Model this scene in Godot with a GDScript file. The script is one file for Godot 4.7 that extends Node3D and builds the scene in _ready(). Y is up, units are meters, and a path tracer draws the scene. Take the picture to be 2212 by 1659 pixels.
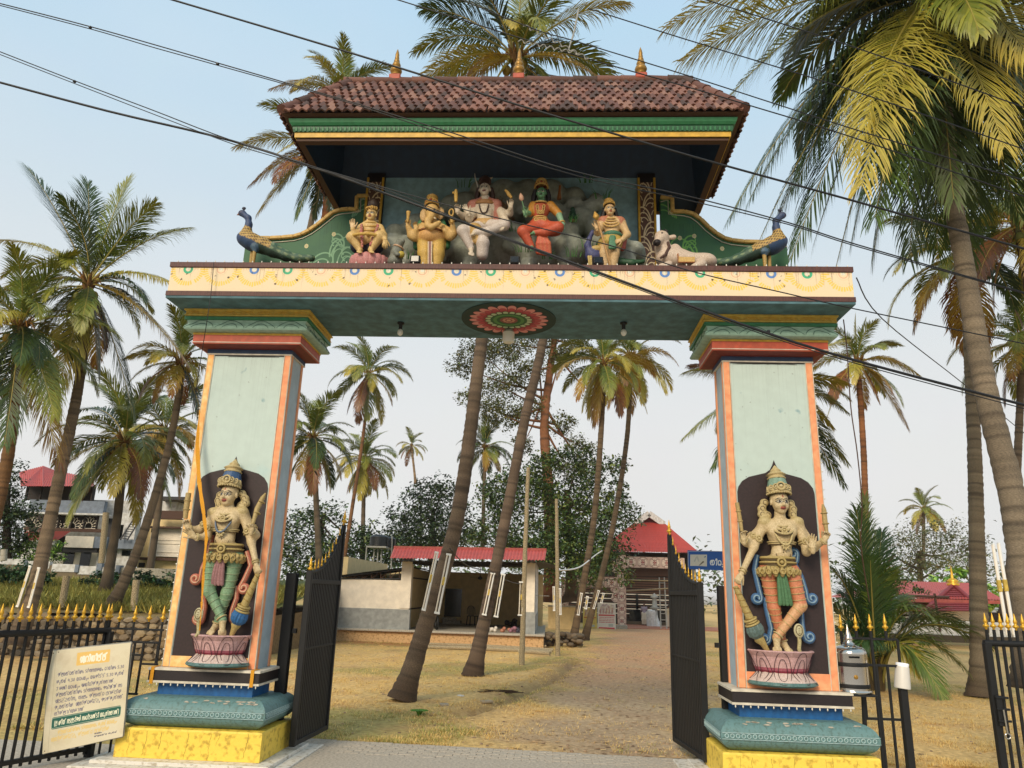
extends Node3D
# A painted temple gateway among coconut palms. y is up, metres; the gateway's shafts have their front at z = 0.

const EYE := Vector3(0.654,2.06,9.58)
const PITCH := 0.2757
const YAW := -0.0552
const ROLL := 0.0309
const FOCAL := 1600.0          # focal length in the units of a 2212 x 1659 print of the photograph
var cam_r: Vector3
var cam_u: Vector3
var cam_f: Vector3
var used := {}
var rng := RandomNumberGenerator.new()
var M := {}                    # materials by name
var tex_count := 0

# ---------------------------------------------------------------- measuring: a spot of the print on an upright or level plane
func axes() -> void:
	cam_f = Vector3(sin(YAW) * cos(PITCH),sin(PITCH),-cos(YAW) * cos(PITCH))
	var r := Vector3(cos(YAW),0,sin(YAW))
	var u := r.cross(cam_f)
	cam_r = r * cos(ROLL) + u * sin(ROLL)
	cam_u = u * cos(ROLL) - r * sin(ROLL)

func ray(px: float,py: float) -> Vector3:
	return cam_f + cam_r * ((px - 1106.0) / FOCAL) - cam_u * ((py - 829.5) / FOCAL)

func at(px: float,py: float,z: float) -> Vector3:
	var d := ray(px,py)
	return EYE + d * ((z - EYE.z) / d.z)

func on(px: float,py: float,y := 0.0) -> Vector3:
	var d := ray(px,py)
	return EYE + d * ((y - EYE.y) / d.y)

func atx(px: float,py: float,x: float) -> Vector3:
	var d := ray(px,py)
	return EYE + d * ((x - EYE.x) / d.x)

# ---------------------------------------------------------------- nodes
func numbered(called: String) -> String:
	var n: int = used.get(called,0)
	used[called] = n + 1
	return called if n == 0 else "%s_%03d" % [called,n]

func tag(o: Node,label: String,category: String,group := "") -> Node:
	if label: o.set_meta("label",label)
	if category: o.set_meta("category",category)
	if group: o.set_meta("group",group)
	return o

func thing(called: String,label: String,category: String,pos := Vector3.ZERO,turn := 0.0,group := "") -> Node3D:
	var o := Node3D.new()
	o.name = numbered(called)
	add_child(o)
	o.position = pos
	o.rotation.y = turn
	tag(o,label,category,group)
	return o

func obj(called: String,mesh: Mesh,mat: Material,parent: Node = null) -> MeshInstance3D:
	var o := MeshInstance3D.new()
	o.mesh = mesh
	o.material_override = mat
	if parent == null:
		o.name = numbered(called)
		add_child(o)
	else:
		o.name = called
		parent.add_child(o,true)
	return o

func put(called: String,b: MB,mat: Material,parent: Node = null) -> MeshInstance3D:
	return obj(called,b.done(),mat,parent)

func struct(called: String,b: MB,mat: Material) -> MeshInstance3D:
	var o := put(called,b,mat)
	o.set_meta("kind","structure")
	return o

func stuff(o: Node) -> Node:
	o.set_meta("kind","stuff")
	return o

func copy(o: Node3D,label := "",group := "") -> Node3D:
	var c: Node3D = o.duplicate()
	c.name = numbered(String(o.name).rstrip("_0123456789"))
	add_child(c)
	if label: c.set_meta("label",label)
	if group: c.set_meta("group",group)
	return c

func swarm(called: String,mesh: Mesh,mat: Material,where: Array,parent: Node = null,tints: Array = []) -> MultiMeshInstance3D:
	var mm := MultiMesh.new()
	mm.transform_format = MultiMesh.TRANSFORM_3D
	mm.use_colors = tints.size() > 0
	mm.mesh = mesh
	mm.instance_count = where.size()
	for i in where.size():
		mm.set_instance_transform(i,where[i])
		if tints.size(): mm.set_instance_color(i,tints[i])
	var o := MultiMeshInstance3D.new()
	o.multimesh = mm
	o.material_override = mat
	if parent == null:
		o.name = numbered(called)
		add_child(o)
	else:
		o.name = called
		parent.add_child(o,true)
	stuff(o)
	return o

# ---------------------------------------------------------------- mesh builder
class MB:
	var v := PackedVector3Array()
	var n := PackedVector3Array()
	var c := PackedColorArray()
	var t := PackedVector2Array()
	var col := Color(1,1,1)
	var xf := Transform3D.IDENTITY

	func vert(p: Vector3,nn: Vector3,uv := Vector2.ZERO) -> void:
		v.push_back(xf * p)
		n.push_back((xf.basis * nn).normalized())
		c.push_back(col)
		t.push_back(uv)

	# corners run counter-clockwise seen from outside
	func tri(a: Vector3,b: Vector3,d: Vector3) -> void:
		var nn := (b - a).cross(d - a).normalized()
		vert(a,nn); vert(d,nn); vert(b,nn)

	func quad(a: Vector3,b: Vector3,d: Vector3,e: Vector3,ua := Vector2(0,1),ub := Vector2(1,1),ud := Vector2(1,0),ue := Vector2(0,0)) -> void:
		var nn := (d - a).cross(e - b).normalized()
		vert(a,nn,ua); vert(d,nn,ud); vert(b,nn,ub)
		vert(a,nn,ua); vert(e,nn,ue); vert(d,nn,ud)

	func squad(a: Vector3,b: Vector3,d: Vector3,e: Vector3,na: Vector3,nb: Vector3,nd: Vector3,ne: Vector3,ua := Vector2.ZERO,ub := Vector2.ZERO,ud := Vector2.ZERO,ue := Vector2.ZERO) -> void:
		vert(a,na,ua); vert(d,nd,ud); vert(b,nb,ub)
		vert(a,na,ua); vert(e,ne,ue); vert(d,nd,ud)

	func box(at: Vector3,size: Vector3,basis := Basis.IDENTITY,bevel := 0.0) -> void:
		var h := size * 0.5
		var e := minf(bevel,minf(h.x,minf(h.y,h.z)) * 0.45)
		for ax in 3:
			for s: float in [-1.0,1.0]:
				var i := ax
				var j := (ax + 1) % 3
				var k := (ax + 2) % 3
				var p: Array[Vector3] = []
				for q: Vector2 in [Vector2(-1,-1),Vector2(1,-1),Vector2(1,1),Vector2(-1,1)]:
					var w := Vector3.ZERO
					w[i] = s * h[i]
					w[j] = q.x * (h[j] - e)
					w[k] = q.y * (h[k] - e)
					p.push_back(at + basis * w)
				if s > 0: quad(p[0],p[1],p[2],p[3])
				else: quad(p[3],p[2],p[1],p[0])
		if e <= 0.0: return
		for ax in 3:
			var j := (ax + 1) % 3
			var k := (ax + 2) % 3
			for sj: float in [-1.0,1.0]:
				for sk: float in [-1.0,1.0]:
					var p: Array[Vector3] = []
					for q: Vector2 in [Vector2(-1,0),Vector2(1,0),Vector2(1,1),Vector2(-1,1)]:
						var w := Vector3.ZERO
						w[ax] = q.x * (h[ax] - e)
						w[j] = sj * (h[j] - (e if q.y > 0 else 0.0))
						w[k] = sk * (h[k] - (0.0 if q.y > 0 else e))
						p.push_back(at + basis * w)
					if sj * sk < 0: quad(p[0],p[1],p[2],p[3])
					else: quad(p[3],p[2],p[1],p[0])
		for sx: float in [-1.0,1.0]:
			for sy: float in [-1.0,1.0]:
				for sz: float in [-1.0,1.0]:
					var a := at + basis * Vector3(sx * h.x,sy * (h.y - e),sz * (h.z - e))
					var b := at + basis * Vector3(sx * (h.x - e),sy * h.y,sz * (h.z - e))
					var d := at + basis * Vector3(sx * (h.x - e),sy * (h.y - e),sz * h.z)
					if sx * sy * sz > 0: tri(a,b,d)
					else: tri(a,d,b)

	func bar(a: Vector3,b: Vector3,w: float,d: float,up := Vector3(0,0,1),bevel := 0.0) -> void:
		var y := (b - a)
		var l := y.length()
		y = y.normalized()
		if absf(y.dot(up)) > 0.98: up = Vector3(1,0,0)
		var x := y.cross(up).normalized()
		box((a + b) * 0.5,Vector3(w,l,d),Basis(x,y,x.cross(y)),bevel)

	func frame_at(dir: Vector3) -> Basis:
		var y := dir.normalized()
		var r := Vector3(0,0,1) if absf(y.z) < 0.9 else Vector3(1,0,0)
		var x := y.cross(r).normalized()
		return Basis(x,y,x.cross(y))

	# a round tube along points; r is a number or one radius per point; cols gives a colour per point
	func tube(p: Array,r,seg := 8,capped := true,cols: Array = [],flat := 1.0) -> void:
		var m := p.size()
		if m < 2: return
		var x := Vector3.ZERO
		var ring: Array = []
		var nor: Array = []
		var len := 0.0
		var lens: Array = []
		for i in m:
			var d: Vector3 = (p[mini(i + 1,m - 1)] - p[maxi(i - 1,0)]).normalized()
			if i == 0: x = frame_at(d).x
			else: len += (p[i] - p[i - 1]).length()
			lens.push_back(len)
			x = (x - d * x.dot(d)).normalized()
			var y := d.cross(x)
			var rr: float = r[i] if r is Array else r
			var a := PackedVector3Array()
			var b := PackedVector3Array()
			for k in seg + 1:
				var w := TAU * k / seg
				var q := x * cos(w) + y * sin(w) * flat
				b.push_back(q)
				a.push_back(p[i] + q * rr)
			ring.push_back(a)
			nor.push_back(b)
		var keep := col
		for i in m - 1:
			for k in seg:
				if cols.size(): col = cols[i]
				var u0 := float(k) / seg
				var u1 := float(k + 1) / seg
				var A: Vector3 = ring[i][k]
				var B: Vector3 = ring[i][k + 1]
				var C: Vector3 = ring[i + 1][k + 1]
				var D: Vector3 = ring[i + 1][k]
				if cols.size():
					vert(A,nor[i][k],Vector2(u0,lens[i])); col = cols[i + 1]; vert(C,nor[i + 1][k + 1],Vector2(u1,lens[i + 1])); col = cols[i]; vert(B,nor[i][k + 1],Vector2(u1,lens[i]))
					vert(A,nor[i][k],Vector2(u0,lens[i])); col = cols[i + 1]; vert(D,nor[i + 1][k],Vector2(u0,lens[i + 1])); vert(C,nor[i + 1][k + 1],Vector2(u1,lens[i + 1]))
				else:
					squad(A,B,C,D,nor[i][k],nor[i][k + 1],nor[i + 1][k + 1],nor[i + 1][k],Vector2(u0,lens[i]),Vector2(u1,lens[i]),Vector2(u1,lens[i + 1]),Vector2(u0,lens[i + 1]))
		if capped:
			if cols.size(): col = cols[0]
			for k in range(1,seg - 1): tri(ring[0][0],ring[0][k + 1],ring[0][k])
			if cols.size(): col = cols[m - 1]
			for k in range(1,seg - 1): tri(ring[m - 1][0],ring[m - 1][k],ring[m - 1][k + 1])
		col = keep

	# profile of (radius, height) turned about y
	func lathe(prof: Array,seg := 16,x := Transform3D.IDENTITY,lobes := 0,depth := 0.0) -> void:
		var keep := xf
		xf = xf * x
		var m := prof.size()
		var nor: Array = []
		for i in m:
			var a: Vector2 = prof[maxi(i - 1,0)]
			var b: Vector2 = prof[mini(i + 1,m - 1)]
			nor.push_back(Vector2(b.y - a.y,a.x - b.x).normalized())
		for i in m - 1:
			var a: Vector2 = prof[i]
			var b: Vector2 = prof[i + 1]
			for k in seg:
				var w0 := TAU * k / seg
				var w1 := TAU * (k + 1) / seg
				var s0 := 1.0 - depth + depth * absf(sin(w0 * lobes * 0.5)) if lobes else 1.0
				var s1 := 1.0 - depth + depth * absf(sin(w1 * lobes * 0.5)) if lobes else 1.0
				var d0 := Vector3(cos(w0),0,-sin(w0))
				var d1 := Vector3(cos(w1),0,-sin(w1))
				var pa := d0 * a.x * s0 + Vector3(0,a.y,0)
				var pb := d1 * a.x * s1 + Vector3(0,a.y,0)
				var pc := d1 * b.x * s1 + Vector3(0,b.y,0)
				var pd := d0 * b.x * s0 + Vector3(0,b.y,0)
				if lobes:
					quad(pa,pb,pc,pd)
				else:
					squad(pa,pb,pc,pd,d0 * nor[i].x + Vector3(0,nor[i].y,0),d1 * nor[i].x + Vector3(0,nor[i].y,0),d1 * nor[i + 1].x + Vector3(0,nor[i + 1].y,0),d0 * nor[i + 1].x + Vector3(0,nor[i + 1].y,0),Vector2(float(k) / seg,a.y),Vector2(float(k + 1) / seg,a.y),Vector2(float(k + 1) / seg,b.y),Vector2(float(k) / seg,b.y))
		xf = keep

	# a moulding round a rectangle: profile of (outset, height)
	func moulding(cx: float,cz: float,hx: float,hz: float,prof: Array,close := true) -> void:
		for i in prof.size() - 1:
			var a: Vector2 = prof[i]
			var b: Vector2 = prof[i + 1]
			var q: Array = [Vector2(-1,1),Vector2(1,1),Vector2(1,-1),Vector2(-1,-1)]
			for k in 4:
				var s: Vector2 = q[k]
				var e: Vector2 = q[(k + 1) % 4]
				var la := (hx if k % 2 == 0 else hz) * 2.0
				quad(Vector3(cx + s.x * (hx + a.x),a.y,cz + s.y * (hz + a.x)),Vector3(cx + e.x * (hx + a.x),a.y,cz + e.y * (hz + a.x)),Vector3(cx + e.x * (hx + b.x),b.y,cz + e.y * (hz + b.x)),Vector3(cx + s.x * (hx + b.x),b.y,cz + s.y * (hz + b.x)),
					Vector2(0,a.y),Vector2(la,a.y),Vector2(la,b.y),Vector2(0,b.y))
		if close:
			var p: Vector2 = prof[prof.size() - 1]
			quad(Vector3(cx - hx - p.x,p.y,cz + hz + p.x),Vector3(cx + hx + p.x,p.y,cz + hz + p.x),Vector3(cx + hx + p.x,p.y,cz - hz - p.x),Vector3(cx - hx - p.x,p.y,cz - hz - p.x))
			p = prof[0]
			quad(Vector3(cx - hx - p.x,p.y,cz - hz - p.x),Vector3(cx + hx + p.x,p.y,cz - hz - p.x),Vector3(cx + hx + p.x,p.y,cz + hz + p.x),Vector3(cx - hx - p.x,p.y,cz + hz + p.x))

	# a flat outline in x,y made thick from z0 to z1; uv over the given rectangle
	func prism(poly: PackedVector2Array,z0: float,z1: float,uvr := Rect2(0,0,1,1)) -> void:
		if Geometry2D.is_polygon_clockwise(poly): poly.reverse()
		# Geometry2D counts y downwards, so a polygon it calls anti-clockwise may run either way here
		var area := 0.0
		for i in poly.size():
			var a := poly[i]
			var b := poly[(i + 1) % poly.size()]
			area += a.x * b.y - b.x * a.y
		if area < 0.0: poly.reverse()
		var ids := Geometry2D.triangulate_polygon(poly)
		for i in range(0,ids.size(),3):
			var p := [poly[ids[i]],poly[ids[i + 1]],poly[ids[i + 2]]]
			if (p[1] - p[0]).cross(p[2] - p[0]) < 0.0: p.reverse()
			for z: float in [z1,z0]:
				var o := [0,2,1] if z == z1 else [0,1,2]
				for k: int in o:
					var q: Vector2 = p[k]
					vert(Vector3(q.x,q.y,z),Vector3(0,0,1 if z == z1 else -1),Vector2((q.x - uvr.position.x) / uvr.size.x,1.0 - (q.y - uvr.position.y) / uvr.size.y))
		for i in poly.size():
			var a := poly[i]
			var b := poly[(i + 1) % poly.size()]
			quad(Vector3(a.x,a.y,z0),Vector3(b.x,b.y,z0),Vector3(b.x,b.y,z1),Vector3(a.x,a.y,z1))

	func ball(at: Vector3,r: Vector3,seg := 10,rows := 7,basis := Basis.IDENTITY) -> void:
		for i in rows:
			for k in seg:
				var p: Array = []
				for q: Vector2i in [Vector2i(k,i),Vector2i(k + 1,i),Vector2i(k + 1,i + 1),Vector2i(k,i + 1)]:
					var la := PI * (float(q.y) / rows - 0.5)
					var lo := TAU * q.x / seg
					p.push_back(Vector3(cos(lo) * cos(la),sin(la),-sin(lo) * cos(la)))
				var w: Array = []
				for d: Vector3 in p: w.push_back(at + basis * (d * r))
				var e: Array = []
				for d: Vector3 in p: e.push_back((basis * (d / r)).normalized())
				squad(w[0],w[1],w[2],w[3],e[0],e[1],e[2],e[3])

	# ring of beads or cord in the plane of a basis (x, z)
	func ring(at: Vector3,basis: Basis,rx: float,rz: float,thick: float,seg := 20,from := 0.0,to := TAU,sag := 0.0) -> void:
		var p: Array = []
		for k in seg + 1:
			var w := lerpf(from,to,float(k) / seg)
			p.push_back(at + basis * Vector3(cos(w) * rx,-sag * sin(PI * k / seg),sin(w) * rz))
		tube(p,thick,6)

	func done() -> ArrayMesh:
		var m := ArrayMesh.new()
		if v.is_empty(): return m
		var a := []
		a.resize(Mesh.ARRAY_MAX)
		a[Mesh.ARRAY_VERTEX] = v
		a[Mesh.ARRAY_NORMAL] = n
		a[Mesh.ARRAY_COLOR] = c
		a[Mesh.ARRAY_TEX_UV] = t
		m.add_surface_from_arrays(Mesh.PRIMITIVE_TRIANGLES,a)
		return m

# ---------------------------------------------------------------- bodies: tapered capsules and ellipsoids joined smoothly, meshed as surface nets
class Body:
	var kind := PackedInt32Array()
	var pa := PackedVector3Array()
	var pb := PackedVector3Array()
	var ra := PackedFloat32Array()
	var rb := PackedFloat32Array()
	var kk := PackedFloat32Array()
	var cc := PackedColorArray()
	var rot: Array = []

	func cap(a: Vector3,b: Vector3,r0: float,r1: float,col: Color,k := 0.03) -> void:
		kind.push_back(0); pa.push_back(a); pb.push_back(b); ra.push_back(r0); rb.push_back(r1); kk.push_back(k); cc.push_back(col); rot.push_back(Basis.IDENTITY)

	func chain(p: Array,r: Array,col: Color,k := 0.03) -> void:
		for i in p.size() - 1: cap(p[i],p[i + 1],r[i],r[i + 1],col,k)

	func ell(at: Vector3,r: Vector3,col: Color,k := 0.03,basis := Basis.IDENTITY) -> void:
		kind.push_back(1); pa.push_back(at); pb.push_back(r); ra.push_back(maxf(r.x,maxf(r.y,r.z))); rb.push_back(minf(r.x,minf(r.y,r.z))); kk.push_back(k); cc.push_back(col); rot.push_back(basis.transposed())

	func mesh_into(out: MB,cell: float,paint = null) -> void:
		var lo := Vector3(1e9,1e9,1e9)
		var hi := -lo
		for i in kind.size():
			var r := maxf(ra[i],rb[i]) if kind[i] == 0 else ra[i]
			var e := Vector3(r,r,r)
			lo = lo.min(pa[i] - e)
			hi = hi.max(pa[i] + e)
			if kind[i] == 0:
				lo = lo.min(pb[i] - e)
				hi = hi.max(pb[i] + e)
		lo -= Vector3.ONE * cell * 4.0
		hi += Vector3.ONE * cell * 4.0
		var nx := int((hi.x - lo.x) / cell) + 2
		var ny := int((hi.y - lo.y) / cell) + 2
		var nz := int((hi.z - lo.z) / cell) + 2
		var f := PackedFloat32Array()
		f.resize(nx * ny * nz)
		f.fill(9.0)
		var near := f.duplicate()
		var who := PackedInt32Array()
		who.resize(nx * ny * nz)
		for i in kind.size():
			var r := maxf(ra[i],rb[i]) if kind[i] == 0 else ra[i]
			var k := kk[i]
			var e := Vector3.ONE * (r + k + cell * 2.0)
			var a := pa[i]
			var b := pb[i] if kind[i] == 0 else pa[i]
			var l := ((a.min(b) - e - lo) / cell).floor()
			var h := ((a.max(b) + e - lo) / cell).ceil()
			var x0 := maxi(0,int(l.x))
			var x1 := mini(nx - 1,int(h.x))
			var y0 := maxi(0,int(l.y))
			var y1 := mini(ny - 1,int(h.y))
			var z0 := maxi(0,int(l.z))
			var z1 := mini(nz - 1,int(h.z))
			var ba := b - a
			var bb := maxf(ba.length_squared(),1e-9)
			var r0 := ra[i]
			var r1 := rb[i]
			var rr := pb[i]
			var ba_rot: Basis = rot[i]
			var round_one := kind[i] == 0
			for z in range(z0,z1 + 1):
				for y in range(y0,y1 + 1):
					var at := (z * ny + y) * nx + x0
					var p := lo + Vector3(x0,y,z) * cell - a
					for x in range(x0,x1 + 1):
						var d: float
						if round_one:
							var t := clampf(p.dot(ba) / bb,0.0,1.0)
							d = (p - ba * t).length() - (r0 + (r1 - r0) * t)
						else:
							var q := (ba_rot * p) / rr
							var k0 := q.length()
							d = k0 * (k0 - 1.0) / maxf((q / rr).length(),1e-6)
						if d < near[at]:
							near[at] = d
							who[at] = i
						var g := f[at]
						if k > 0.0:
							var hh := k - absf(g - d)
							if hh > 0.0: f[at] = minf(g,d) - hh * hh / (4.0 * k)
							elif d < g: f[at] = d
						elif d < g:
							f[at] = d
						at += 1
						p.x += cell
		# surface nets
		var verts := PackedVector3Array()
		var cols := PackedColorArray()
		var index := PackedInt32Array()
		index.resize(nx * ny * nz)
		index.fill(-1)
		var sy := nx
		var sz := nx * ny
		var reach := cell * 1.9
		for z in nz - 1:
			for y in ny - 1:
				var at := (z * ny + y) * nx
				for x in nx - 1:
					var f0 := f[at]
					if f0 < reach and f0 > -reach:
						var g := [f0,f[at + 1],f[at + sy],f[at + sy + 1],f[at + sz],f[at + sz + 1],f[at + sz + sy],f[at + sz + sy + 1]]
						var mask := 0
						for j in 8:
							if g[j] < 0.0: mask |= 1 << j
						if mask != 0 and mask != 255:
							var s := Vector3.ZERO
							var m := 0
							for j in 8:
								for bit: int in [1,2,4]:
									if j & bit == 0 and (g[j] < 0.0) != (g[j | bit] < 0.0):
										var u: float = g[j] / (g[j] - g[j | bit])
										var q := Vector3(j & 1,(j >> 1) & 1,(j >> 2) & 1)
										if bit == 1: q.x += u
										elif bit == 2: q.y += u
										else: q.z += u
										s += q
										m += 1
							index[at] = verts.size()
							var w := lo + (Vector3(x,y,z) + s / m) * cell
							verts.push_back(w)
							var c0: Color = cc[who[at]]
							cols.push_back(c0 if paint == null else paint.call(w,c0))
					at += 1
		var nor := PackedVector3Array()
		nor.resize(verts.size())
		var tris := PackedInt32Array()
		for z in range(1,nz - 1):
			for y in range(1,ny - 1):
				var at := (z * ny + y) * nx + 1
				for x in range(1,nx - 1):
					if index[at] >= 0:
						var inside := f[at] < 0.0
						for ax in 3:
							var step: int = [1,sy,sz][ax]
							if inside != (f[at + step] < 0.0):
								var u: int = [sy,sz,1][ax]
								var w: int = [sz,1,sy][ax]
								var i0 := index[at]
								var i1 := index[at - u]
								var i2 := index[at - u - w]
								var i3 := index[at - w]
								if i1 < 0 or i2 < 0 or i3 < 0: continue
								var o := [i0,i1,i2,i3] if inside else [i0,i3,i2,i1]
								var nn := (verts[o[2]] - verts[o[0]]).cross(verts[o[3]] - verts[o[1]])
								for q: int in o: nor[q] += nn
								tris.append_array([o[0],o[2],o[1],o[0],o[3],o[2]])
					at += 1
		var keep := out.col
		for i in tris:
			out.col = cols[i]
			out.vert(verts[i],nor[i])
		out.col = keep

# ---------------------------------------------------------------- textures and materials
func noise_tex(seed_: int,freq: float,c0: Color,c1: Color,octaves := 4,size := 512,kind := FastNoiseLite.TYPE_SIMPLEX_SMOOTH,mid := -1.0) -> NoiseTexture2D:
	var fn := FastNoiseLite.new()
	fn.seed = seed_
	fn.frequency = freq
	fn.fractal_octaves = octaves
	fn.noise_type = kind
	var t := NoiseTexture2D.new()
	t.width = size
	t.height = size
	t.seamless = true
	t.noise = fn
	var g := Gradient.new()
	g.set_color(0,c0)
	g.set_color(1,c1)
	if mid >= 0.0:
		g.set_offset(0,mid)
		g.set_offset(1,minf(1.0,mid + 0.3))
	t.color_ramp = g
	return t

func bump_tex(seed_: int,freq: float,strength: float,size := 512) -> NoiseTexture2D:
	var fn := FastNoiseLite.new()
	fn.seed = seed_
	fn.frequency = freq
	fn.fractal_octaves = 4
	var t := NoiseTexture2D.new()
	t.width = size
	t.height = size
	t.seamless = true
	t.as_normal_map = true
	t.bump_strength = strength
	t.noise = fn
	return t

func gray(v: float) -> Color: return Color(v,v,v)

# colour (as seen in the photograph, sRGB), roughness, mottling texture laid by position, its repeats per metre
func mat(called: String,c: Color,rough := 0.7,tex: Texture2D = null,per_metre := 1.0,bump: Texture2D = null,bump_scale := 0.5,stretch := 1.0) -> StandardMaterial3D:
	var m := StandardMaterial3D.new()
	m.resource_name = called
	m.albedo_color = c
	m.roughness = rough
	if tex or bump:
		m.uv1_triplanar = true
		m.uv1_world_triplanar = true
		m.uv1_scale = Vector3(per_metre,per_metre * stretch,per_metre)
	if tex: m.albedo_texture = tex
	if bump:
		m.normal_enabled = true
		m.normal_texture = bump
		m.normal_scale = bump_scale
	M[called] = m
	return m

func vmat(called: String,rough := 0.7,tex: Texture2D = null,per_metre := 1.0,bump: Texture2D = null,bump_scale := 0.5) -> StandardMaterial3D:
	var m := mat(called,Color.WHITE,rough,tex,per_metre,bump,bump_scale)
	m.vertex_color_use_as_albedo = true
	return m

func pmat(called: String,img: Image,rough := 0.7) -> StandardMaterial3D:
	var m := StandardMaterial3D.new()
	m.resource_name = called
	m.albedo_texture = ImageTexture.create_from_image(img)
	m.roughness = rough
	M[called] = m
	return m

# paint on a flat picture: strokes, discs and rings with soft edges, in pixels
class Art:
	var im: Image
	var w: int
	var h: int
	func _init(ww: int,hh: int,bg: Color) -> void:
		w = ww
		h = hh
		im = Image.create(w,h,false,Image.FORMAT_RGBA8)
		im.fill(bg)
	func dot(x: int,y: int,c: Color,a: float) -> void:
		if x >= 0 and y >= 0 and x < w and y < h and a > 0.0:
			im.set_pixel(x,y,im.get_pixel(x,y).lerp(c,minf(a,1.0) * c.a))
	func seg(a: Vector2,b: Vector2,r0: float,r1: float,c: Color) -> void:
		var r := maxf(r0,r1) + 1.0
		var ba := b - a
		var bb := maxf(ba.length_squared(),1e-6)
		for y in range(maxi(0,int(minf(a.y,b.y) - r)),mini(h,int(maxf(a.y,b.y) + r) + 2)):
			for x in range(maxi(0,int(minf(a.x,b.x) - r)),mini(w,int(maxf(a.x,b.x) + r) + 2)):
				var p := Vector2(x + 0.5,y + 0.5) - a
				var t := clampf(p.dot(ba) / bb,0.0,1.0)
				dot(x,y,c,lerpf(r0,r1,t) + 0.5 - (p - ba * t).length())
	func line(p: Array,r: float,c: Color,taper := 1.0) -> void:
		var m := p.size() - 1
		for i in m:
			seg(p[i],p[i + 1],lerpf(r,r * taper,float(i) / m),lerpf(r,r * taper,float(i + 1) / m),c)
	func disc(p: Vector2,r: float,c: Color) -> void:
		seg(p,p,r,r,c)
	func oval(p: Vector2,rx: float,ry: float,ang: float,c: Color) -> void:
		var r := maxf(rx,ry) + 1.0
		for y in range(maxi(0,int(p.y - r)),mini(h,int(p.y + r) + 2)):
			for x in range(maxi(0,int(p.x - r)),mini(w,int(p.x + r) + 2)):
				var q := (Vector2(x + 0.5,y + 0.5) - p).rotated(-ang)
				dot(x,y,c,(1.0 - Vector2(q.x / rx,q.y / ry).length()) * minf(rx,ry) + 0.5)
	func ring(p: Vector2,r: float,th: float,c: Color,from := 0.0,to := TAU) -> void:
		var pts := []
		for i in 25: pts.push_back(p + Vector2(cos(lerpf(from,to,i / 24.0)),sin(lerpf(from,to,i / 24.0))) * r)
		line(pts,th,c)
	func rect(x: float,y: float,ww: float,hh: float,c: Color) -> void:
		for yy in range(maxi(0,int(y)),mini(h,int(y + hh))):
			for xx in range(maxi(0,int(x)),mini(w,int(x + ww))): dot(xx,yy,c,1.0)
	# an S-scroll: a stem that curls into a spiral
	func curl(p: Vector2,ang: float,size: float,turn: float,r: float,c: Color,turns := 1.35) -> void:
		var pts := []
		var q := p
		var d := ang
		for i in 26:
			pts.push_back(q)
			var s := i / 25.0
			q += Vector2(cos(d),sin(d)) * size * (1.0 - 0.82 * s) * 0.13
			d += turn * TAU * turns / 26.0 * (0.45 + 1.1 * s)
		line(pts,r,c,0.55)
		disc(pts[25],r * 1.25,c)
	func specks(n: int,rng: RandomNumberGenerator,r0: float,r1: float,c: Color,y0 := 0.0,y1 := 1.0) -> void:
		for i in n:
			var p := Vector2(rng.randf() * w,lerpf(y0,y1,rng.randf()) * h)
			var q := p
			for k in rng.randi_range(1,4):
				oval(q,rng.randf_range(r0,r1),rng.randf_range(r0,r1),rng.randf() * 3.0,Color(c,c.a * rng.randf_range(0.4,1.0)))
				q += Vector2(rng.randf_range(-1,1),rng.randf_range(-1,1)) * r1
	func streaks(n: int,rng: RandomNumberGenerator,c: Color,len0: float,len1: float,from_top := true) -> void:
		for i in n:
			var x := rng.randf() * w
			var y := 0.0 if from_top else rng.randf() * h
			var l := rng.randf_range(len0,len1) * h
			for k in 8:
				seg(Vector2(x,y + l * k / 8.0),Vector2(x + rng.randf_range(-1,1),y + l * (k + 1) / 8.0),rng.randf_range(0.4,1.6),0.6,Color(c,c.a * (1.0 - k / 8.0)))

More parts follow.
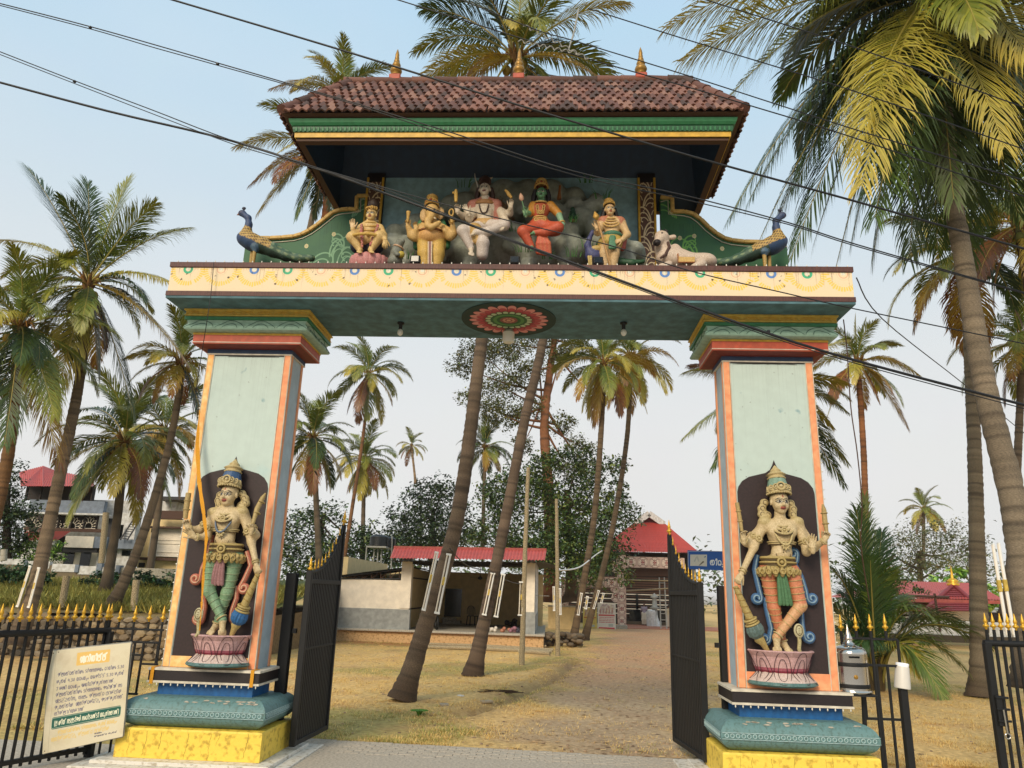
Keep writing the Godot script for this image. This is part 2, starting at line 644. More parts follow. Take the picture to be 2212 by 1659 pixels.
# Malayalam letters as strokes on a 10-high body (x, y up); a pen-up is (99, 99)
var letters := {
	"ക": [10,3,0,5,3,5,9,2,9,0,6,2,4,5,5,8,5,10,7,8,9,7,7,8,3],
	"ത": [11,2,0,0,3,0,7,3,9,5,7,4,4,3,6,5,9,8,9,10,6,9,2,6,0,5,2],
	"മ": [9,0,9,0,3,2,1,4,3,4,5,6,5,8,3,8,8,4,9,4,5,0,5],
	"ന": [9,0,0,0,7,2,9,4,7,4,2,5,7,7,9,9,6,8,1,6,0],
	"ര": [8,2,0,0,3,1,8,4,9,7,7,7,2,5,0,4,2],
	"ല": [11,2,0,0,4,2,8,4,5,3,1,5,0,7,4,6,8,9,9,10,5,8,3],
	"യ": [11,2,9,0,5,2,0,4,2,3,5,5,9,5,1,8,0,10,4,9,9],
	"പ": [8,0,9,0,0,7,0,7,9,4,9,4,5],
	"വ": [9,2,0,0,3,1,8,4,9,4,1,7,0,8,4,8,9],
	"ദ": [7,6,9,2,9,0,6,3,5,6,4,5,1,1,0],
	"സ": [11,2,0,0,4,1,8,4,9,5,5,5,0,6,8,9,9,10,4,8,0],
	"ശ": [10,4,6,2,9,0,5,3,1,6,4,6,9,9,8,9,2,7,0],
	"ഷ": [9,0,9,0,0,8,0,8,9,4,4,0,5,4,9,4,4],
	"ണ": [13,1,0,0,5,2,9,4,6,4,1,5,7,7,9,8,4,9,0,10,7,12,9,12,1],
	"അ": [13,2,3,0,5,2,9,5,6,4,0,2,1,7,2,7,9,9,9,9,0,12,0,12,9,10,9],
	"ആ": [14,2,3,0,5,2,9,5,6,4,0,7,2,7,9,9,0,12,9,13,4,11,0],
	"ട": [7,6,8,2,9,0,6,3,5,6,3,4,0,0,0],
	"ച": [8,0,9,5,9,7,6,5,4,0,4,0,0,7,0],
	"ള": [10,2,0,0,5,3,9,5,5,4,1,8,0,9,5,7,9,6,6],
	"റ": [8,1,0,0,5,2,9,6,9,8,5,7,0],
	"ഹ": [10,0,0,0,8,3,9,3,2,6,0,6,8,9,9,9,1],
	"ഴ": [9,2,0,0,5,3,9,5,5,5,0,8,0,8,5,5,6],
	"ഞ": [12,0,6,2,9,4,5,2,1,5,0,6,8,8,9,9,1,11,5,10,9],
	"ാ": [6,1,9,4,9,5,6,4,0],
	"ി": [4,0,9,1,12,3,11,3,6,2,0],
	"ീ": [5,0,9,1,12,3,12,4,10,3,8,3,0],
	"ു": [4,0,2,2,2,3,0,2,-3,0,-2],
	"െ": [6,2,9,0,5,3,0,5,3,3,5],
	"േ": [6,1,9,3,6,0,4,3,0,5,3,4,8],
	"ൈ": [9,2,9,0,5,3,0,4,4,5,9,5,3,7,0,8,5],
	"ം": [5,2,0,4,2,2,4,0,2,2,0],
	"്": [2,-2,11,0,10,1,12],
	"ർ": [8,2,0,0,3,1,8,4,9,7,7,7,2,99,99,4,9,4,13],
	"ൽ": [10,2,0,0,4,2,8,4,5,3,1,6,0,7,9,9,12,7,13],
	"ൾ": [10,2,0,0,5,3,9,5,5,5,1,8,2,8,12,5,13],
	"്ര": [5,4,10,1,8,0,3,1,-2,4,-3],
	"ഇ": [10,0,2,3,0,5,5,3,9,2,6,6,5,9,8,9,1,7,0],
	"(": [4,3,11,1,8,1,2,3,-2],")": [4,0,11,2,8,2,2,0,-2],
	".": [3,1,0,1.6,0.4],
	"0": [7,3,0,0,4,3,9,6,5,3,0],"3": [7,0,8,4,9,5,7,2,5,6,3,3,0,0,1],"5": [7,6,9,1,9,1,5,5,5,5,1,0,0],"7": [7,0,9,6,9,2,0],"9": [7,6,6,3,9,0,6,3,4,6,6,5,0],
}

func text_width(s: String) -> float:
	var x := 0.0
	for ch in s: x += 6.0 if ch == " " else float(letters[ch][0]) + 2.2 if letters.has(ch) else 5.0
	return x

# writes on the picture; size is the height of the letter body in pixels
func write(a: Art,s: String,x: float,y: float,size: float,c: Color,pen: float,width := 0.0,slope := 0.0) -> void:
	var k := size / 10.0
	var kx := width / text_width(s) if width > 0.0 else k
	var cx := x
	for ch in s:
		if ch == " " or not letters.has(ch):
			cx += 6.0 * kx
			continue
		var g: Array = letters[ch]
		var run := []
		for i in range(1,g.size() + 1,2):
			if i >= g.size() or g[i] == 99:
				var soft := []
				for j in run.size() - 1:
					var p0: Vector2 = run[maxi(j - 1,0)]
					var p3: Vector2 = run[mini(j + 2,run.size() - 1)]
					for q in 4: soft.push_back(run[j].cubic_interpolate(run[j + 1],p0,p3,q / 4.0))
				soft.push_back(run[run.size() - 1])
				a.line(soft,pen,c)
				run = []
			else:
				run.push_back(Vector2(cx + g[i] * kx,y - g[i + 1] * k + slope * cx))
		cx += (float(g[0]) + 2.2) * kx

func make_materials() -> void:
	var W := Color.WHITE
	var mott := noise_tex(1,0.012,gray(0.80),W,5)
	var soft := noise_tex(17,0.01,gray(0.9),W,4)
	var fine := noise_tex(2,0.05,gray(0.72),W,4)
	var dirt := noise_tex(3,0.02,Color(0.8,0.77,0.72),W,5,512,FastNoiseLite.TYPE_SIMPLEX_SMOOTH,0.15)
	var lumps := bump_tex(4,0.03,6.0)
	var grain := bump_tex(5,0.12,5.0)
	T = {"mott": mott,"fine": fine,"dirt": dirt,"lumps": lumps,"grain": grain}
	# the gateway's paints
	mat("yellow",Color8(236,202,78),0.62,dirt,0.9,lumps,0.25)
	mat("cushion",Color8(96,130,130),0.6,dirt,1.6,lumps,0.3)
	mat("white trim",Color8(226,216,196),0.6,mott,1.0)
	mat("blue",Color8(22,96,160),0.5,mott,1.4)
	mat("black",Color8(38,27,28),0.55,fine,1.2)
	mat("niche",Color8(52,33,33),0.6,noise_tex(6,0.03,gray(0.7),W,5),1.4)
	mat("panel",Color8(204,208,196),0.7,noise_tex(7,0.006,Color(0.88,0.95,0.98),W,4),0.35)
	mat("side blue",Color8(176,194,204),0.7,soft,0.8)
	var wash := noise_tex(8,0.013,Color8(226,136,92),Color8(236,176,128),5)
	mat("orange wash",W,0.65,wash,1.1)
	var wash2 := noise_tex(81,0.013,Color8(236,160,84),Color8(244,214,150),5)
	mat("pale wash",W,0.65,wash2,1.1)
	mat("red",Color8(196,84,54),0.55,mott,1.2)
	mat("red deep",Color8(120,40,30),0.6,mott,1.2)
	mat("navy",Color8(42,62,92),0.6,mott,1.0)
	mat("cap green",Color8(164,198,178),0.5,mott,1.5)
	mat("leaf line",Color8(62,92,84),0.6)
	mat("cap yellow",Color8(222,188,84),0.55,mott,1.5)
	mat("brown band",Color8(100,58,50),0.6,fine,1.5,null,0.5,0.2)
	mat("soffit",Color8(88,128,136),0.7,noise_tex(9,0.01,gray(0.7),W,5),0.8)
	mat("ceiling",Color8(26,52,80),0.6,mott,1.0)
	mat("eave brown",Color8(84,52,28),0.7,fine,2.0)
	mat("eave green",Color8(52,128,80),0.5,mott,1.5)
	mat("eave deep green",Color8(36,96,62),0.5,mott,1.5)
	mat("eave yellow",Color8(230,180,60),0.5,mott,1.5)
	mat("sky wall",Color8(166,206,216),0.7,mott,1.0)
	mat("wing edge",Color8(224,184,104),0.6,mott,2.0)
	mat("old concrete",Color8(120,106,84),0.9,dirt,2.5,lumps,0.8)
	mat("brass",Color8(176,132,54),0.42,mott,3.0).metallic = 0.35
	vmat("tile",0.75,fine,2.0,grain,0.4)
	vmat("rock",0.85,mott,2.0,lumps,0.9)
	vmat("paint",0.55,noise_tex(10,0.03,Color(0.74,0.7,0.64),W,6),2.4,grain,0.35)
	vmat("plain",0.6)
	# ironwork, lamps
	mat("black iron",Color8(9,9,10),0.6,fine,3.0)
	mat("gold",Color8(212,164,50),0.35).metallic = 0.45
	mat("steel",Color8(200,194,184),0.16).metallic = 1.0
	mat("lamp glass",Color8(226,222,208),0.3)
	mat("tube white",Color8(232,230,224),0.4)
	mat("cable",Color8(14,15,20),0.5)
	mat("cloth yellow",Color8(240,166,28),0.8,fine,3.0)
	mat("dark glass",Color8(14,16,18),0.12)
	# plants
	var bark := noise_tex(11,0.03,gray(0.5),W,5)
	var bk := vmat("bark",0.9,bark,1.6,lumps,1.0)
	bk.uv1_scale = Vector3(1.6,6.0,1.6)
	var lf := vmat("leaf",0.42)
	lf.backlight_enabled = true
	lf.backlight = Color(0.6,0.6,0.6)
	var bl := vmat("broad leaf",0.5)
	bl.backlight_enabled = true
	bl.backlight = Color(0.35,0.35,0.35)
	var gs := vmat("dry grass",0.85)
	gs.backlight_enabled = true
	gs.backlight = Color(0.3,0.3,0.3)
	# ground and buildings
	vmat("ground",0.95,noise_tex(12,0.03,Color(0.74,0.72,0.68),W,6),0.45,bump_tex(13,0.05,8.0),0.5)
	vmat("stone",0.9,mott,3.0,lumps,1.0)
	mat("mortar",Color8(92,80,64),0.95,fine,2.0)
	mat("cream wall",Color8(246,234,214),0.8,soft,0.5)
	mat("ochre wall",Color8(234,206,150),0.8,soft,0.5)
	mat("grey dado",Color8(166,168,164),0.8,mott,0.5)
	mat("grey wall",Color8(190,196,202),0.8,mott,0.5)
	mat("earth face",Color8(206,170,122),0.95,dirt,0.8,lumps,1.0)
	mat("red sheet",Color8(204,84,72),0.5,mott,0.5)
	mat("red sheet dull",Color8(172,84,74),0.6,mott,0.5)
	mat("dark sheet",Color8(52,50,52),0.6,mott,0.5)
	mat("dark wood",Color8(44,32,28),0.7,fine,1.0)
	mat("brown wood",Color8(92,62,46),0.75,fine,1.5)
	mat("pole bark",Color8(196,178,142),0.9,noise_tex(14,0.03,Color(0.35,0.32,0.3),W,5,512,FastNoiseLite.TYPE_SIMPLEX_SMOOTH,0.3),2.5)
	mat("paver",W,0.9,noise_tex(15,0.03,Color8(150,140,126),Color8(206,192,172),5),1.5,grain,0.5)
	mat("blue plate",Color8(28,92,172),0.4,mott,1.0)
	mat("white wall",Color8(226,226,224),0.8,noise_tex(16,0.012,Color(0.78,0.76,0.73),W,5),0.6)
	mat("blue grey",Color8(126,136,150),0.7,mott,0.6)
	mat("tank black",Color8(26,30,32),0.4)
	mat("galvanised",Color8(170,168,160),0.5,mott,2.0)
	mat("plastic brown",Color8(70,56,50),0.5)
	mat("concrete",Color8(176,168,152),0.9,dirt,0.8)
	mat("white tile",Color8(216,210,198),0.5,dirt,1.0)
	mat("plastic white",Color8(214,208,198),0.4)
	vmat("print",0.6)

var T := {}

# ---------------------------------------------------------------- sky, sun, camera
func set_stage() -> void:
	axes()
	var cam := Camera3D.new()
	cam.name = "camera"
	add_child(cam)
	cam.transform = Transform3D(Basis(cam_r,cam_u,-cam_f),EYE)
	cam.fov = rad_to_deg(2.0 * atan(829.5 / FOCAL))
	cam.near = 0.05
	cam.far = 900.0
	cam.current = true
	# a milky afternoon sky: pale blue overhead, almost white towards the horizon
	var im := Image.create(512,256,false,Image.FORMAT_RGBA8)
	var fn := FastNoiseLite.new()
	fn.seed = 5
	fn.frequency = 1.1
	fn.fractal_octaves = 4
	for y in 256:
		var el := (0.5 - (y + 0.5) / 256.0) * PI
		for x in 512:
			var az := (x + 0.5) / 512.0 * TAU
			var d := Vector3(cos(az) * cos(el),sin(el) * 2.2,sin(az) * cos(el))
			var c := Color(0.885,0.885,0.88).lerp(Color(0.71,0.83,0.915),smooth(deg_to_rad(7.0),deg_to_rad(46.0),el))
			c = c.lerp(Color(0.9,0.91,0.92),clampf(fn.get_noise_3dv(d) * 0.45,0.0,0.22))
			if el < 0.0: c = Color(0.905,0.905,0.9).lerp(Color(0.5,0.45,0.36),clampf(-sin(el) * 5.0,0.0,1.0))
			im.set_pixel(x,y,c)
	var pan := PanoramaSkyMaterial.new()
	pan.panorama = ImageTexture.create_from_image(im)
	var sky := Sky.new()
	sky.sky_material = pan
	var env := Environment.new()
	env.background_mode = Environment.BG_SKY
	env.sky = sky
	env.tonemap_mode = Environment.TONE_MAPPER_LINEAR
	env.tonemap_exposure = 1.08
	env.sdfgi_enabled = true
	env.ssao_enabled = true
	env.ssil_enabled = true
	env.fog_enabled = true
	env.fog_density = 0.0003
	env.fog_light_color = Color(0.9,0.9,0.88)
	var we := WorldEnvironment.new()
	we.name = "world"
	we.environment = env
	add_child(we)
	# low, warm sun through haze, behind the viewer's left shoulder
	var sun := DirectionalLight3D.new()
	sun.name = "sun"
	sun.light_color = Color(1.0,0.93,0.82)
	sun.light_energy = 0.9
	sun.light_angular_distance = 24.0
	sun.shadow_enabled = true
	add_child(sun)
	sun.look_at_from_position(Vector3(-5,9.2,13.5),Vector3.ZERO)

# ---------------------------------------------------------------- the gateway
func frieze_art() -> Image:
	var a := Art.new(2048,78,Color8(234,212,176))
	rng.seed = 11
	var ppm := 2048.0 / 8.96
	var tone := [Color8(70,172,128),Color8(222,150,118,150),Color8(92,134,196)]
	for i in 20:
		var cx := (0.235 + i * 0.4535) * ppm
		var cy := 6.0
		var pale := rng.randf_range(0.65,1.0)
		for k in 23:
			var w := lerpf(-0.16,PI + 0.16,k / 22.0)
			var d := Vector2(cos(w),sin(w))
			var r0 := rng.randf_range(40,43)
			if rng.randf() < 0.06: continue
			a.seg(Vector2(cx,cy) + d * r0,Vector2(cx,cy) + d * rng.randf_range(50,54),2.1,2.7,Color(Color8(240,200,84),pale))
			if k % 2 == 0: a.seg(Vector2(cx,cy) + d * 33.0,Vector2(cx,cy) + d * 37.0,0.8,0.8,Color(Color8(240,208,120),0.5 * pale))
		var c: Color = tone[i % 3]
		var faint := i % 3 == 1
		a.ring(Vector2(cx,5),11.5 if not faint else 12.5,3.6 if not faint else 1.1,c)
		a.disc(Vector2(cx,3),6.0,Color(Color8(222,226,214),0.8))
		a.ring(Vector2(cx,5),19.0,0.5,Color(Color8(214,180,140),0.5))
	a.specks(34,rng,0.6,2.2,Color(0.16,0.1,0.08,0.8),0.02,0.4)
	a.specks(16,rng,0.8,3.4,Color(0.18,0.12,0.09,0.75),0.25,0.7)
	a.streaks(60,rng,Color(0.4,0.28,0.2,0.3),0.2,0.9)
	for x in range(0,2048,3): a.seg(Vector2(x,0),Vector2(x,rng.randf_range(0,9)),0.8,0.5,Color(0.45,0.32,0.24,rng.randf_range(0,0.4)))
	return a.im

func scroll_art() -> Image:
	var a := Art.new(128,800,Color8(96,66,54))
	var cream := Color8(226,206,166)
	for i in 8:
		var y := 800.0 - i * 104.0
		var s := 1.0 if i % 2 == 0 else -1.0
		var x := 64.0 - s * 34.0
		a.curl(Vector2(x,y),-PI / 2 + s * 0.15,118,s * 0.62,6.5,cream)
		a.curl(Vector2(x + s * 12,y - 8),-PI / 2 + s * 0.35,78,s * 0.62,5.0,cream)
		a.curl(Vector2(x + s * 26,y - 4),-PI / 2 + s * 0.7,52,s * 0.6,4.0,cream)
		a.curl(Vector2(x - s * 10,y - 48),-PI / 2 - s * 0.2,40,-s * 0.6,3.5,cream)
		for k in 3: a.oval(Vector2(64 + s * (38 - k * 6),y - 60 - k * 13),8,3.2,-s * (0.6 + k * 0.3),cream)
	return a.im

func wing_art(right: bool) -> Image:
	var a := Art.new(640,360,Color8(60,104,72) if not right else Color8(52,100,62))
	rng.seed = 31 if right else 30
	var light := Color8(126,168,132) if not right else Color8(112,172,82)
	a.specks(90,rng,8,34,Color(0.16,0.34,0.3,0.10))
	var spots := [[500,250,-2.0,150,1],[420,330,-1.9,130,-1],[350,230,-1.2,110,1],[560,330,-1.4,120,1],[250,320,-1.0,110,1],[300,330,-2.2,80,-1],[460,170,-1.7,80,1],[170,330,-0.9,80,1],[530,130,-1.5,70,-1],[600,200,-1.6,80,-1]]
	for q: Array in spots:
		var x: float = q[0]
		var sg: float = q[4]
		for k in 3: a.curl(Vector2(x + k * 9 * sg,q[1] - k * 3),q[2] + k * 0.22 * sg,q[3] * (1.0 - k * 0.24),sg * 0.6,4.4 - k * 0.7,Color(light,0.85))
	for q: Array in [[330,120],[240,235],[470,60],[585,300],[130,260],[545,70]]:
		var p := Vector2(q[0],q[1])
		for k in 8: a.disc(p + Vector2(cos(k * TAU / 8),sin(k * TAU / 8)) * 8.0,3.4,Color8(214,200,150))
		a.disc(p,5,Color8(96,90,56))
		a.ring(p,3,1.0,Color8(230,220,180))
	if not right:
		for q: Array in [[215,265,20],[238,250,26],[262,270,18],[170,285,16],[180,268,12],[265,218,12],[150,300,9]]:
			for k in 5: a.oval(Vector2(q[0] + rng.randf_range(-12,12),q[1] + rng.randf_range(-6,6)),q[2] * rng.randf_range(0.3,0.7),q[2] * rng.randf_range(0.2,0.5),rng.randf() * 3,Color8(206,186,150))
	else:
		for k in 4: a.oval(Vector2(150 + rng.randf_range(-8,8),250 + rng.randf_range(-6,6)),9,5,rng.randf() * 3,Color8(206,180,160))
	a.streaks(40,rng,Color(0.08,0.1,0.07,0.3),0.1,0.35)
	if right: a.im.flip_x()
	return a.im

func lotus_art() -> Image:
	var a := Art.new(384,384,Color8(60,84,88))
	var c := Vector2(192,192)
	a.disc(c,190,Color8(30,52,46))
	for k in 22:
		var d := Vector2(cos(k * TAU / 22),sin(k * TAU / 22))
		a.oval(c + d * 130,33,21,d.angle(),Color8(52,30,34))
		a.oval(c + d * 129,30,18,d.angle(),Color8(214,140,132))
		a.oval(c + d * 112,20,15,d.angle(),Color8(176,70,76))
	a.disc(c,106,Color8(146,58,62))
	for k in 20:
		var d := Vector2(cos(k * TAU / 20 + 0.1),sin(k * TAU / 20 + 0.1))
		a.oval(c + d * 82,16,13,d.angle(),Color8(40,60,40))
		a.oval(c + d * 82,13,10.5,d.angle(),Color8(178,190,150))
	a.disc(c,74,Color8(48,88,50))
	a.ring(c,56,7,Color8(84,130,70))
	a.disc(c,36,Color8(130,74,66))
	for k in 10: a.disc(c + Vector2(cos(k * TAU / 10),sin(k * TAU / 10)) * 20,6,Color8(190,136,110))
	a.disc(c,9,Color8(200,150,120))
	return a.im

func panel_art(s: int) -> Image:
	var a := Art.new(220,860,Color8(190,206,199))
	rng.seed = 15 + s
	var fn := FastNoiseLite.new()
	fn.seed = 3 + s
	fn.frequency = 0.012
	for y in 860:
		for x in 220:
			var c := Color8(190,206,199).lerp(Color8(176,202,200),clampf(smooth(330,470,y + fn.get_noise_2d(x,y) * 120.0) * 0.9,0,1))
			a.im.set_pixel(x,y,c * (0.985 + 0.025 * fn.get_noise_2d(x * 2.0,y * 2.0)))
	a.streaks(26,rng,Color(0.42,0.44,0.42,0.07),0.05,0.5)
	a.specks(26,rng,0.4,1.6,Color(0.3,0.3,0.28,0.5))
	a.specks(5,rng,2,7,Color(0.45,0.58,0.62,0.35))
	for k in 7: a.seg(Vector2(rng.randf_range(10,210),0),Vector2(rng.randf_range(10,210),4),3,1,Color(0.2,0.2,0.18,0.5))
	return a.im

var CX := [-3.525,3.525]

func niche_outline(hw: float,y0: float,ysh: float,tip: float) -> PackedVector2Array:
	var p := PackedVector2Array([Vector2(-hw,y0),Vector2(hw,y0)])
	var half := [Vector2(1.0,0.0),Vector2(0.97,0.16),Vector2(0.86,0.34),Vector2(0.68,0.47),Vector2(0.45,0.54),Vector2(0.24,0.60),Vector2(0.12,0.70),Vector2(0.05,0.84),Vector2(0.0,1.0)]
	for q: Vector2 in half: p.push_back(Vector2(q.x * hw,lerpf(ysh,tip,q.y)))
	for i in range(half.size() - 2,-1,-1): p.push_back(Vector2(-half[i].x * hw,lerpf(ysh,tip,half[i].y)))
	return p

# scallops standing proud of the front and two sides of a moulding
func scallops(b: MB,cx: float,cz: float,hx: float,hz: float,prof: Array,pitch: float,thick: float,inner := true) -> void:
	for side in 3:
		var half := hx if side == 0 else hz
		var n := maxi(2,int(round(half * 2.0 / pitch)))
		for i in n:
			for lay in (2 if inner else 1):
				var pts := []
				for k in 13:
					var s := k / 12.0
					var u := (i + 0.5 + (s - 0.5) * (0.96 if lay == 0 else 0.5)) / n
					var v := (1.0 - pow(absf(s * 2.0 - 1.0),2.4)) * (0.96 if lay == 0 else 0.62)
					v = 1.0 - v if not inner else v
					var f := v * (prof.size() - 1)
					var j := mini(int(f),prof.size() - 2)
					var q: Vector2 = prof[j].lerp(prof[j + 1],f - j)
					var e := lerpf(-half - q.x,half + q.x,u)
					if side == 0: pts.push_back(Vector3(cx + e,q.y,cz + hz + q.x + 0.002))
					elif side == 1: pts.push_back(Vector3(cx + hx + q.x + 0.002,q.y,cz + e))
					else: pts.push_back(Vector3(cx - hx - q.x - 0.002,q.y,cz + e))
				b.tube(pts,thick,4,false)

func gateway() -> void:
	var g := thing("temple_gateway","painted temple gateway with two figured pillars, a festooned beam and a tiled roof","gateway")
	var hz := 0.273
	var cz := -0.273
	var hx := 0.587
	for s in 2:
		var cx: float = CX[s]
		var b := MB.new()
		b.moulding(cx,cz,hx - 0.012,hz - 0.012,[Vector2(0,1.05),Vector2(0,5.16)])
		var p := put("pillar",b,M["side blue"],g)
		# plinth of two tiled steps
		for st: Array in [[0.62,0.0,0.045],[0.46,0.047,0.085]]:
			b = MB.new()
			b.moulding(cx,cz,hx,hz,[Vector2(st[0],st[1]),Vector2(st[0],st[2] - 0.006),Vector2(st[0] - 0.006,st[2])])
			put("plinth_step",b,M["white tile"],p)
		b = MB.new()
		b.moulding(cx,cz,hx,hz,[Vector2(0.285,0.087),Vector2(0.285,0.385),Vector2(0.275,0.405),Vector2(0.2,0.41)])
		put("yellow_base",b,M["yellow"],p)
		# hairline cracks run over the yellow plaster
		b = MB.new()
		rng.seed = 40 + s
		for i in 7:
			var x := cx + lerpf(-0.8,0.8,(i + rng.randf() * 0.7) / 7.0)
			var y := rng.randf_range(0.36,0.405)
			var pts := []
			var zf := cz + hz + 0.2865
			for k in rng.randi_range(5,10):
				pts.push_back(Vector3(x,y,zf))
				x += rng.randf_range(-0.016,0.012)
				y = maxf(0.1,y - rng.randf_range(0.02,0.05))
			b.tube(pts,rng.randf_range(0.0008,0.0018),3,false)
		stuff(put("cracks",b,M["black"],p))
		# cushion
		var prof := []
		for k in 15:
			var w := lerpf(-1.15,1.3,k / 14.0)
			prof.push_back(Vector2(0.10 + 0.20 * cos(w),0.582 + 0.168 * sin(w)))
		prof.insert(0,Vector2(0.14,0.408))
		prof.push_back(Vector2(0.02,0.748))
		b = MB.new()
		b.moulding(cx,cz,hx,hz,prof)
		put("cushion_moulding",b,M["cushion"],p)
		# painted band of rings on the cushion, laid as thin relief
		b = MB.new()
		for side in 3:
			var half := (hx if side == 0 else hz) + 0.285
			for yy: float in [0.548,0.616]:
				var o := 0.303
				if side == 0: b.bar(Vector3(cx - half,yy,cz + hz + o),Vector3(cx + half,yy,cz + hz + o),0.008,0.006,Vector3(0,0,1))
				else:
					var sx := 1.0 if side == 1 else -1.0
					b.bar(Vector3(cx + sx * (hx + o),yy,cz - half),Vector3(cx + sx * (hx + o),yy,cz + half),0.006,0.008,Vector3(0,1,0))
			var n := int(half * 2.0 / 0.0625)
			for i in n:
				var e := lerpf(-half + 0.02,half - 0.02,(i + 0.5) / n)
				if side == 0: b.ring(Vector3(cx + e,0.582,cz + hz + 0.301),Basis(Vector3(1,0,0),Vector3(0,0,1),Vector3(0,1,0)),0.02,0.021,0.0062,12)
				else:
					var sx := 1.0 if side == 1 else -1.0
					b.ring(Vector3(cx + sx * (hx + 0.301),0.582,cz + e),Basis(Vector3(0,0,1),Vector3(1,0,0),Vector3(0,1,0)),0.02,0.021,0.0062,12)
		mat("band paint",Color8(168,196,196),0.6,T["mott"],2.0)
		put("ring_band",b,M["band paint"],p)
		# flaking patches on the shoulder of the cushion
		b = MB.new()
		for i in 16:
			var u := rng.randf_range(-0.72,0.72)
			var q: Vector2 = prof[12 + rng.randi_range(0,1)]
			var poly := []
			for k in 9: poly.push_back(Vector3(cos(k * TAU / 9) * rng.randf_range(0.01,0.06),0,sin(k * TAU / 9) * rng.randf_range(0.006,0.02)))
			var bs := Basis(Vector3(1,0,0),deg_to_rad(32.0 if q.y < 0.735 else 14.0))
			var c0 := Vector3(cx + u,q.y + 0.004,cz + hz + q.x + 0.001)
			for k in 9: b.tri(c0,c0 + bs * poly[k],c0 + bs * poly[(k + 1) % 9])
		stuff(put("flaked_paint",b,M["concrete"],p))
		b = MB.new()
		b.moulding(cx,cz,hx,hz,[Vector2(0.008,0.746),Vector2(0.008,0.888)])
		put("blue_neck",b,M["blue"],p)
		b = MB.new()
		b.moulding(cx,cz,hx,hz,[Vector2(0.09,0.889),Vector2(0.112,0.889),Vector2(0.112,0.913),Vector2(0.1,0.915)])
		put("lower_fillet",b,M["white trim"],p)
		b = MB.new()
		b.moulding(cx,cz,hx,hz,[Vector2(0.103,0.9135),Vector2(0.103,1.032)])
		put("black_slab",b,M["black"],p)
		b = MB.new()
		b.moulding(cx,cz,hx,hz,[Vector2(0.1,1.0325),Vector2(0.114,1.0325),Vector2(0.114,1.056),Vector2(0.1,1.062)])
		put("upper_fillet",b,M["white trim"],p)
		# front: sunk panel, dark ogee niche, washed border strips
		var y0 := at(537,1422,0.0).y if s == 0 else at(1745,1455,0.0).y
		var tip := at(513,986,0.0).y if s == 0 else at(1669,994,0.0).y
		b = MB.new()
		b.quad(Vector3(cx - 0.5,y0,-0.004),Vector3(cx + 0.5,y0,-0.004),Vector3(cx + 0.5,5.12,-0.004),Vector3(cx - 0.5,5.12,-0.004))
		put("front_panel",b,pmat("panel %d" % s,panel_art(s),0.7),p)
		b = MB.new()
		var nm := niche_outline(0.482,y0,tip - 0.42,tip)
		b.xf = Transform3D(Basis.IDENTITY,Vector3(cx,0,0))
		b.prism(nm,-0.004,0.001)
		put("niche_ground",b,M["niche"],p)
		var wash: String = "orange wash" if s == 1 else "pale wash"
		for e: float in [-1,1]:
			b = MB.new()
			b.box(Vector3(cx + e * (hx - 0.045),3.105,-0.008),Vector3(0.082,4.08,0.03),Basis.IDENTITY,0.008)
			put("border_strip",b,M["orange wash"] if e * (1.0 if s == 0 else -1.0) > 0 or s == 1 else M["pale wash"],p)
			for k in 2:
				b = MB.new()
				b.box(Vector3(cx + e * (hx - 0.0015 - 0.0905 * k),3.105,-0.006),Vector3(0.009,4.08,0.03),Basis.IDENTITY,0.003)
				put("white_line",b,M["white trim"],p)
			# sides
			for k: float in [-1,1]:
				b = MB.new()
				b.box(Vector3(cx + e * (hx - 0.006),3.105,cz + k * (hz - 0.06)),Vector3(0.02,4.08,0.06),Basis.IDENTITY,0.005)
				put("side_strip",b,M["orange wash"],p)
		b = MB.new()
		b.box(Vector3(cx,(1.065 + y0) / 2,-0.008),Vector3(hx * 2 - 0.18,y0 - 1.062,0.028),Basis.IDENTITY,0.006)
		put("sill_strip",b,M[wash],p)
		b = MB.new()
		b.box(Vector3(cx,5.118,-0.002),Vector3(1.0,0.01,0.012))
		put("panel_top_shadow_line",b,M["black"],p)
		# capital, from the blue band upwards
		for q: Array in [["blue_band","navy",[Vector2(0.0,5.146),Vector2(0.012,5.148),Vector2(0.012,5.205)]],
				["white_band","white trim",[Vector2(0.0,5.128),Vector2(0.014,5.128),Vector2(0.014,5.1445)]],
				["red_cove","red deep",[Vector2(0.014,5.206),Vector2(0.06,5.212),Vector2(0.15,5.238)]],
				["red_moulding","red",[Vector2(0.158,5.2385),Vector2(0.166,5.2385),Vector2(0.166,5.362),Vector2(0.15,5.364)]],
				["red_fillet","white trim",[Vector2(0.16,5.253),Vector2(0.172,5.253),Vector2(0.172,5.263),Vector2(0.16,5.263)]],
				["gold_fillet","eave yellow",[Vector2(0.15,5.3645),Vector2(0.172,5.3645),Vector2(0.172,5.392),Vector2(0.15,5.394)]],
				["cap_fillet","eave green",[Vector2(0.24,5.548),Vector2(0.272,5.551),Vector2(0.276,5.592),Vector2(0.24,5.596)]],
				["yellow_capital","cap yellow",[Vector2(0.25,5.5965),Vector2(0.272,5.604),Vector2(0.282,5.6145),Vector2(0.268,5.616),Vector2(0.268,5.672),Vector2(0.29,5.682),Vector2(0.29,5.70)]]]:
			b = MB.new()
			b.moulding(cx,cz,hx,hz,q[2])
			put(q[0],b,M[q[1]],p)
		var cap := [Vector2(0.165,5.3945),Vector2(0.22,5.398),Vector2(0.262,5.412),Vector2(0.274,5.434),Vector2(0.262,5.462),Vector2(0.238,5.49),Vector2(0.232,5.515),Vector2(0.25,5.5475)]
		b = MB.new()
		b.moulding(cx,cz,hx,hz,cap)
		put("green_capital",b,M["cap green"],p)
		b = MB.new()
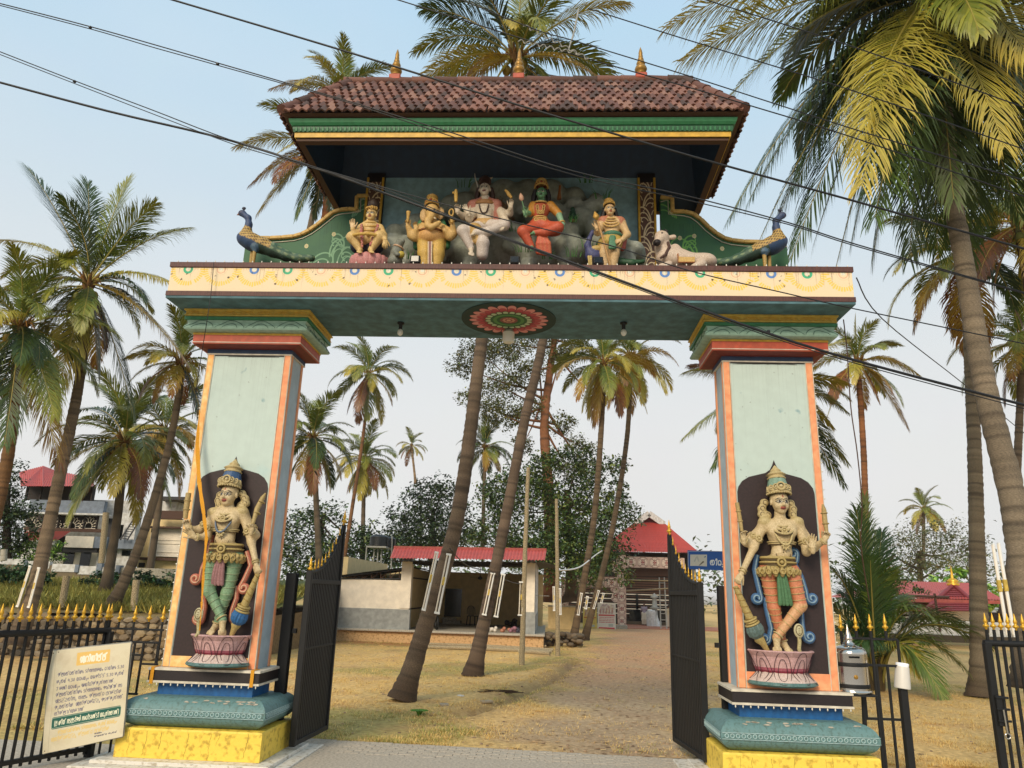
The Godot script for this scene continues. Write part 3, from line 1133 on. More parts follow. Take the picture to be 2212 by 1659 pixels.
		scallops(b,cx,cz,hx,hz,[cap[3],cap[4],cap[5],cap[6],cap[7]],0.29,0.0045)
		put("leaf_relief",b,M["leaf line"],p)
		b = MB.new()
		scallops(b,cx,cz,hx,hz,[Vector2(0.268,5.617),Vector2(0.268,5.671)],0.17,0.006)
		put("scallop_relief",b,M["eave yellow"],p)
	# beam
	var b := MB.new()
	b.moulding(0,-0.07,4.46,0.71,[Vector2(0,5.702),Vector2(0.02,5.704),Vector2(0.02,5.735),Vector2(0,5.737),Vector2(0,6.222)])
	var beam := put("beam",b,M["soffit"],g)
	b = MB.new()
	b.moulding(0,-0.07,4.46,0.71,[Vector2(0.0,5.738),Vector2(0.026,5.738),Vector2(0.026,5.802),Vector2(0.0,5.804)])
	put("brown_band",b,M["brown band"],beam)
	b = MB.new()
	b.moulding(0,-0.07,4.46,0.71,[Vector2(0.0,6.142),Vector2(0.02,6.142),Vector2(0.03,6.15),Vector2(0.03,6.218),Vector2(0.0,6.2235)])
	put("brown_band",b,M["brown band"],beam)
	mat("frieze cream",Color8(234,212,176),0.7,T["dirt"],0.6)
	b = MB.new()
	b.moulding(0,-0.07,4.46,0.71,[Vector2(0.012,5.803),Vector2(0.012,6.141)],false)
	put("frieze_ends",b,M["frieze cream"],beam)
	b = MB.new()
	b.quad(Vector3(-4.47,5.804,0.6545),Vector3(4.47,5.804,0.6545),Vector3(4.47,6.141,0.6545),Vector3(-4.47,6.141,0.6545))
	var fm := pmat("frieze",frieze_art(),0.72)
	put("frieze",b,fm,beam)
	b = MB.new()
	var lc := on(1099,692,5.69)
	var lr := (on(1200,692,5.69) - on(997,692,5.69)).length() / 2
	for k in 48:
		var d0 := Vector2(cos(k * TAU / 48),sin(k * TAU / 48))
		var d1 := Vector2(cos((k + 1) * TAU / 48),sin((k + 1) * TAU / 48))
		var h0 := lc + Vector3(d0.x,0,d0.y) * lr
		var h1 := lc + Vector3(d1.x,0,d1.y) * lr
		b.vert(lc,Vector3.DOWN,Vector2(0.5,0.5)); b.vert(h1,Vector3.DOWN,Vector2(0.5,0.5) + d1 * 0.495); b.vert(h0,Vector3.DOWN,Vector2(0.5,0.5) + d0 * 0.495)
		b.quad(h0,h1,h1 + Vector3.UP * 0.012,h0 + Vector3.UP * 0.012,Vector2(0.5,0.01),Vector2(0.5,0.01),Vector2(0.5,0.01),Vector2(0.5,0.01))
	put("painted_lotus",b,pmat("lotus",lotus_art(),0.75),beam)
	for e: float in [-1,1]:
		b = MB.new()
		b.moulding(e * 4.1 if e < 0 else 4.22,-0.05,0.28,0.34,[Vector2(0,6.2235),Vector2(0,6.29)])
		put("deck_kerb",b,M["concrete"],beam)
	# pavilion wall with its scroll-work posts and the swept wings
	b = MB.new()
	b.box(Vector3(0.03,7.23,-0.66),Vector3(4.0,2.01,0.24))
	var wall := put("pavilion_wall",b,M["sky wall"],g)
	var sm := pmat("scrollwork",scroll_art(),0.6)
	for e: float in [-1,1]:
		var px := 2.04 if e > 0.0 else -2.1
		b = MB.new()
		b.box(Vector3(px,7.24,-0.61),Vector3(0.26,2.03,0.34))
		put("post",b,M["black"],wall)
		b = MB.new()
		b.quad(Vector3(px - 0.1,6.23,-0.437),Vector3(px + 0.1,6.23,-0.437),Vector3(px + 0.1,8.1,-0.437),Vector3(px - 0.1,8.1,-0.437))
		put("scrollwork_face",b,sm,wall)
		for k: float in [-1,1]:
			b = MB.new()
			b.box(Vector3(px + k * 0.118,7.2,-0.436),Vector3(0.034,1.95,0.03),Basis.IDENTITY,0.006)
			put("post_edge",b,M["eave yellow"],wall)
	var wl := [[100,620],[450,640],[600,640],[750,632],[900,618],[1000,590],[1100,540],[1200,470],[1300,390],[1400,310],[1500,278],[1600,268],[1702,276],[1712,103],[1862,100]]
	var wr := [[132,120],[280,120],[286,300],[440,300],[550,330],[650,400],[750,500],[850,580],[950,640],[1050,668],[1200,685],[1400,690],[1600,690],[1880,690]]
	for side in 2:
		var edge := PackedVector2Array()
		for q: Array in (wl if side == 0 else wr):
			var w := at((482.8 if side == 0 else 1404.4) + q[0] * 0.16865,406 + q[1] * 0.16865,-0.45)
			edge.push_back(Vector2(w.x,w.y))
		if side == 0: edge[0] = Vector2(-4.02,edge[1].y)
		else: edge[edge.size() - 1] = Vector2(4.06,edge[edge.size() - 2].y)
		var poly := edge.duplicate()
		poly.push_back(Vector2(edge[edge.size() - 1].x,6.224))
		poly.push_back(Vector2(edge[0].x,6.224))
		var x0 := minf(poly[0].x,poly[edge.size() - 1].x)
		var x1 := maxf(poly[0].x,poly[edge.size() - 1].x)
		b = MB.new()
		b.prism(poly,-0.58,-0.46,Rect2(x0,6.22,x1 - x0,1.2))
		var wing := put("wing",b,pmat("wing paint %d" % side,wing_art(side == 1),0.65),g)
		b = MB.new()
		var off := []
		for i in edge.size():
			var d := (edge[mini(i + 1,edge.size() - 1)] - edge[maxi(i - 1,0)]).normalized()
			var q := edge[i] - Vector2(-d.y,d.x) * 0.075
			off.push_back(Vector3(q.x,q.y,-0.452))
			if i:
				b.bar(Vector3(edge[i - 1].x,edge[i - 1].y - 0.005,-0.5),Vector3(edge[i].x,edge[i].y - 0.005,-0.5),0.17,0.055,Vector3(0,0,1).cross(Vector3(edge[i].x - edge[i - 1].x,edge[i].y - edge[i - 1].y,0)),0.01)
		put("wing_coping",b,M["wing edge"],wing)
		b = MB.new()
		b.tube(off,0.007,5)
		put("wing_line",b,M["white trim"],wing)
		b = MB.new()
		b.box(Vector3(-3.97 if side == 0 else 4.04,6.4,-0.36),Vector3(0.36 if side == 0 else 0.3,0.35,0.34),Basis.IDENTITY,0.015)
		put("end_block",b,M["old concrete"],wing)
	roof(g)
	lamps()

func tile_mesh(c: Color,w: float,l: float) -> ArrayMesh:
	var b := MB.new()
	b.col = c
	var n := 6
	var up := func(i: int) -> float: return 0.016 * sin(TAU * (float(i) / n) - 0.6) + (0.012 if i == n else 0.0)
	for i in n:
		var xa := (float(i) / n - 0.5) * w
		var xb := (float(i + 1) / n - 0.5) * w
		var ya: float = up.call(i)
		var yb: float = up.call(i + 1)
		var na := Vector3(-0.1 * cos(TAU * float(i) / n - 0.6) * TAU / 6.0 * 1.4,1,0)
		var nb := Vector3(-0.1 * cos(TAU * float(i + 1) / n - 0.6) * TAU / 6.0 * 1.4,1,0)
		b.squad(Vector3(xa,ya,l),Vector3(xb,yb,l),Vector3(xb,yb,0),Vector3(xa,ya,0),na,nb,nb,na)
		b.quad(Vector3(xa,ya - 0.024,l - 0.004),Vector3(xb,yb - 0.024,l - 0.004),Vector3(xb,yb,l),Vector3(xa,ya,l))
	b.quad(Vector3(w / 2,up.call(n) - 0.024,l),Vector3(w / 2,up.call(n) - 0.024,0),Vector3(w / 2,up.call(n),0),Vector3(w / 2,up.call(n),l))
	return b.done()

func roof(g: Node3D) -> void:
	var cx := 0.05
	var EY := 8.11
	var RY := 9.40
	var zf := 1.25
	var zb := -0.95
	var zr := 0.15
	var xe := 3.03
	var xr := 2.5
	var b := MB.new()
	var e := [Vector3(cx - xe,EY,zf),Vector3(cx + xe,EY,zf),Vector3(cx + xe,EY,zb),Vector3(cx - xe,EY,zb)]
	var r := [Vector3(cx - xr,RY,zr),Vector3(cx + xr,RY,zr)]
	var ce0 := []
	for k in 4: ce0.push_back(Vector3(cx + 2.84 * (-1 if k == 0 or k == 3 else 1),8.06,0.11 + 0.97 * (1 if k < 2 else -1)))
	b.quad(e[0],e[1],r[1],r[0])
	b.quad(e[2],e[3],r[0],r[1])
	b.tri(e[1],e[2],r[1])
	b.tri(e[3],e[0],r[0])
	for k in 4: b.quad(e[k],ce0[k],ce0[(k + 1) % 4],e[(k + 1) % 4])
	var rf := put("roof",b,M["eave brown"],g)
	# eaves: green moulding with a leaf course, yellow board, dark ceiling
	var fx := 2.88
	var fcz := 0.11
	var fz := 1.01
	for q: Array in [["eave_moulding","eave green",[Vector2(-0.01,7.985),Vector2(0.035,7.99),Vector2(0.06,8.02),Vector2(0.075,8.07),Vector2(0.0,8.072)]],
			["leaf_course","eave deep green",[Vector2(-0.02,7.905),Vector2(0.012,7.906),Vector2(0.022,7.95),Vector2(0.02,7.984)]],
			["yellow_board","eave yellow",[Vector2(-0.02,7.835),Vector2(-0.006,7.835),Vector2(-0.002,7.905)]],
			["brown_board","eave brown",[Vector2(-0.12,7.79),Vector2(-0.03,7.792),Vector2(-0.03,7.834)]]]:
		b = MB.new()
		b.moulding(cx,fcz,fx,fz,q[2],false)
		put(q[0],b,M[q[1]],rf)
	b = MB.new()
	for i in 96:
		var x := cx - fx + (i + 0.5) * fx * 2 / 96.0
		b.bar(Vector3(x,7.912,fcz + fz + 0.019),Vector3(x,7.968,fcz + fz + 0.026),0.028,0.012,Vector3(0,0,1),0.005)
	put("leaf_row",b,M["eave green"],rf)
	b = MB.new()
	var ce := []
	for k in 4: ce.push_back(Vector3(cx + (fx - 0.06) * (-1 if k == 0 or k == 3 else 1),7.836,fcz + (fz - 0.06) * (1 if k < 2 else -1)))
	var c0 := Vector3(cx - xr,9.16,zr)
	var c1 := Vector3(cx + xr,9.16,zr)
	b.quad(c0,c1,ce[1],ce[0])
	b.quad(c1,c0,ce[3],ce[2])
	b.tri(c1,ce[2],ce[1])
	b.tri(c0,ce[0],ce[3])
	put("ceiling",b,M["ceiling"],rf)
	# clay tiles
	var tones := [Color8(138,92,76),Color8(152,104,86),Color8(118,78,64),Color8(104,70,58),Color8(162,118,98),Color8(88,62,52)]
	var W := 0.118
	var kinds := []
	for c: Color in tones: kinds.push_back(tile_mesh(c.srgb_to_linear(),W * 0.99,0.225))
	rng.seed = 77
	var rest := []
	for c in tones: rest.push_back([])
	var count := 0
	for face in 3:
		var a0: Vector3 = [e[0],e[1],e[3]][face]
		var a1: Vector3 = [e[1],e[2],e[0]][face]
		var t0: Vector3 = [r[0],r[1],r[0]][face]
		var t1: Vector3 = [r[1],r[1],r[0]][face]
		var along := (a1 - a0).normalized()
		var mid := ((t0 + t1) - (a0 + a1)) * 0.5
		var upd := (mid - along * mid.dot(along))
		var slope := upd.length()
		upd = upd.normalized()
		var nor := along.cross(upd).normalized()
		var rows := 9
		for row in rows:
			var f := float(row) / rows
			var l0 := a0.lerp(t0,f)
			var l1 := a1.lerp(t1,f)
			var len := (l1 - l0).length()
			var n := int(len / W)
			for i in n:
				var k := rng.randi() % tones.size()
				if f > 0.86 and rng.randf() < 0.7: k = 5 if rng.randf() < 0.5 else 3
				var o := l0 + along * ((len - n * W) * 0.5 + (i + 0.5) * W) + nor * (0.052 + rng.randf_range(-0.004,0.006)) + along * rng.randf_range(-0.006,0.006)
				var down := (-upd + nor * 0.02).normalized()
				var bs := Basis(along,down.cross(along).normalized(),down)
				bs = bs.rotated(nor,rng.randf_range(-0.03,0.03))
				var t := Transform3D(bs,o - down * 0.2 - upd * 0.0)
				if face == 0 and count < 300:
					count += 1
					var m := obj("roof_tile",kinds[k],M["tile"],rf)
					m.transform = t
				else:
					rest[k].push_back(t)
	for k in tones.size(): swarm("roof_tiles",kinds[k],M["tile"],rest[k],rf)
	# ridge and hip capping tiles
	var lines := [[r[0] - Vector3(0.1,0,0),r[1] + Vector3(0.1,0,0)],[e[0],r[0]],[e[1],r[1]],[e[2],r[1]],[e[3],r[0]]]
	for q: Array in lines:
		var p0: Vector3 = q[0]
		var p1: Vector3 = q[1]
		var n := maxi(3,int((p1 - p0).length() / 0.34))
		for i in n:
			var s0 := p0.lerp(p1,float(i) / n) + Vector3.UP * 0.045
			var s1 := p0.lerp(p1,(i + 1.06) / n) + Vector3.UP * (0.045 + rng.randf_range(-0.004,0.008))
			b = MB.new()
			b.col = tones[[3,5,2,0][rng.randi() % 4]].srgb_to_linear()
			b.tube([s0,s0.lerp(s1,0.05),s1],[0.086,0.08,0.066],10)
			put("ridge_tile",b,M["tile"],rf)
	# three brass finials on the ridge
	for px: Array in [[853,0],[1120,1],[1385,2]]:
		var base := at(px[0],183,zr)
		b = MB.new()
		b.box(Vector3(base.x,RY + 0.1,zr),Vector3(0.17,0.1,0.15),Basis.IDENTITY,0.012)
		var f := put("finial",b,M["red"],rf)
		b = MB.new()
		b.lathe([Vector2(0.0,0),Vector2(0.07,0),Vector2(0.078,0.015),Vector2(0.05,0.03),Vector2(0.085,0.06),Vector2(0.1,0.1),Vector2(0.085,0.145),Vector2(0.05,0.165),Vector2(0.06,0.18),Vector2(0.072,0.21),Vector2(0.058,0.25),Vector2(0.038,0.265),Vector2(0.05,0.28),Vector2(0.044,0.31),Vector2(0.032,0.33),Vector2(0.038,0.345),Vector2(0.03,0.40),Vector2(0.034,0.41),Vector2(0.022,0.47),Vector2(0.004,0.53)],16,Transform3D(Basis.IDENTITY.scaled(Vector3(0.92,0.92,0.92)),Vector3(base.x,RY + 0.15,zr)))
		put("brass_spire",b,M["brass"],f)

func lamps() -> void:
	# bulbs and the round lamp under the beam
	for q: Array in [[866,697,"bare bulb in a black holder under the left half of the beam"],[1347,697,"bare bulb in a black holder under the right half of the beam"]]:
		var p := on(q[0],q[1],5.70)
		var t := thing("hanging_bulb",q[2],"light bulb",p,0.0,"bulbs under the beam")
		var b := MB.new()
		b.lathe([Vector2(0.0,0.0),Vector2(0.05,0.0),Vector2(0.05,-0.02),Vector2(0.026,-0.03),Vector2(0.026,-0.1),Vector2(0.0,-0.1)].map(func(v): return Vector2(v.x,v.y)),12)
		put("holder",b,M["black iron"],t)
		b = MB.new()
		b.ball(Vector3(0,-0.145,0),Vector3(0.04,0.05,0.04),12,8)
		put("bulb",b,M["lamp glass"],t)
	var p := on(1099,712,5.69)
	var t := thing("ceiling_lamp","white cylindrical lamp hanging from the painted lotus under the beam","lamp",p)
	var b := MB.new()
	b.lathe([Vector2(0.0,-0.2),Vector2(0.06,-0.2),Vector2(0.082,-0.185),Vector2(0.085,-0.05),Vector2(0.07,-0.04)],16)
	put("shade",b,M["lamp glass"],t)
	b = MB.new()
	b.lathe([Vector2(0.07,-0.042),Vector2(0.075,-0.03),Vector2(0.06,0.0),Vector2(0.0,0.0)],16)
	put("fitting",b,M["galvanised"],t)

# ---------------------------------------------------------------- painted cement figures
func lin(r: int,g: int,b: int) -> Color: return Color8(r,g,b).srgb_to_linear()

func cl(x: float,y: float,z: float) -> Vector3: return at(362.1 + x * 0.2975,965.5 + y * 0.2976,z)
func cr(x: float,y: float,z: float) -> Vector3: return at(1536.1 + x * 0.3173,976.5 + y * 0.3173,z)
func c3(x: float,y: float,z: float) -> Vector3: return at(735.1 + x * 0.1488,362.1 + y * 0.1488,z)
func c4(x: float,y: float,z: float) -> Vector3: return at(965.5 + x * 0.13888,351.1 + y * 0.13888,z)
func c5(x: float,y: float,z: float) -> Vector3: return at(1239.8 + x * 0.1488,373.0 + y * 0.1488,z)
func c6(x: float,y: float,z: float) -> Vector3: return at(482.8 + x * 0.16865,406.0 + y * 0.16865,z)
func c7(x: float,y: float,z: float) -> Vector3: return at(1404.4 + x * 0.16865,406.0 + y * 0.16865,z)

# a face with painted eyes, brows and lips; s is half the height from chin to crown
func head(out: MB,c: Vector3,s: float,bs: Basis,skin: Color,lip: Color,hair: Color,cell_k := 15.0) -> void:
	var b := Body.new()
	var P := func(x: float,y: float,z: float) -> Vector3: return c + bs * (Vector3(x,y,z) * s)
	b.ell(P.call(0,0.28,-0.12),Vector3(0.74,0.74,0.8) * s,skin,0.1 * s,bs)
	b.ell(P.call(0,-0.12,0.12),Vector3(0.64,0.84,0.62) * s,skin,0.15 * s,bs)
	b.ell(P.call(0,-0.74,0.36),Vector3(0.3,0.22,0.27) * s,skin,0.2 * s,bs)
	for e: float in [-1,1]:
		b.ell(P.call(e * 0.36,-0.3,0.42),Vector3(0.25,0.26,0.24) * s,skin,0.15 * s,bs)
		b.ell(P.call(e * 0.3,0.05,0.58),Vector3(0.2,0.12,0.13) * s,skin,0.05 * s,bs)
		b.cap(P.call(e * 0.12,0.24,0.68),P.call(e * 0.46,0.26,0.54),0.05 * s,0.04 * s,skin,0.08 * s)
		b.ell(P.call(e * 0.11,-0.24,0.75),Vector3(0.09,0.07,0.08) * s,skin,0.05 * s,bs)
		b.ell(P.call(e * 0.76,-0.02,-0.02),Vector3(0.09,0.26,0.16) * s,skin,0.04 * s,bs)
	b.cap(P.call(0,0.16,0.68),P.call(0,-0.2,0.85),0.07 * s,0.11 * s,skin,0.08 * s)
	b.ell(P.call(0,-0.45,0.69),Vector3(0.22,0.065,0.09) * s,lip,0.04 * s,bs)
	b.ell(P.call(0,-0.56,0.67),Vector3(0.17,0.07,0.09) * s,lip,0.04 * s,bs)
	var inv := bs.transposed()
	var dark := lin(26,20,18)
	var white := lin(224,216,196)
	var paint := func(w: Vector3,c0: Color) -> Color:
		var p := inv * (w - c) / s
		if p.z < 0.25:
			return hair if (p.z < -0.15 and p.y > -0.2) or p.y > 0.6 else c0
		for e: float in [-1,1]:
			var u := (p.x - e * 0.3) / 0.235
			var v := (p.y - 0.05) / 0.135
			var q := 1.0 - u * u
			if absf(u) < 1.15 and absf(v) < maxf(q,0.0) + 0.3:
				if absf(v) > maxf(q,0.0) - 0.12 and v > -0.9: return dark
				if Vector2(p.x - e * 0.3,p.y - 0.06).length() < 0.105: return dark
				return white
			var br := p.y - (0.33 - 0.1 * u * u)
			if absf(u) < 1.25 and absf(br) < 0.04: return dark
		if absf(p.x) < 0.05 and p.y > 0.42 and p.y < 0.66: return lip
		if p.y > -0.62 and p.y < -0.38 and absf(p.x) < 0.25 and p.z > 0.55:
			if absf(p.y + 0.505) < 0.022: return dark
			if Vector2(p.x / 0.25,(p.y + 0.505) / 0.11).length() < 1.0: return lip
		return c0
	b.mesh_into(out,s / cell_k,paint)

# five fingers on a palm: d points along the fingers, n out of the palm, thumb is +1 or -1 along d x n; curl 0 open .. 1 fist
func hand(out: MB,wrist: Vector3,d: Vector3,n: Vector3,size: float,curl: float,thumb: float,col: Color) -> void:
	d = d.normalized()
	n = (n - d * n.dot(d)).normalized()
	var x := d.cross(n).normalized()
	var b := Body.new()
	b.cap(wrist - d * size * 0.18,wrist + d * size * 0.12,size * 0.15,size * 0.17,col,size * 0.06)
	b.ell(wrist + d * size * 0.3,Vector3(size * 0.23,size * 0.27,size * 0.11),col,size * 0.08,Basis(x,d,n) if x.cross(d).dot(n) > 0 else Basis(-x,d,n))
	for i in 4:
		var u := (i - 1.5) * 0.125 * thumb
		var l: float = [0.40,0.46,0.43,0.33][3 - i]
		var p := wrist + d * size * (0.47 + 0.04 * (1.0 - absf(i - 1.6) * 0.6)) + x * u * size
		var w := curl * 1.1
		var spread := x * u * (0.55 if curl < 0.4 else 0.1)
		var r := size * 0.062
		var dir := (d * cos(w * 0.8 + 0.1) + n * sin(w * 0.8 + 0.1) + spread).normalized()
		for k in 3:
			var q: Vector3 = p + dir * l * size * [0.42,0.32,0.26][k]
			b.cap(p,q,r,r * 0.9,col,size * 0.015)
			r *= 0.88
			p = q
			w += curl * 0.95 + 0.12
			dir = (d * cos(w) + n * sin(w) + spread * 0.6).normalized()
	var tp := wrist + d * size * 0.16 + x * thumb * size * 0.18
	var td := (d * 0.62 + x * thumb * (0.75 - curl * 0.5) + n * (0.25 + curl * 0.5)).normalized()
	b.cap(wrist + d * size * 0.1 + x * thumb * size * 0.08,tp,size * 0.12,size * 0.09,col,size * 0.05)
	b.cap(tp,tp + td * size * 0.24,size * 0.085,size * 0.07,col,size * 0.03)
	b.cap(tp + td * size * 0.24,tp + (td * 0.42 + (d * 0.1 + n * curl * 0.1)) * size,size * 0.068,size * 0.052,col,size * 0.02)
	b.mesh_into(out,size / 22.0)

func foot(b: Body,ankle: Vector3,toe: Vector3,r: float,col: Color) -> void:
	var d := (toe - ankle)
	var heel := ankle - d * 0.18 + Vector3(0,-r * 0.4,0)
	b.cap(ankle,heel,r * 0.8,r * 0.75,col,0.02)
	b.cap(ankle,toe - d * 0.25,r * 0.85,r * 0.66,col,0.02)
	var x := d.cross(Vector3.UP).normalized()
	for i in 5: b.cap(toe - d * 0.3 + x * (i - 2) * r * 0.36,toe - d * 0.03 * absf(i - 1.0) + x * (i - 2) * r * 0.4,r * 0.36,r * 0.24,col,0.006)

func crown_shape(b: MB,base: Vector3,tip: Vector3,r: float,gold: Color,deep: Color,jewel: Color) -> void:
	var y := tip - base
	var h := y.length()
	y = y / h
	var x := y.cross(Vector3(0,0,1)).normalized()
	var t := Transform3D(Basis(x,y,x.cross(y)),base)
	b.col = gold
	b.lathe([Vector2(r * 1.02,0),Vector2(r * 1.1,h * 0.03),Vector2(r * 1.06,h * 0.09),Vector2(r * 1.12,h * 0.13),Vector2(r * 0.98,h * 0.27)],20,t)
	b.col = deep
	b.lathe([Vector2(r * 0.98,h * 0.27),Vector2(r * 0.8,h * 0.52)],20,t,12,0.08)
	b.col = gold
	b.lathe([Vector2(r * 0.8,h * 0.52),Vector2(r * 0.9,h * 0.55),Vector2(r * 0.72,h * 0.6),Vector2(r * 0.78,h * 0.64),Vector2(r * 0.95,h * 0.665),Vector2(r * 0.6,h * 0.75),Vector2(r * 0.42,h * 0.78),Vector2(r * 0.52,h * 0.81),Vector2(r * 0.3,h * 0.88),Vector2(r * 0.2,h * 0.93),Vector2(0.002,h)],20,t)
	# upright medallions round the front of the band
	for k in 7:
		var w := lerpf(-1.3,1.3,k / 6.0)
		var p := t * Vector3(sin(w) * r * 1.1,h * (0.16 + 0.05 * cos(w * 1.2)),cos(w) * r * 1.1)
		var s := r * (0.36 if k == 3 else 0.24)
		b.col = gold
		b.ring(p,Basis(t.basis.x * cos(w),t.basis.z,t.basis.y),s,s,s * 0.28,12)
		b.col = jewel
		b.ball(p,Vector3(s,s,s) * 0.45,8,6)
	b.col = gold
	for k in 15:
		var w := lerpf(-1.5,1.5,k / 14.0)
		b.ball(t * Vector3(sin(w) * r * 1.12,h * 0.02,cos(w) * r * 1.12),Vector3.ONE * r * 0.11,6,4)

func lotus(b: MB,c: Vector3,r: float,top: float,waist: float,foot_y: float) -> void:
	var pale := lin(222,182,186)
	var white := lin(226,206,200)
	var t := Transform3D(Basis.IDENTITY.scaled(Vector3(1,1,0.86)),Vector3(c.x,0,c.z))
	b.col = lin(150,44,72)
	b.lathe([Vector2(r * 0.80,waist),Vector2(r * 0.83,lerpf(waist,top,0.1))],36,t,18,0.03)
	b.col = lin(196,110,132)
	b.lathe([Vector2(r * 0.83,lerpf(waist,top,0.1)),Vector2(r * 0.87,lerpf(waist,top,0.24))],36,t,12,0.03)
	b.col = pale
	b.lathe([Vector2(r * 0.87,lerpf(waist,top,0.24)),Vector2(r * 0.94,lerpf(waist,top,0.75)),Vector2(r * 1.06,top),Vector2(r * 1.02,top + 0.012),Vector2(r * 0.9,top + 0.002),Vector2(0.001,top)],36,t,12,0.03)
	b.col = white
	b.lathe([Vector2(r * 1.07,lerpf(foot_y,waist,0.35)),Vector2(r * 0.9,lerpf(foot_y,waist,0.75)),Vector2(r * 0.79,waist + 0.004)],40,t,14,0.05)
	b.col = lin(96,134,134)
	b.lathe([Vector2(r * 1.0,foot_y),Vector2(r * 1.12,lerpf(foot_y,waist,0.14)),Vector2(r * 1.07,lerpf(foot_y,waist,0.36))],40,t,14,0.05)
	# inked petal outlines
	b.col = lin(74,44,56)
	for k in 9:
		for lay in 2:
			for tier in 2:
				var pts := []
				for i in 15:
					var s := i / 14.0
					var w := TAU * (k + 0.5 + (s - 0.5) * (0.94 if lay == 0 else 0.5)) / 9.0
					var v := (1.0 - pow(absf(s * 2.0 - 1.0),2.6)) * (0.97 if lay == 0 else 0.66)
					var q: Vector2 = Vector2(lerpf(r * 0.815,r * 1.02,v),lerpf(waist,top,v)) if tier == 0 else Vector2(lerpf(r * 0.80,r * 1.075,v),lerpf(waist,foot_y + 0.03,v))
					if sin(w) > 0.25: continue
					pts.push_back(t * Vector3(cos(w) * (q.x + 0.004),q.y,-sin(w) * (q.x + 0.004)))
				if pts.size() > 3: b.tube(pts,0.0035,4,false)

func scarf(b: MB,pts: Array,r0: float,r1: float,col: Color,edge: Color,turn := 1.0) -> void:
	# ends in a spiral curl
	var p := pts.duplicate()
	var last: Vector3 = p[p.size() - 1]
	var d: Vector3 = (last - p[p.size() - 2]).normalized()
	var side := Vector3(-d.y,d.x,0) * turn
	var n := 16
	var rad := r1 * 1.9
	var c := last + side * rad
	for k in range(1,n + 1):
		var w := TAU * 1.15 * k / n
		var rr := rad * (1.0 - 0.62 * k / n)
		p.push_back(c - side * cos(w) * rr + d * sin(w) * rr + Vector3(0,0,0.02 * k / n))
	var rs := []
	for i in p.size(): rs.push_back(lerpf(r0,r1,float(i) / p.size()))
	b.col = col
	b.tube(p,rs,8)
	b.col = edge
	var q := []
	for i in p.size(): q.push_back(p[i] + Vector3(0.0,0,rs[i] * 0.9))
	b.tube(q,r1 * 0.32,5)

func mace(b: MB,top: Vector3,ball: Vector3,tail: Vector3,r: float,ball_col: Color,wood: Color,twist: Color) -> void:
	b.col = wood
	var d := (ball - top)
	b.tube([top,top + d * 0.45,top + d * 0.78],[0.03,0.042,0.05],12)
	b.col = twist
	var f := b.frame_at(d)
	var pts := []
	for k in 60:
		var s := k / 59.0
		pts.push_back(top + d * s * 0.76 + (f.x * cos(s * 34.0) + f.z * sin(s * 34.0)) * lerpf(0.031,0.05,s))
	b.tube(pts,0.006,4)
	b.col = wood
	for q: Vector2 in [Vector2(0.76,0.07),Vector2(0.81,0.062),Vector2(0.86,0.078)]:
		var e := f
		b.ring(top + d * q.x,Basis(e.x,e.y,e.z),q.y,q.y,0.014,14)
	b.col = ball_col
	var y := d.normalized()
	var t := Transform3D(Basis(f.x,y,f.z),ball)
	b.lathe([Vector2(0.01,-r),Vector2(r * 0.55,-r * 0.85),Vector2(r * 0.9,-r * 0.45),Vector2(r,0),Vector2(r * 0.9,r * 0.5),Vector2(r * 0.5,r * 0.9),Vector2(0.01,r)].map(func(v): return Vector2(v.x,v.y)),32,t,14,0.16)
	b.col = wood
	b.tube([ball + y * r * 0.8,ball + y * r * 0.98,ball.lerp(tail,0.6),tail],[0.05,0.062,0.04,0.026],12)

func folds(b: MB,hip: Vector3,knee: Vector3,r0: float,r1: float,n: int,col: Color,thick := 0.006,from := 0.08) -> void:
	b.col = col
	var d := knee - hip
	for i in n:
		var s := lerpf(from,0.98,float(i) / maxi(1,n - 1))
		var r := lerpf(r0,r1,s) * 1.04
		var f := b.frame_at(-d)
		var fr := Vector3(0,0,1) - f.y * f.y.z
		fr = fr.normalized()
		var x := f.y.cross(fr)
		var pts := []
		for k in 13:
			var w := lerpf(-1.9,1.9,k / 12.0)
			pts.push_back(hip + d * s + (fr * cos(w) + x * sin(w)) * r + d.normalized() * r * 0.42 * cos(w * 0.8))
		b.tube(pts,thick,5)

func cobra(b: MB,p: Array,hood: Vector3,s: float) -> void:
	b.col = lin(196,186,140)
	b.tube(p,s * 0.3,8)
	b.col = lin(206,200,164)
	b.ball(hood,Vector3(s * 0.8,s * 1.1,s * 0.3),12,8)
	b.col = lin(120,100,60)
	b.ring(hood + Vector3(0,0.1 * s,s * 0.27),Basis(Vector3(1,0,0),Vector3(0,0,1),Vector3(0,1,0)),s * 0.5,s * 0.75,s * 0.06,14)
	for k in 5: b.ball(hood + Vector3(0,(k - 3) * s * 0.34,s * 0.3),Vector3(s * 0.16,s * 0.05,s * 0.05),6,4)

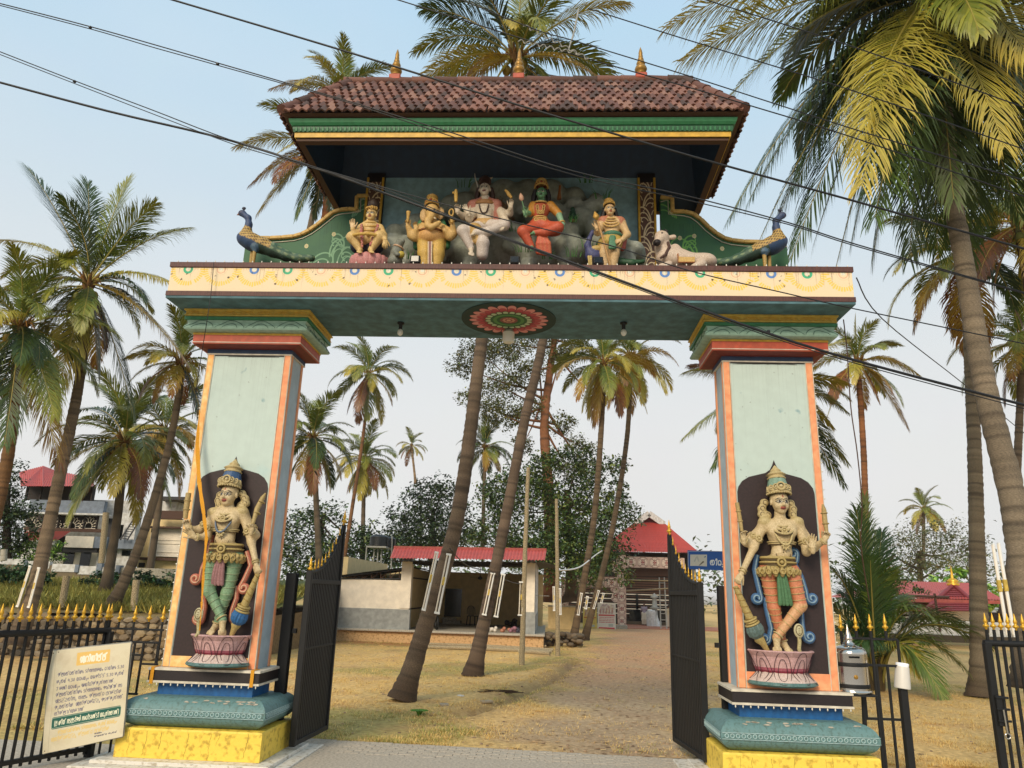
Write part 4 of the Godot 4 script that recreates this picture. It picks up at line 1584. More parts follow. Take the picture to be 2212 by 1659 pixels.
# the four-armed figures on the pillars; q turns a spot of its photograph and a depth into a place
func guardian(q: Callable,J: Dictionary,label: String,cx: float) -> void:
	var t := thing("guardian_statue",label,"statue",Vector3.ZERO,0.0,"painted statues on the gateway pillars")
	var skin := lin(222,202,160)
	var cream := lin(208,190,140)
	var gold := lin(194,174,112)
	var ink := lin(96,76,48)
	var P := func(a: Array) -> Vector3: return q.call(a[0],a[1],a[2])
	var leg: Color = J.leg
	var b := Body.new()
	var chest: Vector3 = P.call(J.chest)
	var waist: Vector3 = P.call(J.waist)
	var hips: Vector3 = P.call(J.hips)
	var hc: Vector3 = P.call(J.head)
	b.ell(chest,Vector3(0.165,0.165,0.1),skin,0.05)
	for e: float in [-1,1]: b.ell(chest + Vector3(e * 0.085,0.03,0.075),Vector3(0.09,0.075,0.05),skin,0.05)
	b.cap(chest + Vector3(0,-0.05,0),waist,0.13,0.112,skin,0.05)
	b.ell(waist.lerp(hips,0.3) + Vector3(0,0,0.05),Vector3(0.125,0.1,0.085),skin,0.05)
	b.cap(chest + Vector3(0,0.1,0),hc + Vector3(0,-0.09,-0.02),0.075,0.062,skin,0.05)
	b.ell(hips + Vector3(0,0.02,0),Vector3(0.2,0.1,0.13),cream,0.03)
	b.ell(hips + Vector3(0,-0.07,0),Vector3(0.225,0.07,0.15),gold,0.02)
	# shoulder covers and side locks
	for e in 2:
		var sh: Vector3 = P.call(J.shoulders[e])
		b.cap(chest + Vector3((e - 0.5) * 0.2,0.1,0),sh,0.085,0.07,skin,0.05)
		b.ell(sh + Vector3(0,0.03,0.02),Vector3(0.08,0.06,0.07),cream,0.02)
		for l: Array in J.locks[e]: b.ell(P.call(l),Vector3(0.055,0.05,0.05),cream,0.03)
	for a: Array in J.arms:
		var p := []
		for s: Array in a: p.push_back(P.call(s))
		b.chain(p,[0.06,0.047,0.032] if p.size() == 3 else [0.06,0.054,0.046,0.032],skin,0.04)
	for k in 2:
		var l: Array = J.legs[k]
		b.chain([P.call(l[0]),P.call(l[1])],[0.102,0.072],leg,0.04)
		b.chain([P.call(l[1]),P.call(l[2])],[0.073,0.044],leg if k == 0 or not J.bare else J.leg_low,0.03)
		foot(b,P.call(l[2]),P.call(l[3]),0.05,skin)
	var m := MB.new()
	b.mesh_into(m,0.0105)
	var bs := Basis(Vector3.UP,J.yaw) * Basis(Vector3(1,0,0),0.05)
	head(m,hc,0.145,bs,skin,lin(176,84,70),cream)
	for h: Array in J.hands: hand(m,P.call(h[0]),P.call(h[1]) - P.call(h[0]),h[2],h[3],h[4],h[5],skin)
	put("body",m,M["paint"],t)
	m = MB.new()
	crown_shape(m,P.call(J.crown[0]),P.call(J.crown[1]),0.13,cream,J.accent,lin(226,212,170))
	put("crown",m,M["paint"],t)
	# jewellery
	m = MB.new()
	m.col = cream
	var nb := Basis(Vector3(1,0,0),Vector3(0,1,0),Vector3(0,0,1))
	for k in 3: m.ring(chest + Vector3(0,0.125 - k * 0.012,0.02),nb,0.1 + k * 0.022,0.1 + k * 0.025,0.012,18,0.1,PI - 0.1,0.04 + k * 0.035)
	m.col = ink
	for k in 3: m.ring(chest + Vector3(0,0.113 - k * 0.014,0.018),nb,0.1 + k * 0.022,0.098 + k * 0.025,0.007,18,0.1,PI - 0.1,0.043 + k * 0.036)
	for k in 2: m.ring(chest + Vector3(0,-0.11 - k * 0.02,0),nb,0.166,0.134,0.006,24,0.0,PI)
	m.ring(chest + Vector3(0,0.03,0.02),nb,0.13,0.1,0.004,24,0.6,PI - 0.6,0.02)
	for e in 2:
		var q0: Vector3 = P.call(J.shoulders[e])
		for k in 3: m.ring(q0 + Vector3(0,0.02,0.05),Basis(Vector3(1,0,0),Vector3(0,0,1),Vector3(0,1,0)),0.024 + k * 0.018,0.02 + k * 0.014,0.004,14,0.3,5.6)
		for l: Array in J.locks[e]: m.ring(P.call(l) + Vector3(0,0,0.044),Basis(Vector3(1,0,0),Vector3(0,0,1),Vector3(0,1,0)),0.026,0.026,0.0045,12,0.0,5.0)
	m.ring(P.call(J.waist).lerp(hips,0.3) + Vector3(0,0.0,0.125),Basis(Vector3(1,0,0),Vector3(0,0,1),Vector3(0,1,0)),0.085,0.075,0.004,16,PI,TAU)
	m.ball(P.call(J.waist).lerp(hips,0.3) + Vector3(0,0.015,0.136),Vector3(0.009,0.01,0.004),6,4)
	m.col = J.bead
	m.ring(chest + Vector3(0,0.1,0.04),nb,0.12,0.135,0.013,24,0.2,PI - 0.2,0.24)
	m.col = cream
	for pnt: Vector3 in [chest + Vector3(0,0.04,0.15),chest + Vector3(0,-0.15,0.165)]:
		m.ring(pnt,Basis(Vector3(1,0,0),Vector3(0,0,1),Vector3(0,1,0)),0.03,0.03,0.012,14)
		m.ball(pnt,Vector3.ONE * 0.016,8,6)
		for k in 5: m.ball(pnt + Vector3(cos(PI + k * PI / 4) * 0.045,sin(PI + k * PI / 4) * 0.045,0),Vector3.ONE * 0.013,6,4)
	m.ring(chest + Vector3(0,-0.1,0),nb,0.17,0.135,0.009,24,0.0,PI)
	m.ring(chest + Vector3(0,-0.12,0),nb,0.16,0.138,0.009,24,0.0,PI)
	for a: Array in J.arms:
		var p0: Vector3 = P.call(a[0])
		var p1: Vector3 = P.call(a[1])
		var f := m.frame_at(p1 - p0)
		for k in 2: m.ring(p0.lerp(p1,0.58 + k * 0.09),f,0.06,0.06,0.011,16)
		m.ring(p0.lerp(p1,0.6) + Vector3(0,0,0.06),Basis(Vector3(1,0,0),Vector3(0,0,1),Vector3(0,1,0)),0.032,0.036,0.011,12)
		m.ball(p0.lerp(p1,0.6) + Vector3(0,0,0.062),Vector3.ONE * 0.02,8,6)
		var w1: Vector3 = P.call(a[a.size() - 1])
		var w0: Vector3 = P.call(a[a.size() - 2])
		for k in 2: m.ring(w0.lerp(w1,0.86 + k * 0.09),m.frame_at(w1 - w0),0.041,0.041,0.009,14)
	for k in 2:
		var l: Array = J.legs[k]
		var a0: Vector3 = P.call(l[1])
		var a1: Vector3 = P.call(l[2])
		m.ring(a0.lerp(a1,0.93),m.frame_at(a1 - a0),0.058,0.058,0.01,14)
	put("jewellery",m,M["paint"],t)
	# pleated hip cloth with a scalloped hem and a round buckle
	m = MB.new()
	m.col = gold
	m.ring(hips + Vector3(0,0.075,0),nb,0.2,0.135,0.018,30)
	m.ring(hips + Vector3(0,0.02,0),nb,0.213,0.142,0.013,30)
	m.col = ink
	for y: float in [0.05,-0.005]: m.ring(hips + Vector3(0,y,0),nb,0.214,0.145,0.007,30)
	m.col = gold
	for k in 11:
		var w := lerpf(-0.1,PI + 0.1,k / 10.0)
		var d := Vector3(cos(w) * 0.228,-0.095,sin(w) * 0.155)
		m.ball(hips + d,Vector3(0.032,0.062,0.03),8,6)
		m.ring(hips + d + Vector3(cos(w),0.1,sin(w)) * 0.03,Basis(Vector3(-sin(w),0,cos(w)),Vector3(cos(w),0,sin(w)),Vector3(0,1,0)),0.028,0.028,0.009,10)
	m.ring(hips + Vector3(0,0.02,0.16),Basis(Vector3(1,0,0),Vector3(0,0,1),Vector3(0,1,0)),0.046,0.046,0.015,16)
	m.ball(hips + Vector3(0,0.02,0.165),Vector3.ONE * 0.025,8,6)
	m.col = ink
	for k in 14:
		var w := lerpf(0.0,PI,k / 13.0)
		m.bar(hips + Vector3(cos(w) * 0.226,-0.03,sin(w) * 0.155),hips + Vector3(cos(w) * 0.245,-0.12,sin(w) * 0.172),0.006,0.006)
	put("hip_cloth",m,M["paint"],t)
	m = MB.new()
	for k in 2:
		var l: Array = J.legs[k]
		folds(m,P.call(l[0]),P.call(l[1]),0.102,0.073,5,J.fold,0.0048,0.2)
		folds(m,P.call(l[1]),P.call(l[2]),0.074,0.046,5,J.fold,0.0044,0.12)
	put("leg_folds",m,M["paint"],t)
	m = MB.new()
	var s0: Vector3 = P.call(J.sash[0])
	var s1: Vector3 = P.call(J.sash[1])
	for k in 4:
		m.col = J.sash_col.darkened(0.12 * (k % 2))
		m.tube([s0 + Vector3((k - 1.5) * 0.026,0,0),s0.lerp(s1,0.5) + Vector3((k - 1.5) * 0.034,0,0.015),s1 + Vector3((k - 1.5) * 0.04,0,0.01),s1 + Vector3((k - 1.5) * 0.044,-0.02,0.0)],[0.02,0.025,0.029,0.02],8)
	put("sash",m,M["paint"],t)
	for sc: Array in J.scarves:
		m = MB.new()
		var pts := []
		for s: Array in sc[0]: pts.push_back(P.call(s))
		scarf(m,pts,0.036,0.03,J.scarf,J.scarf_edge,sc[1])
		put("scarf_end",m,M["paint"],t)
	m = MB.new()
	mace(m,P.call(J.mace[0]),P.call(J.mace[1]),P.call(J.mace[2]),0.105,J.mace_col,gold,lin(170,140,70))
	put("mace",m,M["paint"],t)
	for it: Array in J.items:
		m = MB.new()
		m.col = lin(190,168,112)
		var pts := []
		for s: Array in it[0]: pts.push_back(P.call(s))
		m.tube(pts,it[1],10)
		for k: float in [0.35,0.7]: m.ring(pts[0].lerp(pts[pts.size() - 1],k),m.frame_at(pts[pts.size() - 1] - pts[0]),it[1][1] * 1.1,it[1][1] * 1.1,0.008,12)
		put(it[2],m,M["paint"],t)
	m = MB.new()
	var sn := []
	for s: Array in J.snake: sn.push_back(P.call(s))
	cobra(m,sn,sn[sn.size() - 1] + Vector3(0,0.03,0.01),0.075)
	put("cobra",m,M["paint"],t)
	m = MB.new()
	var lt: Vector3 = P.call(J.lotus[0])
	lotus(m,Vector3(lt.x,0,0.0),J.lotus_r,lt.y,P.call(J.lotus[1]).y,P.call(J.lotus[2]).y)
	put("lotus_pedestal",m,M["paint"],t)

func guardians() -> void:
	guardian(cl,{
		"head": [446,350,0.16],"yaw": -0.18,"chest": [432,545,0.12],"waist": [425,650,0.12],"hips": [425,755,0.12],
		"shoulders": [[338,490,0.11],[545,485,0.11]],"locks": [[[385,350,0.1],[372,390,0.1],[380,420,0.1]],[[540,340,0.08],[562,375,0.08],[568,410,0.08],[535,425,0.08]]],
		"crown": [[450,298,0.15],[496,88,0.1]],
		"arms": [[[335,500,0.11],[285,650,0.18],[205,655,0.3]],[[325,520,0.06],[232,600,0.1],[150,590,0.22]],[[555,500,0.11],[608,690,0.13],[642,850,0.22]],[[570,520,0.06],[640,640,0.12],[612,610,0.26]]],
		"hands": [[[200,655,0.3],[158,615,0.34],Vector3(-0.25,-0.1,1),0.19,0.15,-1.0],[[150,590,0.22],[122,520,0.24],Vector3(0.5,0,1),0.17,0.75,1.0],[[642,852,0.22],[662,930,0.25],Vector3(0.2,-0.2,-1),0.18,0.7,-1.0],[[610,615,0.27],[620,545,0.3],Vector3(-0.4,0,1),0.16,0.75,-1.0]],
		"legs": [[[495,800,0.1],[432,1060,0.11],[358,1290,0.08],[300,1362,0.2]],[[345,810,0.13],[300,1040,0.18],[400,1255,0.22],[395,1372,0.24]]],
		"bare": false,"leg": lin(138,176,140),"leg_low": lin(138,176,140),"fold": lin(176,200,164),"sash": [[385,815,0.24],[362,990,0.2]],"sash_col": lin(176,132,136),
		"scarves": [[[[575,760,0.06],[605,860,0.08],[560,960,0.1],[532,1010,0.1]],1.0],[[[505,1010,0.04],[500,1100,0.06],[470,1190,0.06],[462,1240,0.06]],1.0],[[[330,640,0.06],[300,780,0.05],[255,880,0.05],[238,960,0.05]],-1.0],[[[262,1080,0.05],[272,1160,0.06],[255,1250,0.06]],-1.0]],
		"scarf": lin(206,124,104),"scarf_edge": lin(232,190,160),"bead": lin(110,126,150),"accent": lin(66,100,150),
		"mace": [[655,925,0.25],[522,1232,0.2],[462,1372,0.14]],"mace_col": lin(52,112,176),
		"items": [[[[128,520,0.25],[138,430,0.25],[152,335,0.24]],[0.028,0.036,0.034],"horn"],[[[618,560,0.31],[650,450,0.26],[690,370,0.2],[712,335,0.2]],[0.022,0.034,0.03,0.01],"deer_figure"]],
		"snake": [[205,1365,0.28],[218,1370,0.26],[225,1330,0.24],[222,1275,0.24],[225,1235,0.24]],
		"lotus": [[315,1376,0.34],[305,1512,0.3],[285,1608,0.36]],"lotus_r": 0.365},
		"four-armed statue in green leggings resting a hand on a blue-headed mace, on the left pillar",CX[0])
	guardian(cr,{
		"head": [466,345,0.16],"yaw": 0.16,"chest": [475,560,0.12],"waist": [478,665,0.12],"hips": [455,765,0.12],
		"shoulders": [[362,490,0.11],[582,490,0.11]],"locks": [[[362,345,0.08],[345,385,0.08],[345,425,0.08],[380,430,0.08]],[[538,350,0.08],[555,390,0.08],[552,425,0.08]]],
		"crown": [[460,294,0.15],[432,90,0.1]],
		"arms": [[[355,500,0.11],[290,650,0.14],[208,825,0.24]],[[345,520,0.06],[240,615,0.12],[222,600,0.24]],[[598,505,0.11],[650,680,0.18],[690,655,0.32]],[[605,520,0.06],[700,650,0.12],[775,600,0.26]]],
		"hands": [[[205,830,0.24],[165,905,0.27],Vector3(0.4,-0.2,-1),0.18,0.7,1.0],[[222,605,0.25],[212,520,0.28],Vector3(0.3,0,1),0.17,0.5,1.0],[[692,660,0.33],[690,560,0.35],Vector3(0,0.05,1),0.19,0.05,-1.0],[[772,602,0.26],[800,530,0.28],Vector3(-0.4,0,1),0.17,0.75,-1.0]],
		"legs": [[[385,805,0.1],[428,1060,0.11],[488,1300,0.08],[540,1366,0.2]],[[545,815,0.13],[608,1045,0.18],[445,1262,0.22],[452,1372,0.24]]],
		"bare": true,"leg": lin(222,142,104),"leg_low": lin(228,176,130),"fold": lin(206,190,130),"sash": [[478,830,0.24],[505,1030,0.2]],"sash_col": lin(92,142,102),
		"scarves": [[[[312,700,0.05],[296,800,0.05],[318,900,0.06],[340,990,0.06]],-1.0],[[[365,990,0.04],[385,1100,0.06],[408,1200,0.06],[395,1280,0.06]],-1.0],[[[565,760,0.05],[612,850,0.06],[640,940,0.06],[652,1000,0.06]],1.0],[[[612,1090,0.04],[618,1180,0.06],[632,1260,0.06]],1.0],[[[560,780,0.04],[580,740,0.05],[585,700,0.06]],1.0]],
		"scarf": lin(72,116,168),"scarf_edge": lin(150,186,214),"bead": lin(212,194,142),"accent": lin(142,178,162),
		"mace": [[165,915,0.27],[300,1212,0.22],[388,1360,0.14]],"mace_col": lin(104,128,128),
		"items": [[[[210,540,0.27],[195,450,0.27],[176,345,0.26]],[0.02,0.026,0.026],"horn"],[[[790,560,0.28],[775,470,0.27],[768,395,0.26],[760,355,0.26]],[0.018,0.032,0.03,0.012],"deer_figure"]],
		"snake": [[640,1372,0.22],[610,1375,0.24],[598,1340,0.24],[602,1290,0.24],[596,1235,0.24]],
		"lotus": [[526,1366,0.34],[545,1512,0.3],[550,1612,0.36]],"lotus_r": 0.375},
		"four-armed statue in orange leggings with blue scarf ends, on the right pillar",CX[1])

# ---------------------------------------------------------------- the group on top of the beam
func figure_label(called: String,label: String) -> Node3D: return thing(called,label,"statue",Vector3.ZERO,0.0,"")

func rocks() -> void:
	var b := Body.new()
	var grey := lin(178,184,172)
	var dull := lin(158,164,150)
	var brown := lin(150,116,78)
	rng.seed = 5
	var p := [[860,520,.2],[880,560,.34],[850,562,.3],[905,500,.22],[935,470,.22],[950,545,.36],[985,455,.25],[1000,520,.32],[1010,445,.22],[1040,418,.2],[1090,418,.24],[1120,440,.3],[1060,480,.3],[1100,535,.4],[1140,415,.2],[1190,420,.22],[1180,470,.32],[1200,520,.36],[1240,432,.2],[1250,480,.26],[1285,440,.14],[1290,500,.2],[1290,550,.26],[1330,555,.26],[1365,562,.2],[1020,565,.36],[1150,565,.36],[1230,560,.34]]
	for q: Array in p:
		var c := at(q[0],q[1],-0.42)
		var up: float = (575.0 - q[1]) / 190.0
		var r: float = q[2]
		b.ell(c,Vector3(r * rng.randf_range(0.85,1.15),r * rng.randf_range(0.75,1.0),0.16 + 0.42 * (1.0 - up) * rng.randf_range(0.7,1.1)),(brown if rng.randf() < 0.25 and up > 0.4 else (grey if rng.randf() < 0.6 else dull)),0.06,Basis(Vector3(0,0,1),rng.randf_range(-0.5,0.5)))
	for i in 60:
		var q: Array = p[rng.randi() % p.size()]
		var c := at(q[0] + rng.randf_range(-14,14),minf(570,q[1] + rng.randf_range(-10,14)),-0.3 + 0.3 * (q[1] - 400.0) / 170.0)
		b.ell(c,Vector3(rng.randf_range(0.05,0.13),rng.randf_range(0.04,0.1),rng.randf_range(0.05,0.12)),grey if rng.randf() < 0.7 else dull,0.04,Basis(Vector3(0.3,0.2,1).normalized(),rng.randf() * 3))
	var m := MB.new()
	b.mesh_into(m,0.036)
	var t := thing("rock_backdrop","grey green cement rockwork rising behind the seated figures on the beam","rockwork")
	put("rock",m,M["rock"],t)
	m = MB.new()
	for q: Array in [[1000,405],[1012,470],[1130,545],[1230,480],[1275,535],[1265,395],[1300,430],[1115,500],[900,520],[880,560],[1180,560],[1240,555]]:
		var c := at(q[0],q[1],-0.1 + 0.35 * (q[1] - 400.0) / 170.0)
		for k in 9:
			m.col = lin(70,118 + rng.randi() % 30,60)
			var x := rng.randf_range(-0.1,0.1)
			var h := rng.randf_range(0.08,0.2)
			m.tube([c + Vector3(x,0,0),c + Vector3(x * 1.2,h * 0.6,0.01),c + Vector3(x * 1.7,h,0.0)],[0.006,0.005,0.001],4)
	put("grass_blades",m,M["paint"],stuff_under(t))
	m = MB.new()
	m.col = lin(168,104,44)
	for q: Array in [[1208,430,398],[1237,478,462]]:
		var c := at(q[0],q[1],-0.05)
		m.tube([c,c + Vector3(0,0.1,0),c + Vector3(0.01,0.22,0)],[0.035,0.02,0.016],8)
	m.col = lin(40,84,60)
	for k in 4: m.ball(at(1237,470 - k * 6,-0.04),Vector3(0.07 - k * 0.012,0.035,0.06 - k * 0.01),8,5)
	put("model_tree",m,M["paint"],t)

func stuff_under(t: Node3D) -> Node3D: return t

func seated_figures() -> void:
	var yel := lin(222,184,92)
	var gold := lin(206,166,84)
	var ink := lin(60,40,26)
	# 1 seated with a strap round the knees
	var t := figure_label("seated_statue","seated golden statue with raised hand and strapped knees, leftmost of the group on the beam")
	var skin := lin(234,202,138)
	var b := Body.new()
	var z := 0.34
	b.cap(c3(432,880,z),c3(425,1020,z),0.115,0.11,skin,0.04)
	b.ell(c3(432,880,z),Vector3(0.15,0.1,0.09),skin,0.04)
	b.cap(c3(440,830,z),c3(445,740,z + 0.03),0.055,0.05,skin,0.03)
	b.chain([c3(305,880,z),c3(215,985,z + 0.05),c3(180,890,z + 0.1)],[0.06,0.045,0.032],skin,0.03)
	b.chain([c3(575,880,z),c3(632,985,z + 0.08),c3(652,1045,z + 0.2)],[0.06,0.045,0.032],skin,0.03)
	for s: Array in [[370,1060,175,1010,285,1195],[485,1060,572,1000,445,1195]]:
		b.chain([c3(s[0],s[1],z),c3(s[2],s[3],z + 0.16),c3(s[4],s[5],z + 0.14)],[0.085,0.075,0.042],skin,0.03)
		foot(b,c3(s[4],s[5],z + 0.14),c3(s[4] + (12 if s[0] > 400 else -12),s[5] + 38,z + 0.26),0.035,skin)
	b.ell(c3(390,1150,z - 0.08),Vector3(0.24,0.14,0.12),lin(34,40,66),0.02)
	var m := MB.new()
	b.mesh_into(m,0.0095)
	head(m,c3(452,690,z + 0.06),0.096,Basis(Vector3.UP,-0.1),skin,lin(170,80,60),ink)
	hand(m,c3(180,890,z + 0.1),Vector3(-0.1,1,0.1),Vector3(0,0,1),0.155,0.05,1.0,lin(236,206,160))
	hand(m,c3(652,1045,z + 0.2),Vector3(0.05,-1,0.15),Vector3(-0.2,0.1,-1),0.15,0.3,1.0,skin)
	put("body",m,M["paint"],t)
	m = MB.new()
	m.col = ink
	m.ball(c3(485,540,z - 0.02),Vector3(0.085,0.1,0.08),12,8)
	m.ball(c3(480,490,z - 0.02),Vector3(0.05,0.05,0.05),10,7)
	put("hair_bun",m,M["paint"],t)
	m = MB.new()
	m.col = gold
	var nb := Basis.IDENTITY
	m.ring(c3(455,612,z + 0.05),nb,0.072,0.078,0.012,22)
	for k in 5: m.ring(c3(455 + (k - 2) * 30,590 - (2 - absi(k - 2)) * 8,z + 0.13 - absf(k - 2) * 0.025),Basis(Vector3(1,0,0),Vector3(0,0,1),Vector3(0,1,0)),0.02,0.022,0.009,10)
	put("diadem",m,M["paint"],t)
	m = MB.new()
	m.col = yel
	m.ring(c3(395,1062,z + 0.06),Basis(Vector3(1,0.01,0),Vector3(0,1,0),Vector3(0,0,1)),0.245,0.21,0.024,30)
	put("knee_strap",m,M["paint"],t)
	m = MB.new()
	rng.seed = 8
	for st: Array in [[[310,830],[305,930],[315,1010],[318,1160]],[[545,830],[520,930],[470,1020],[440,1130]]]:
		for i in 3:
			for k in 12:
				m.col = lin(186 + rng.randi() % 40,120 + rng.randi() % 30,126)
				var s := k / 12.0
				m.ball(c3(lerpf(st[i][0],st[i + 1][0],s) + rng.randf_range(-9,9),lerpf(st[i][1],st[i + 1][1],s),z + 0.13 + i * 0.03),Vector3.ONE * 0.017,5,4)
	put("garland",m,M["paint"],t)
	m = MB.new()
	m.col = gold
	for k in 3: m.ring(c3(440,820 + k * 30,z + 0.02),nb,0.09 + k * 0.02,0.09,0.012,18,0.1,PI - 0.1,0.02 + k * 0.03)
	m.ball(c3(405,960,z + 0.13),Vector3(0.035,0.035,0.02),10,7)
	put("jewellery",m,M["paint"],t)
	m = MB.new()
	var lp := c3(420,1320,0.36)
	for k in 9:
		m.col = lin(216,150,150)
		var w := lerpf(-1.35,1.35,k / 8.0)
		m.ball(Vector3(lp.x + sin(w) * 0.22,6.33,0.3 + cos(w) * 0.2),Vector3(0.085,0.13,0.06),10,8,Basis(Vector3.UP,w) * Basis(Vector3(1,0,0),0.25))
		m.col = lin(186,70,90)
		m.ball(Vector3(lp.x + sin(w) * 0.215,6.25,0.3 + cos(w) * 0.215),Vector3(0.06,0.05,0.05),8,6,Basis(Vector3.UP,w))
	m.col = lin(216,160,160)
	m.lathe([Vector2(0.22,6.22),Vector2(0.25,6.36),Vector2(0.22,6.44),Vector2(0.001,6.44)],18,Transform3D(Basis.IDENTITY,Vector3(lp.x,0,0.3)))
	put("lotus_seat",m,M["paint"],t)
	# 2 elephant-headed
	t = figure_label("elephant_headed_statue","standing elephant-headed statue in a yellow wrap with four arms, second from left on the beam")
	skin = lin(226,188,120)
	b = Body.new()
	z = 0.3
	b.ell(c3(1320,880,z),Vector3(0.17,0.13,0.12),skin,0.05)
	b.ell(c3(1320,1010,z + 0.03),Vector3(0.19,0.13,0.16),lin(226,176,108),0.05)
	b.ell(c3(1330,640,z + 0.06),Vector3(0.1,0.115,0.1),skin,0.03)
	b.ell(c3(1325,700,z + 0.1),Vector3(0.07,0.08,0.08),skin,0.03)
	b.ell(c3(1215,690,z + 0.0),Vector3(0.06,0.1,0.03),lin(230,196,140),0.01)
	b.ell(c3(1450,665,z + 0.0),Vector3(0.06,0.1,0.03),lin(230,196,140),0.01)
	b.chain([c3(1325,690,z + 0.16),c3(1275,770,z + 0.2),c3(1270,840,z + 0.21),c3(1320,865,z + 0.22),c3(1390,830,z + 0.22),c3(1435,800,z + 0.21)],[0.055,0.048,0.044,0.04,0.036,0.03],skin,0.02)
	b.cap(c3(1350,730,z + 0.14),c3(1385,740,z + 0.2),0.02,0.01,lin(236,226,200),0.0)
	for a: Array in [[1190,890,1035,985,985,850],[1185,920,1075,1010,1100,905],[1480,890,1635,960,1632,850],[1470,920,1590,1000,1520,915]]:
		b.chain([c3(a[0],a[1],z),c3(a[2],a[3],z + 0.08),c3(a[4],a[5],z + 0.14)],[0.07,0.056,0.036],skin,0.03)
	var wrap := lin(224,186,96)
	b.chain([c3(1225,1070,z),c3(1230,1250,z + 0.04),c3(1240,1430,z + 0.04)],[0.11,0.1,0.085],wrap,0.03)
	b.chain([c3(1415,1070,z),c3(1405,1250,z + 0.04),c3(1390,1430,z + 0.04)],[0.11,0.1,0.085],wrap,0.03)
	for a: Array in [[1180,800,1110,1150],[1480,800,1545,1140]]:
		b.chain([c3(a[0],a[1],z - 0.08),c3(a[2],a[3] - 120,z - 0.06),c3(a[2],a[3],z - 0.04)],[0.05,0.06,0.05],lin(66,128,84),0.02)
	m = MB.new()
	var ec := c3(1330,640,z + 0.06)
	b.mesh_into(m,0.011,func(w: Vector3,c0: Color) -> Color:
		var d := w - ec
		if d.z > 0.03:
			for e: float in [-1,1]:
				if Vector2(d.x - e * 0.055 + 0.005,d.y + 0.012).length() < 0.014: return Color(0.01,0.01,0.01)
		return c0)
	for h: Array in [[985,850,Vector3(-0.15,1,0.2),0.6],[1098,900,Vector3(-0.15,1,0.2),0.35],[1632,850,Vector3(-0.1,1,0.2),0.7],[1518,915,Vector3(-0.4,0.8,0.2),0.8]]:
		hand(m,c3(h[0],h[1],z + 0.15),h[2],Vector3(0,0,1),0.125,h[3],1.0 if h[0] < 1300 else -1.0,skin)
	put("body",m,M["paint"],t)
	m = MB.new()
	crown_shape(m,c3(1330,570,z + 0.05),c3(1340,372,z),0.088,gold,gold,lin(180,70,50))
	put("crown",m,M["paint"],t)
	m = MB.new()
	m.col = lin(150,96,52)
	m.ring(c3(1322,955,z + 0.03),nb,0.18,0.15,0.018,26)
	put("serpent_belt",m,M["paint"],t)
	m = MB.new()
	m.col = lin(150,96,52)
	m.ring(c3(1330,880,z + 0.03),Basis(Vector3(0.8,-0.5,0),Vector3(0.5,0.8,0),Vector3(0,0,1)),0.17,0.13,0.01,26)
	put("shoulder_cord",m,M["paint"],t)
	m = MB.new()
	for k in 5:
		m.col = [lin(226,214,186),lin(190,130,110),lin(60,56,76),lin(190,130,110),lin(226,214,186)][k]
		m.bar(c3(1278 + k * 13,1075,z + 0.15),c3(1276 + k * 12,1420,z + 0.16),0.0125,0.02)
	put("striped_fold",m,M["paint"],t)
	m = MB.new()
	m.col = gold
	m.tube([c3(975,790,z + 0.2),c3(985,700,z + 0.2),c3(990,640,z + 0.2)],[0.015,0.022,0.032],8)
	m.tube([c3(1620,800,z + 0.2),c3(1612,700,z + 0.2)],[0.02,0.026],8)
	m.ring(c3(1612,650,z + 0.2),Basis(Vector3(1,0,0),Vector3(0,0,1),Vector3(0,1,0)),0.03,0.05,0.012,14)
	put("held_emblems",m,M["paint"],t)
	# mouse beside it
	t = figure_label("mouse_statue","small grey mouse statue holding a yellow fruit beside the elephant-headed statue")
	b = Body.new()
	var g2 := lin(136,142,134)
	b.ell(c3(815,1250,z + 0.1),Vector3(0.09,0.12,0.1),g2,0.04)
	b.ell(c3(790,1370,z + 0.08),Vector3(0.1,0.09,0.12),g2,0.04)
	b.cap(c3(845,1130,z + 0.1),c3(905,1065,z + 0.16),0.065,0.035,g2,0.03)
	b.ell(c3(840,1075,z + 0.06),Vector3(0.035,0.04,0.015),g2,0.01)
	b.chain([c3(780,1210,z + 0.16),c3(830,1260,z + 0.22),c3(870,1260,z + 0.2)],[0.035,0.028,0.02],g2,0.01)
	m = MB.new()
	b.mesh_into(m,0.011)
	put("body",m,M["paint"],t)
	m = MB.new()
	m.col = lin(206,186,80)
	m.ball(c3(885,1262,z + 0.18),Vector3.ONE * 0.048,12,8)
	put("fruit",m,M["paint"],t)
	m = MB.new()
	m.col = lin(226,190,160)
	m.ring(c3(845,1165,z + 0.1),Basis(Vector3(0.9,-0.3,0),Vector3(0.3,0.9,0),Vector3(0,0,1)),0.07,0.08,0.014,16)
	put("collar",m,M["paint"],t)
	# 3 seated pale figure with a bun and crescent
	t = figure_label("ash_white_statue","pale white seated statue with hair bun and pink shawl amid the rockwork")
	skin = lin(224,212,192)
	var white := lin(222,212,206)
	b = Body.new()
	z = 0.26
	b.ell(c4(590,720,z),Vector3(0.155,0.13,0.1),skin,0.04)
	b.cap(c4(590,780,z),c4(590,930,z),0.115,0.11,skin,0.04)
	b.cap(c4(590,640,z),c4(592,540,z + 0.03),0.062,0.055,skin,0.03)
	var shawl := lin(196,128,112)
	for e: Array in [[405,690,400,900],[770,680,790,930]]:
		b.chain([c4(590,600,z - 0.02),c4(e[0],e[1] - 20,z),c4(e[2],e[3],z - 0.02)],[0.07,0.075,0.05],shawl,0.03)
	b.chain([c4(400,760,z),c4(260,840,z + 0.02),c4(165,770,z + 0.12)],[0.06,0.048,0.034],skin,0.03)
	b.chain([c4(420,780,z + 0.04),c4(345,870,z + 0.12),c4(330,790,z + 0.2)],[0.06,0.05,0.036],skin,0.03)
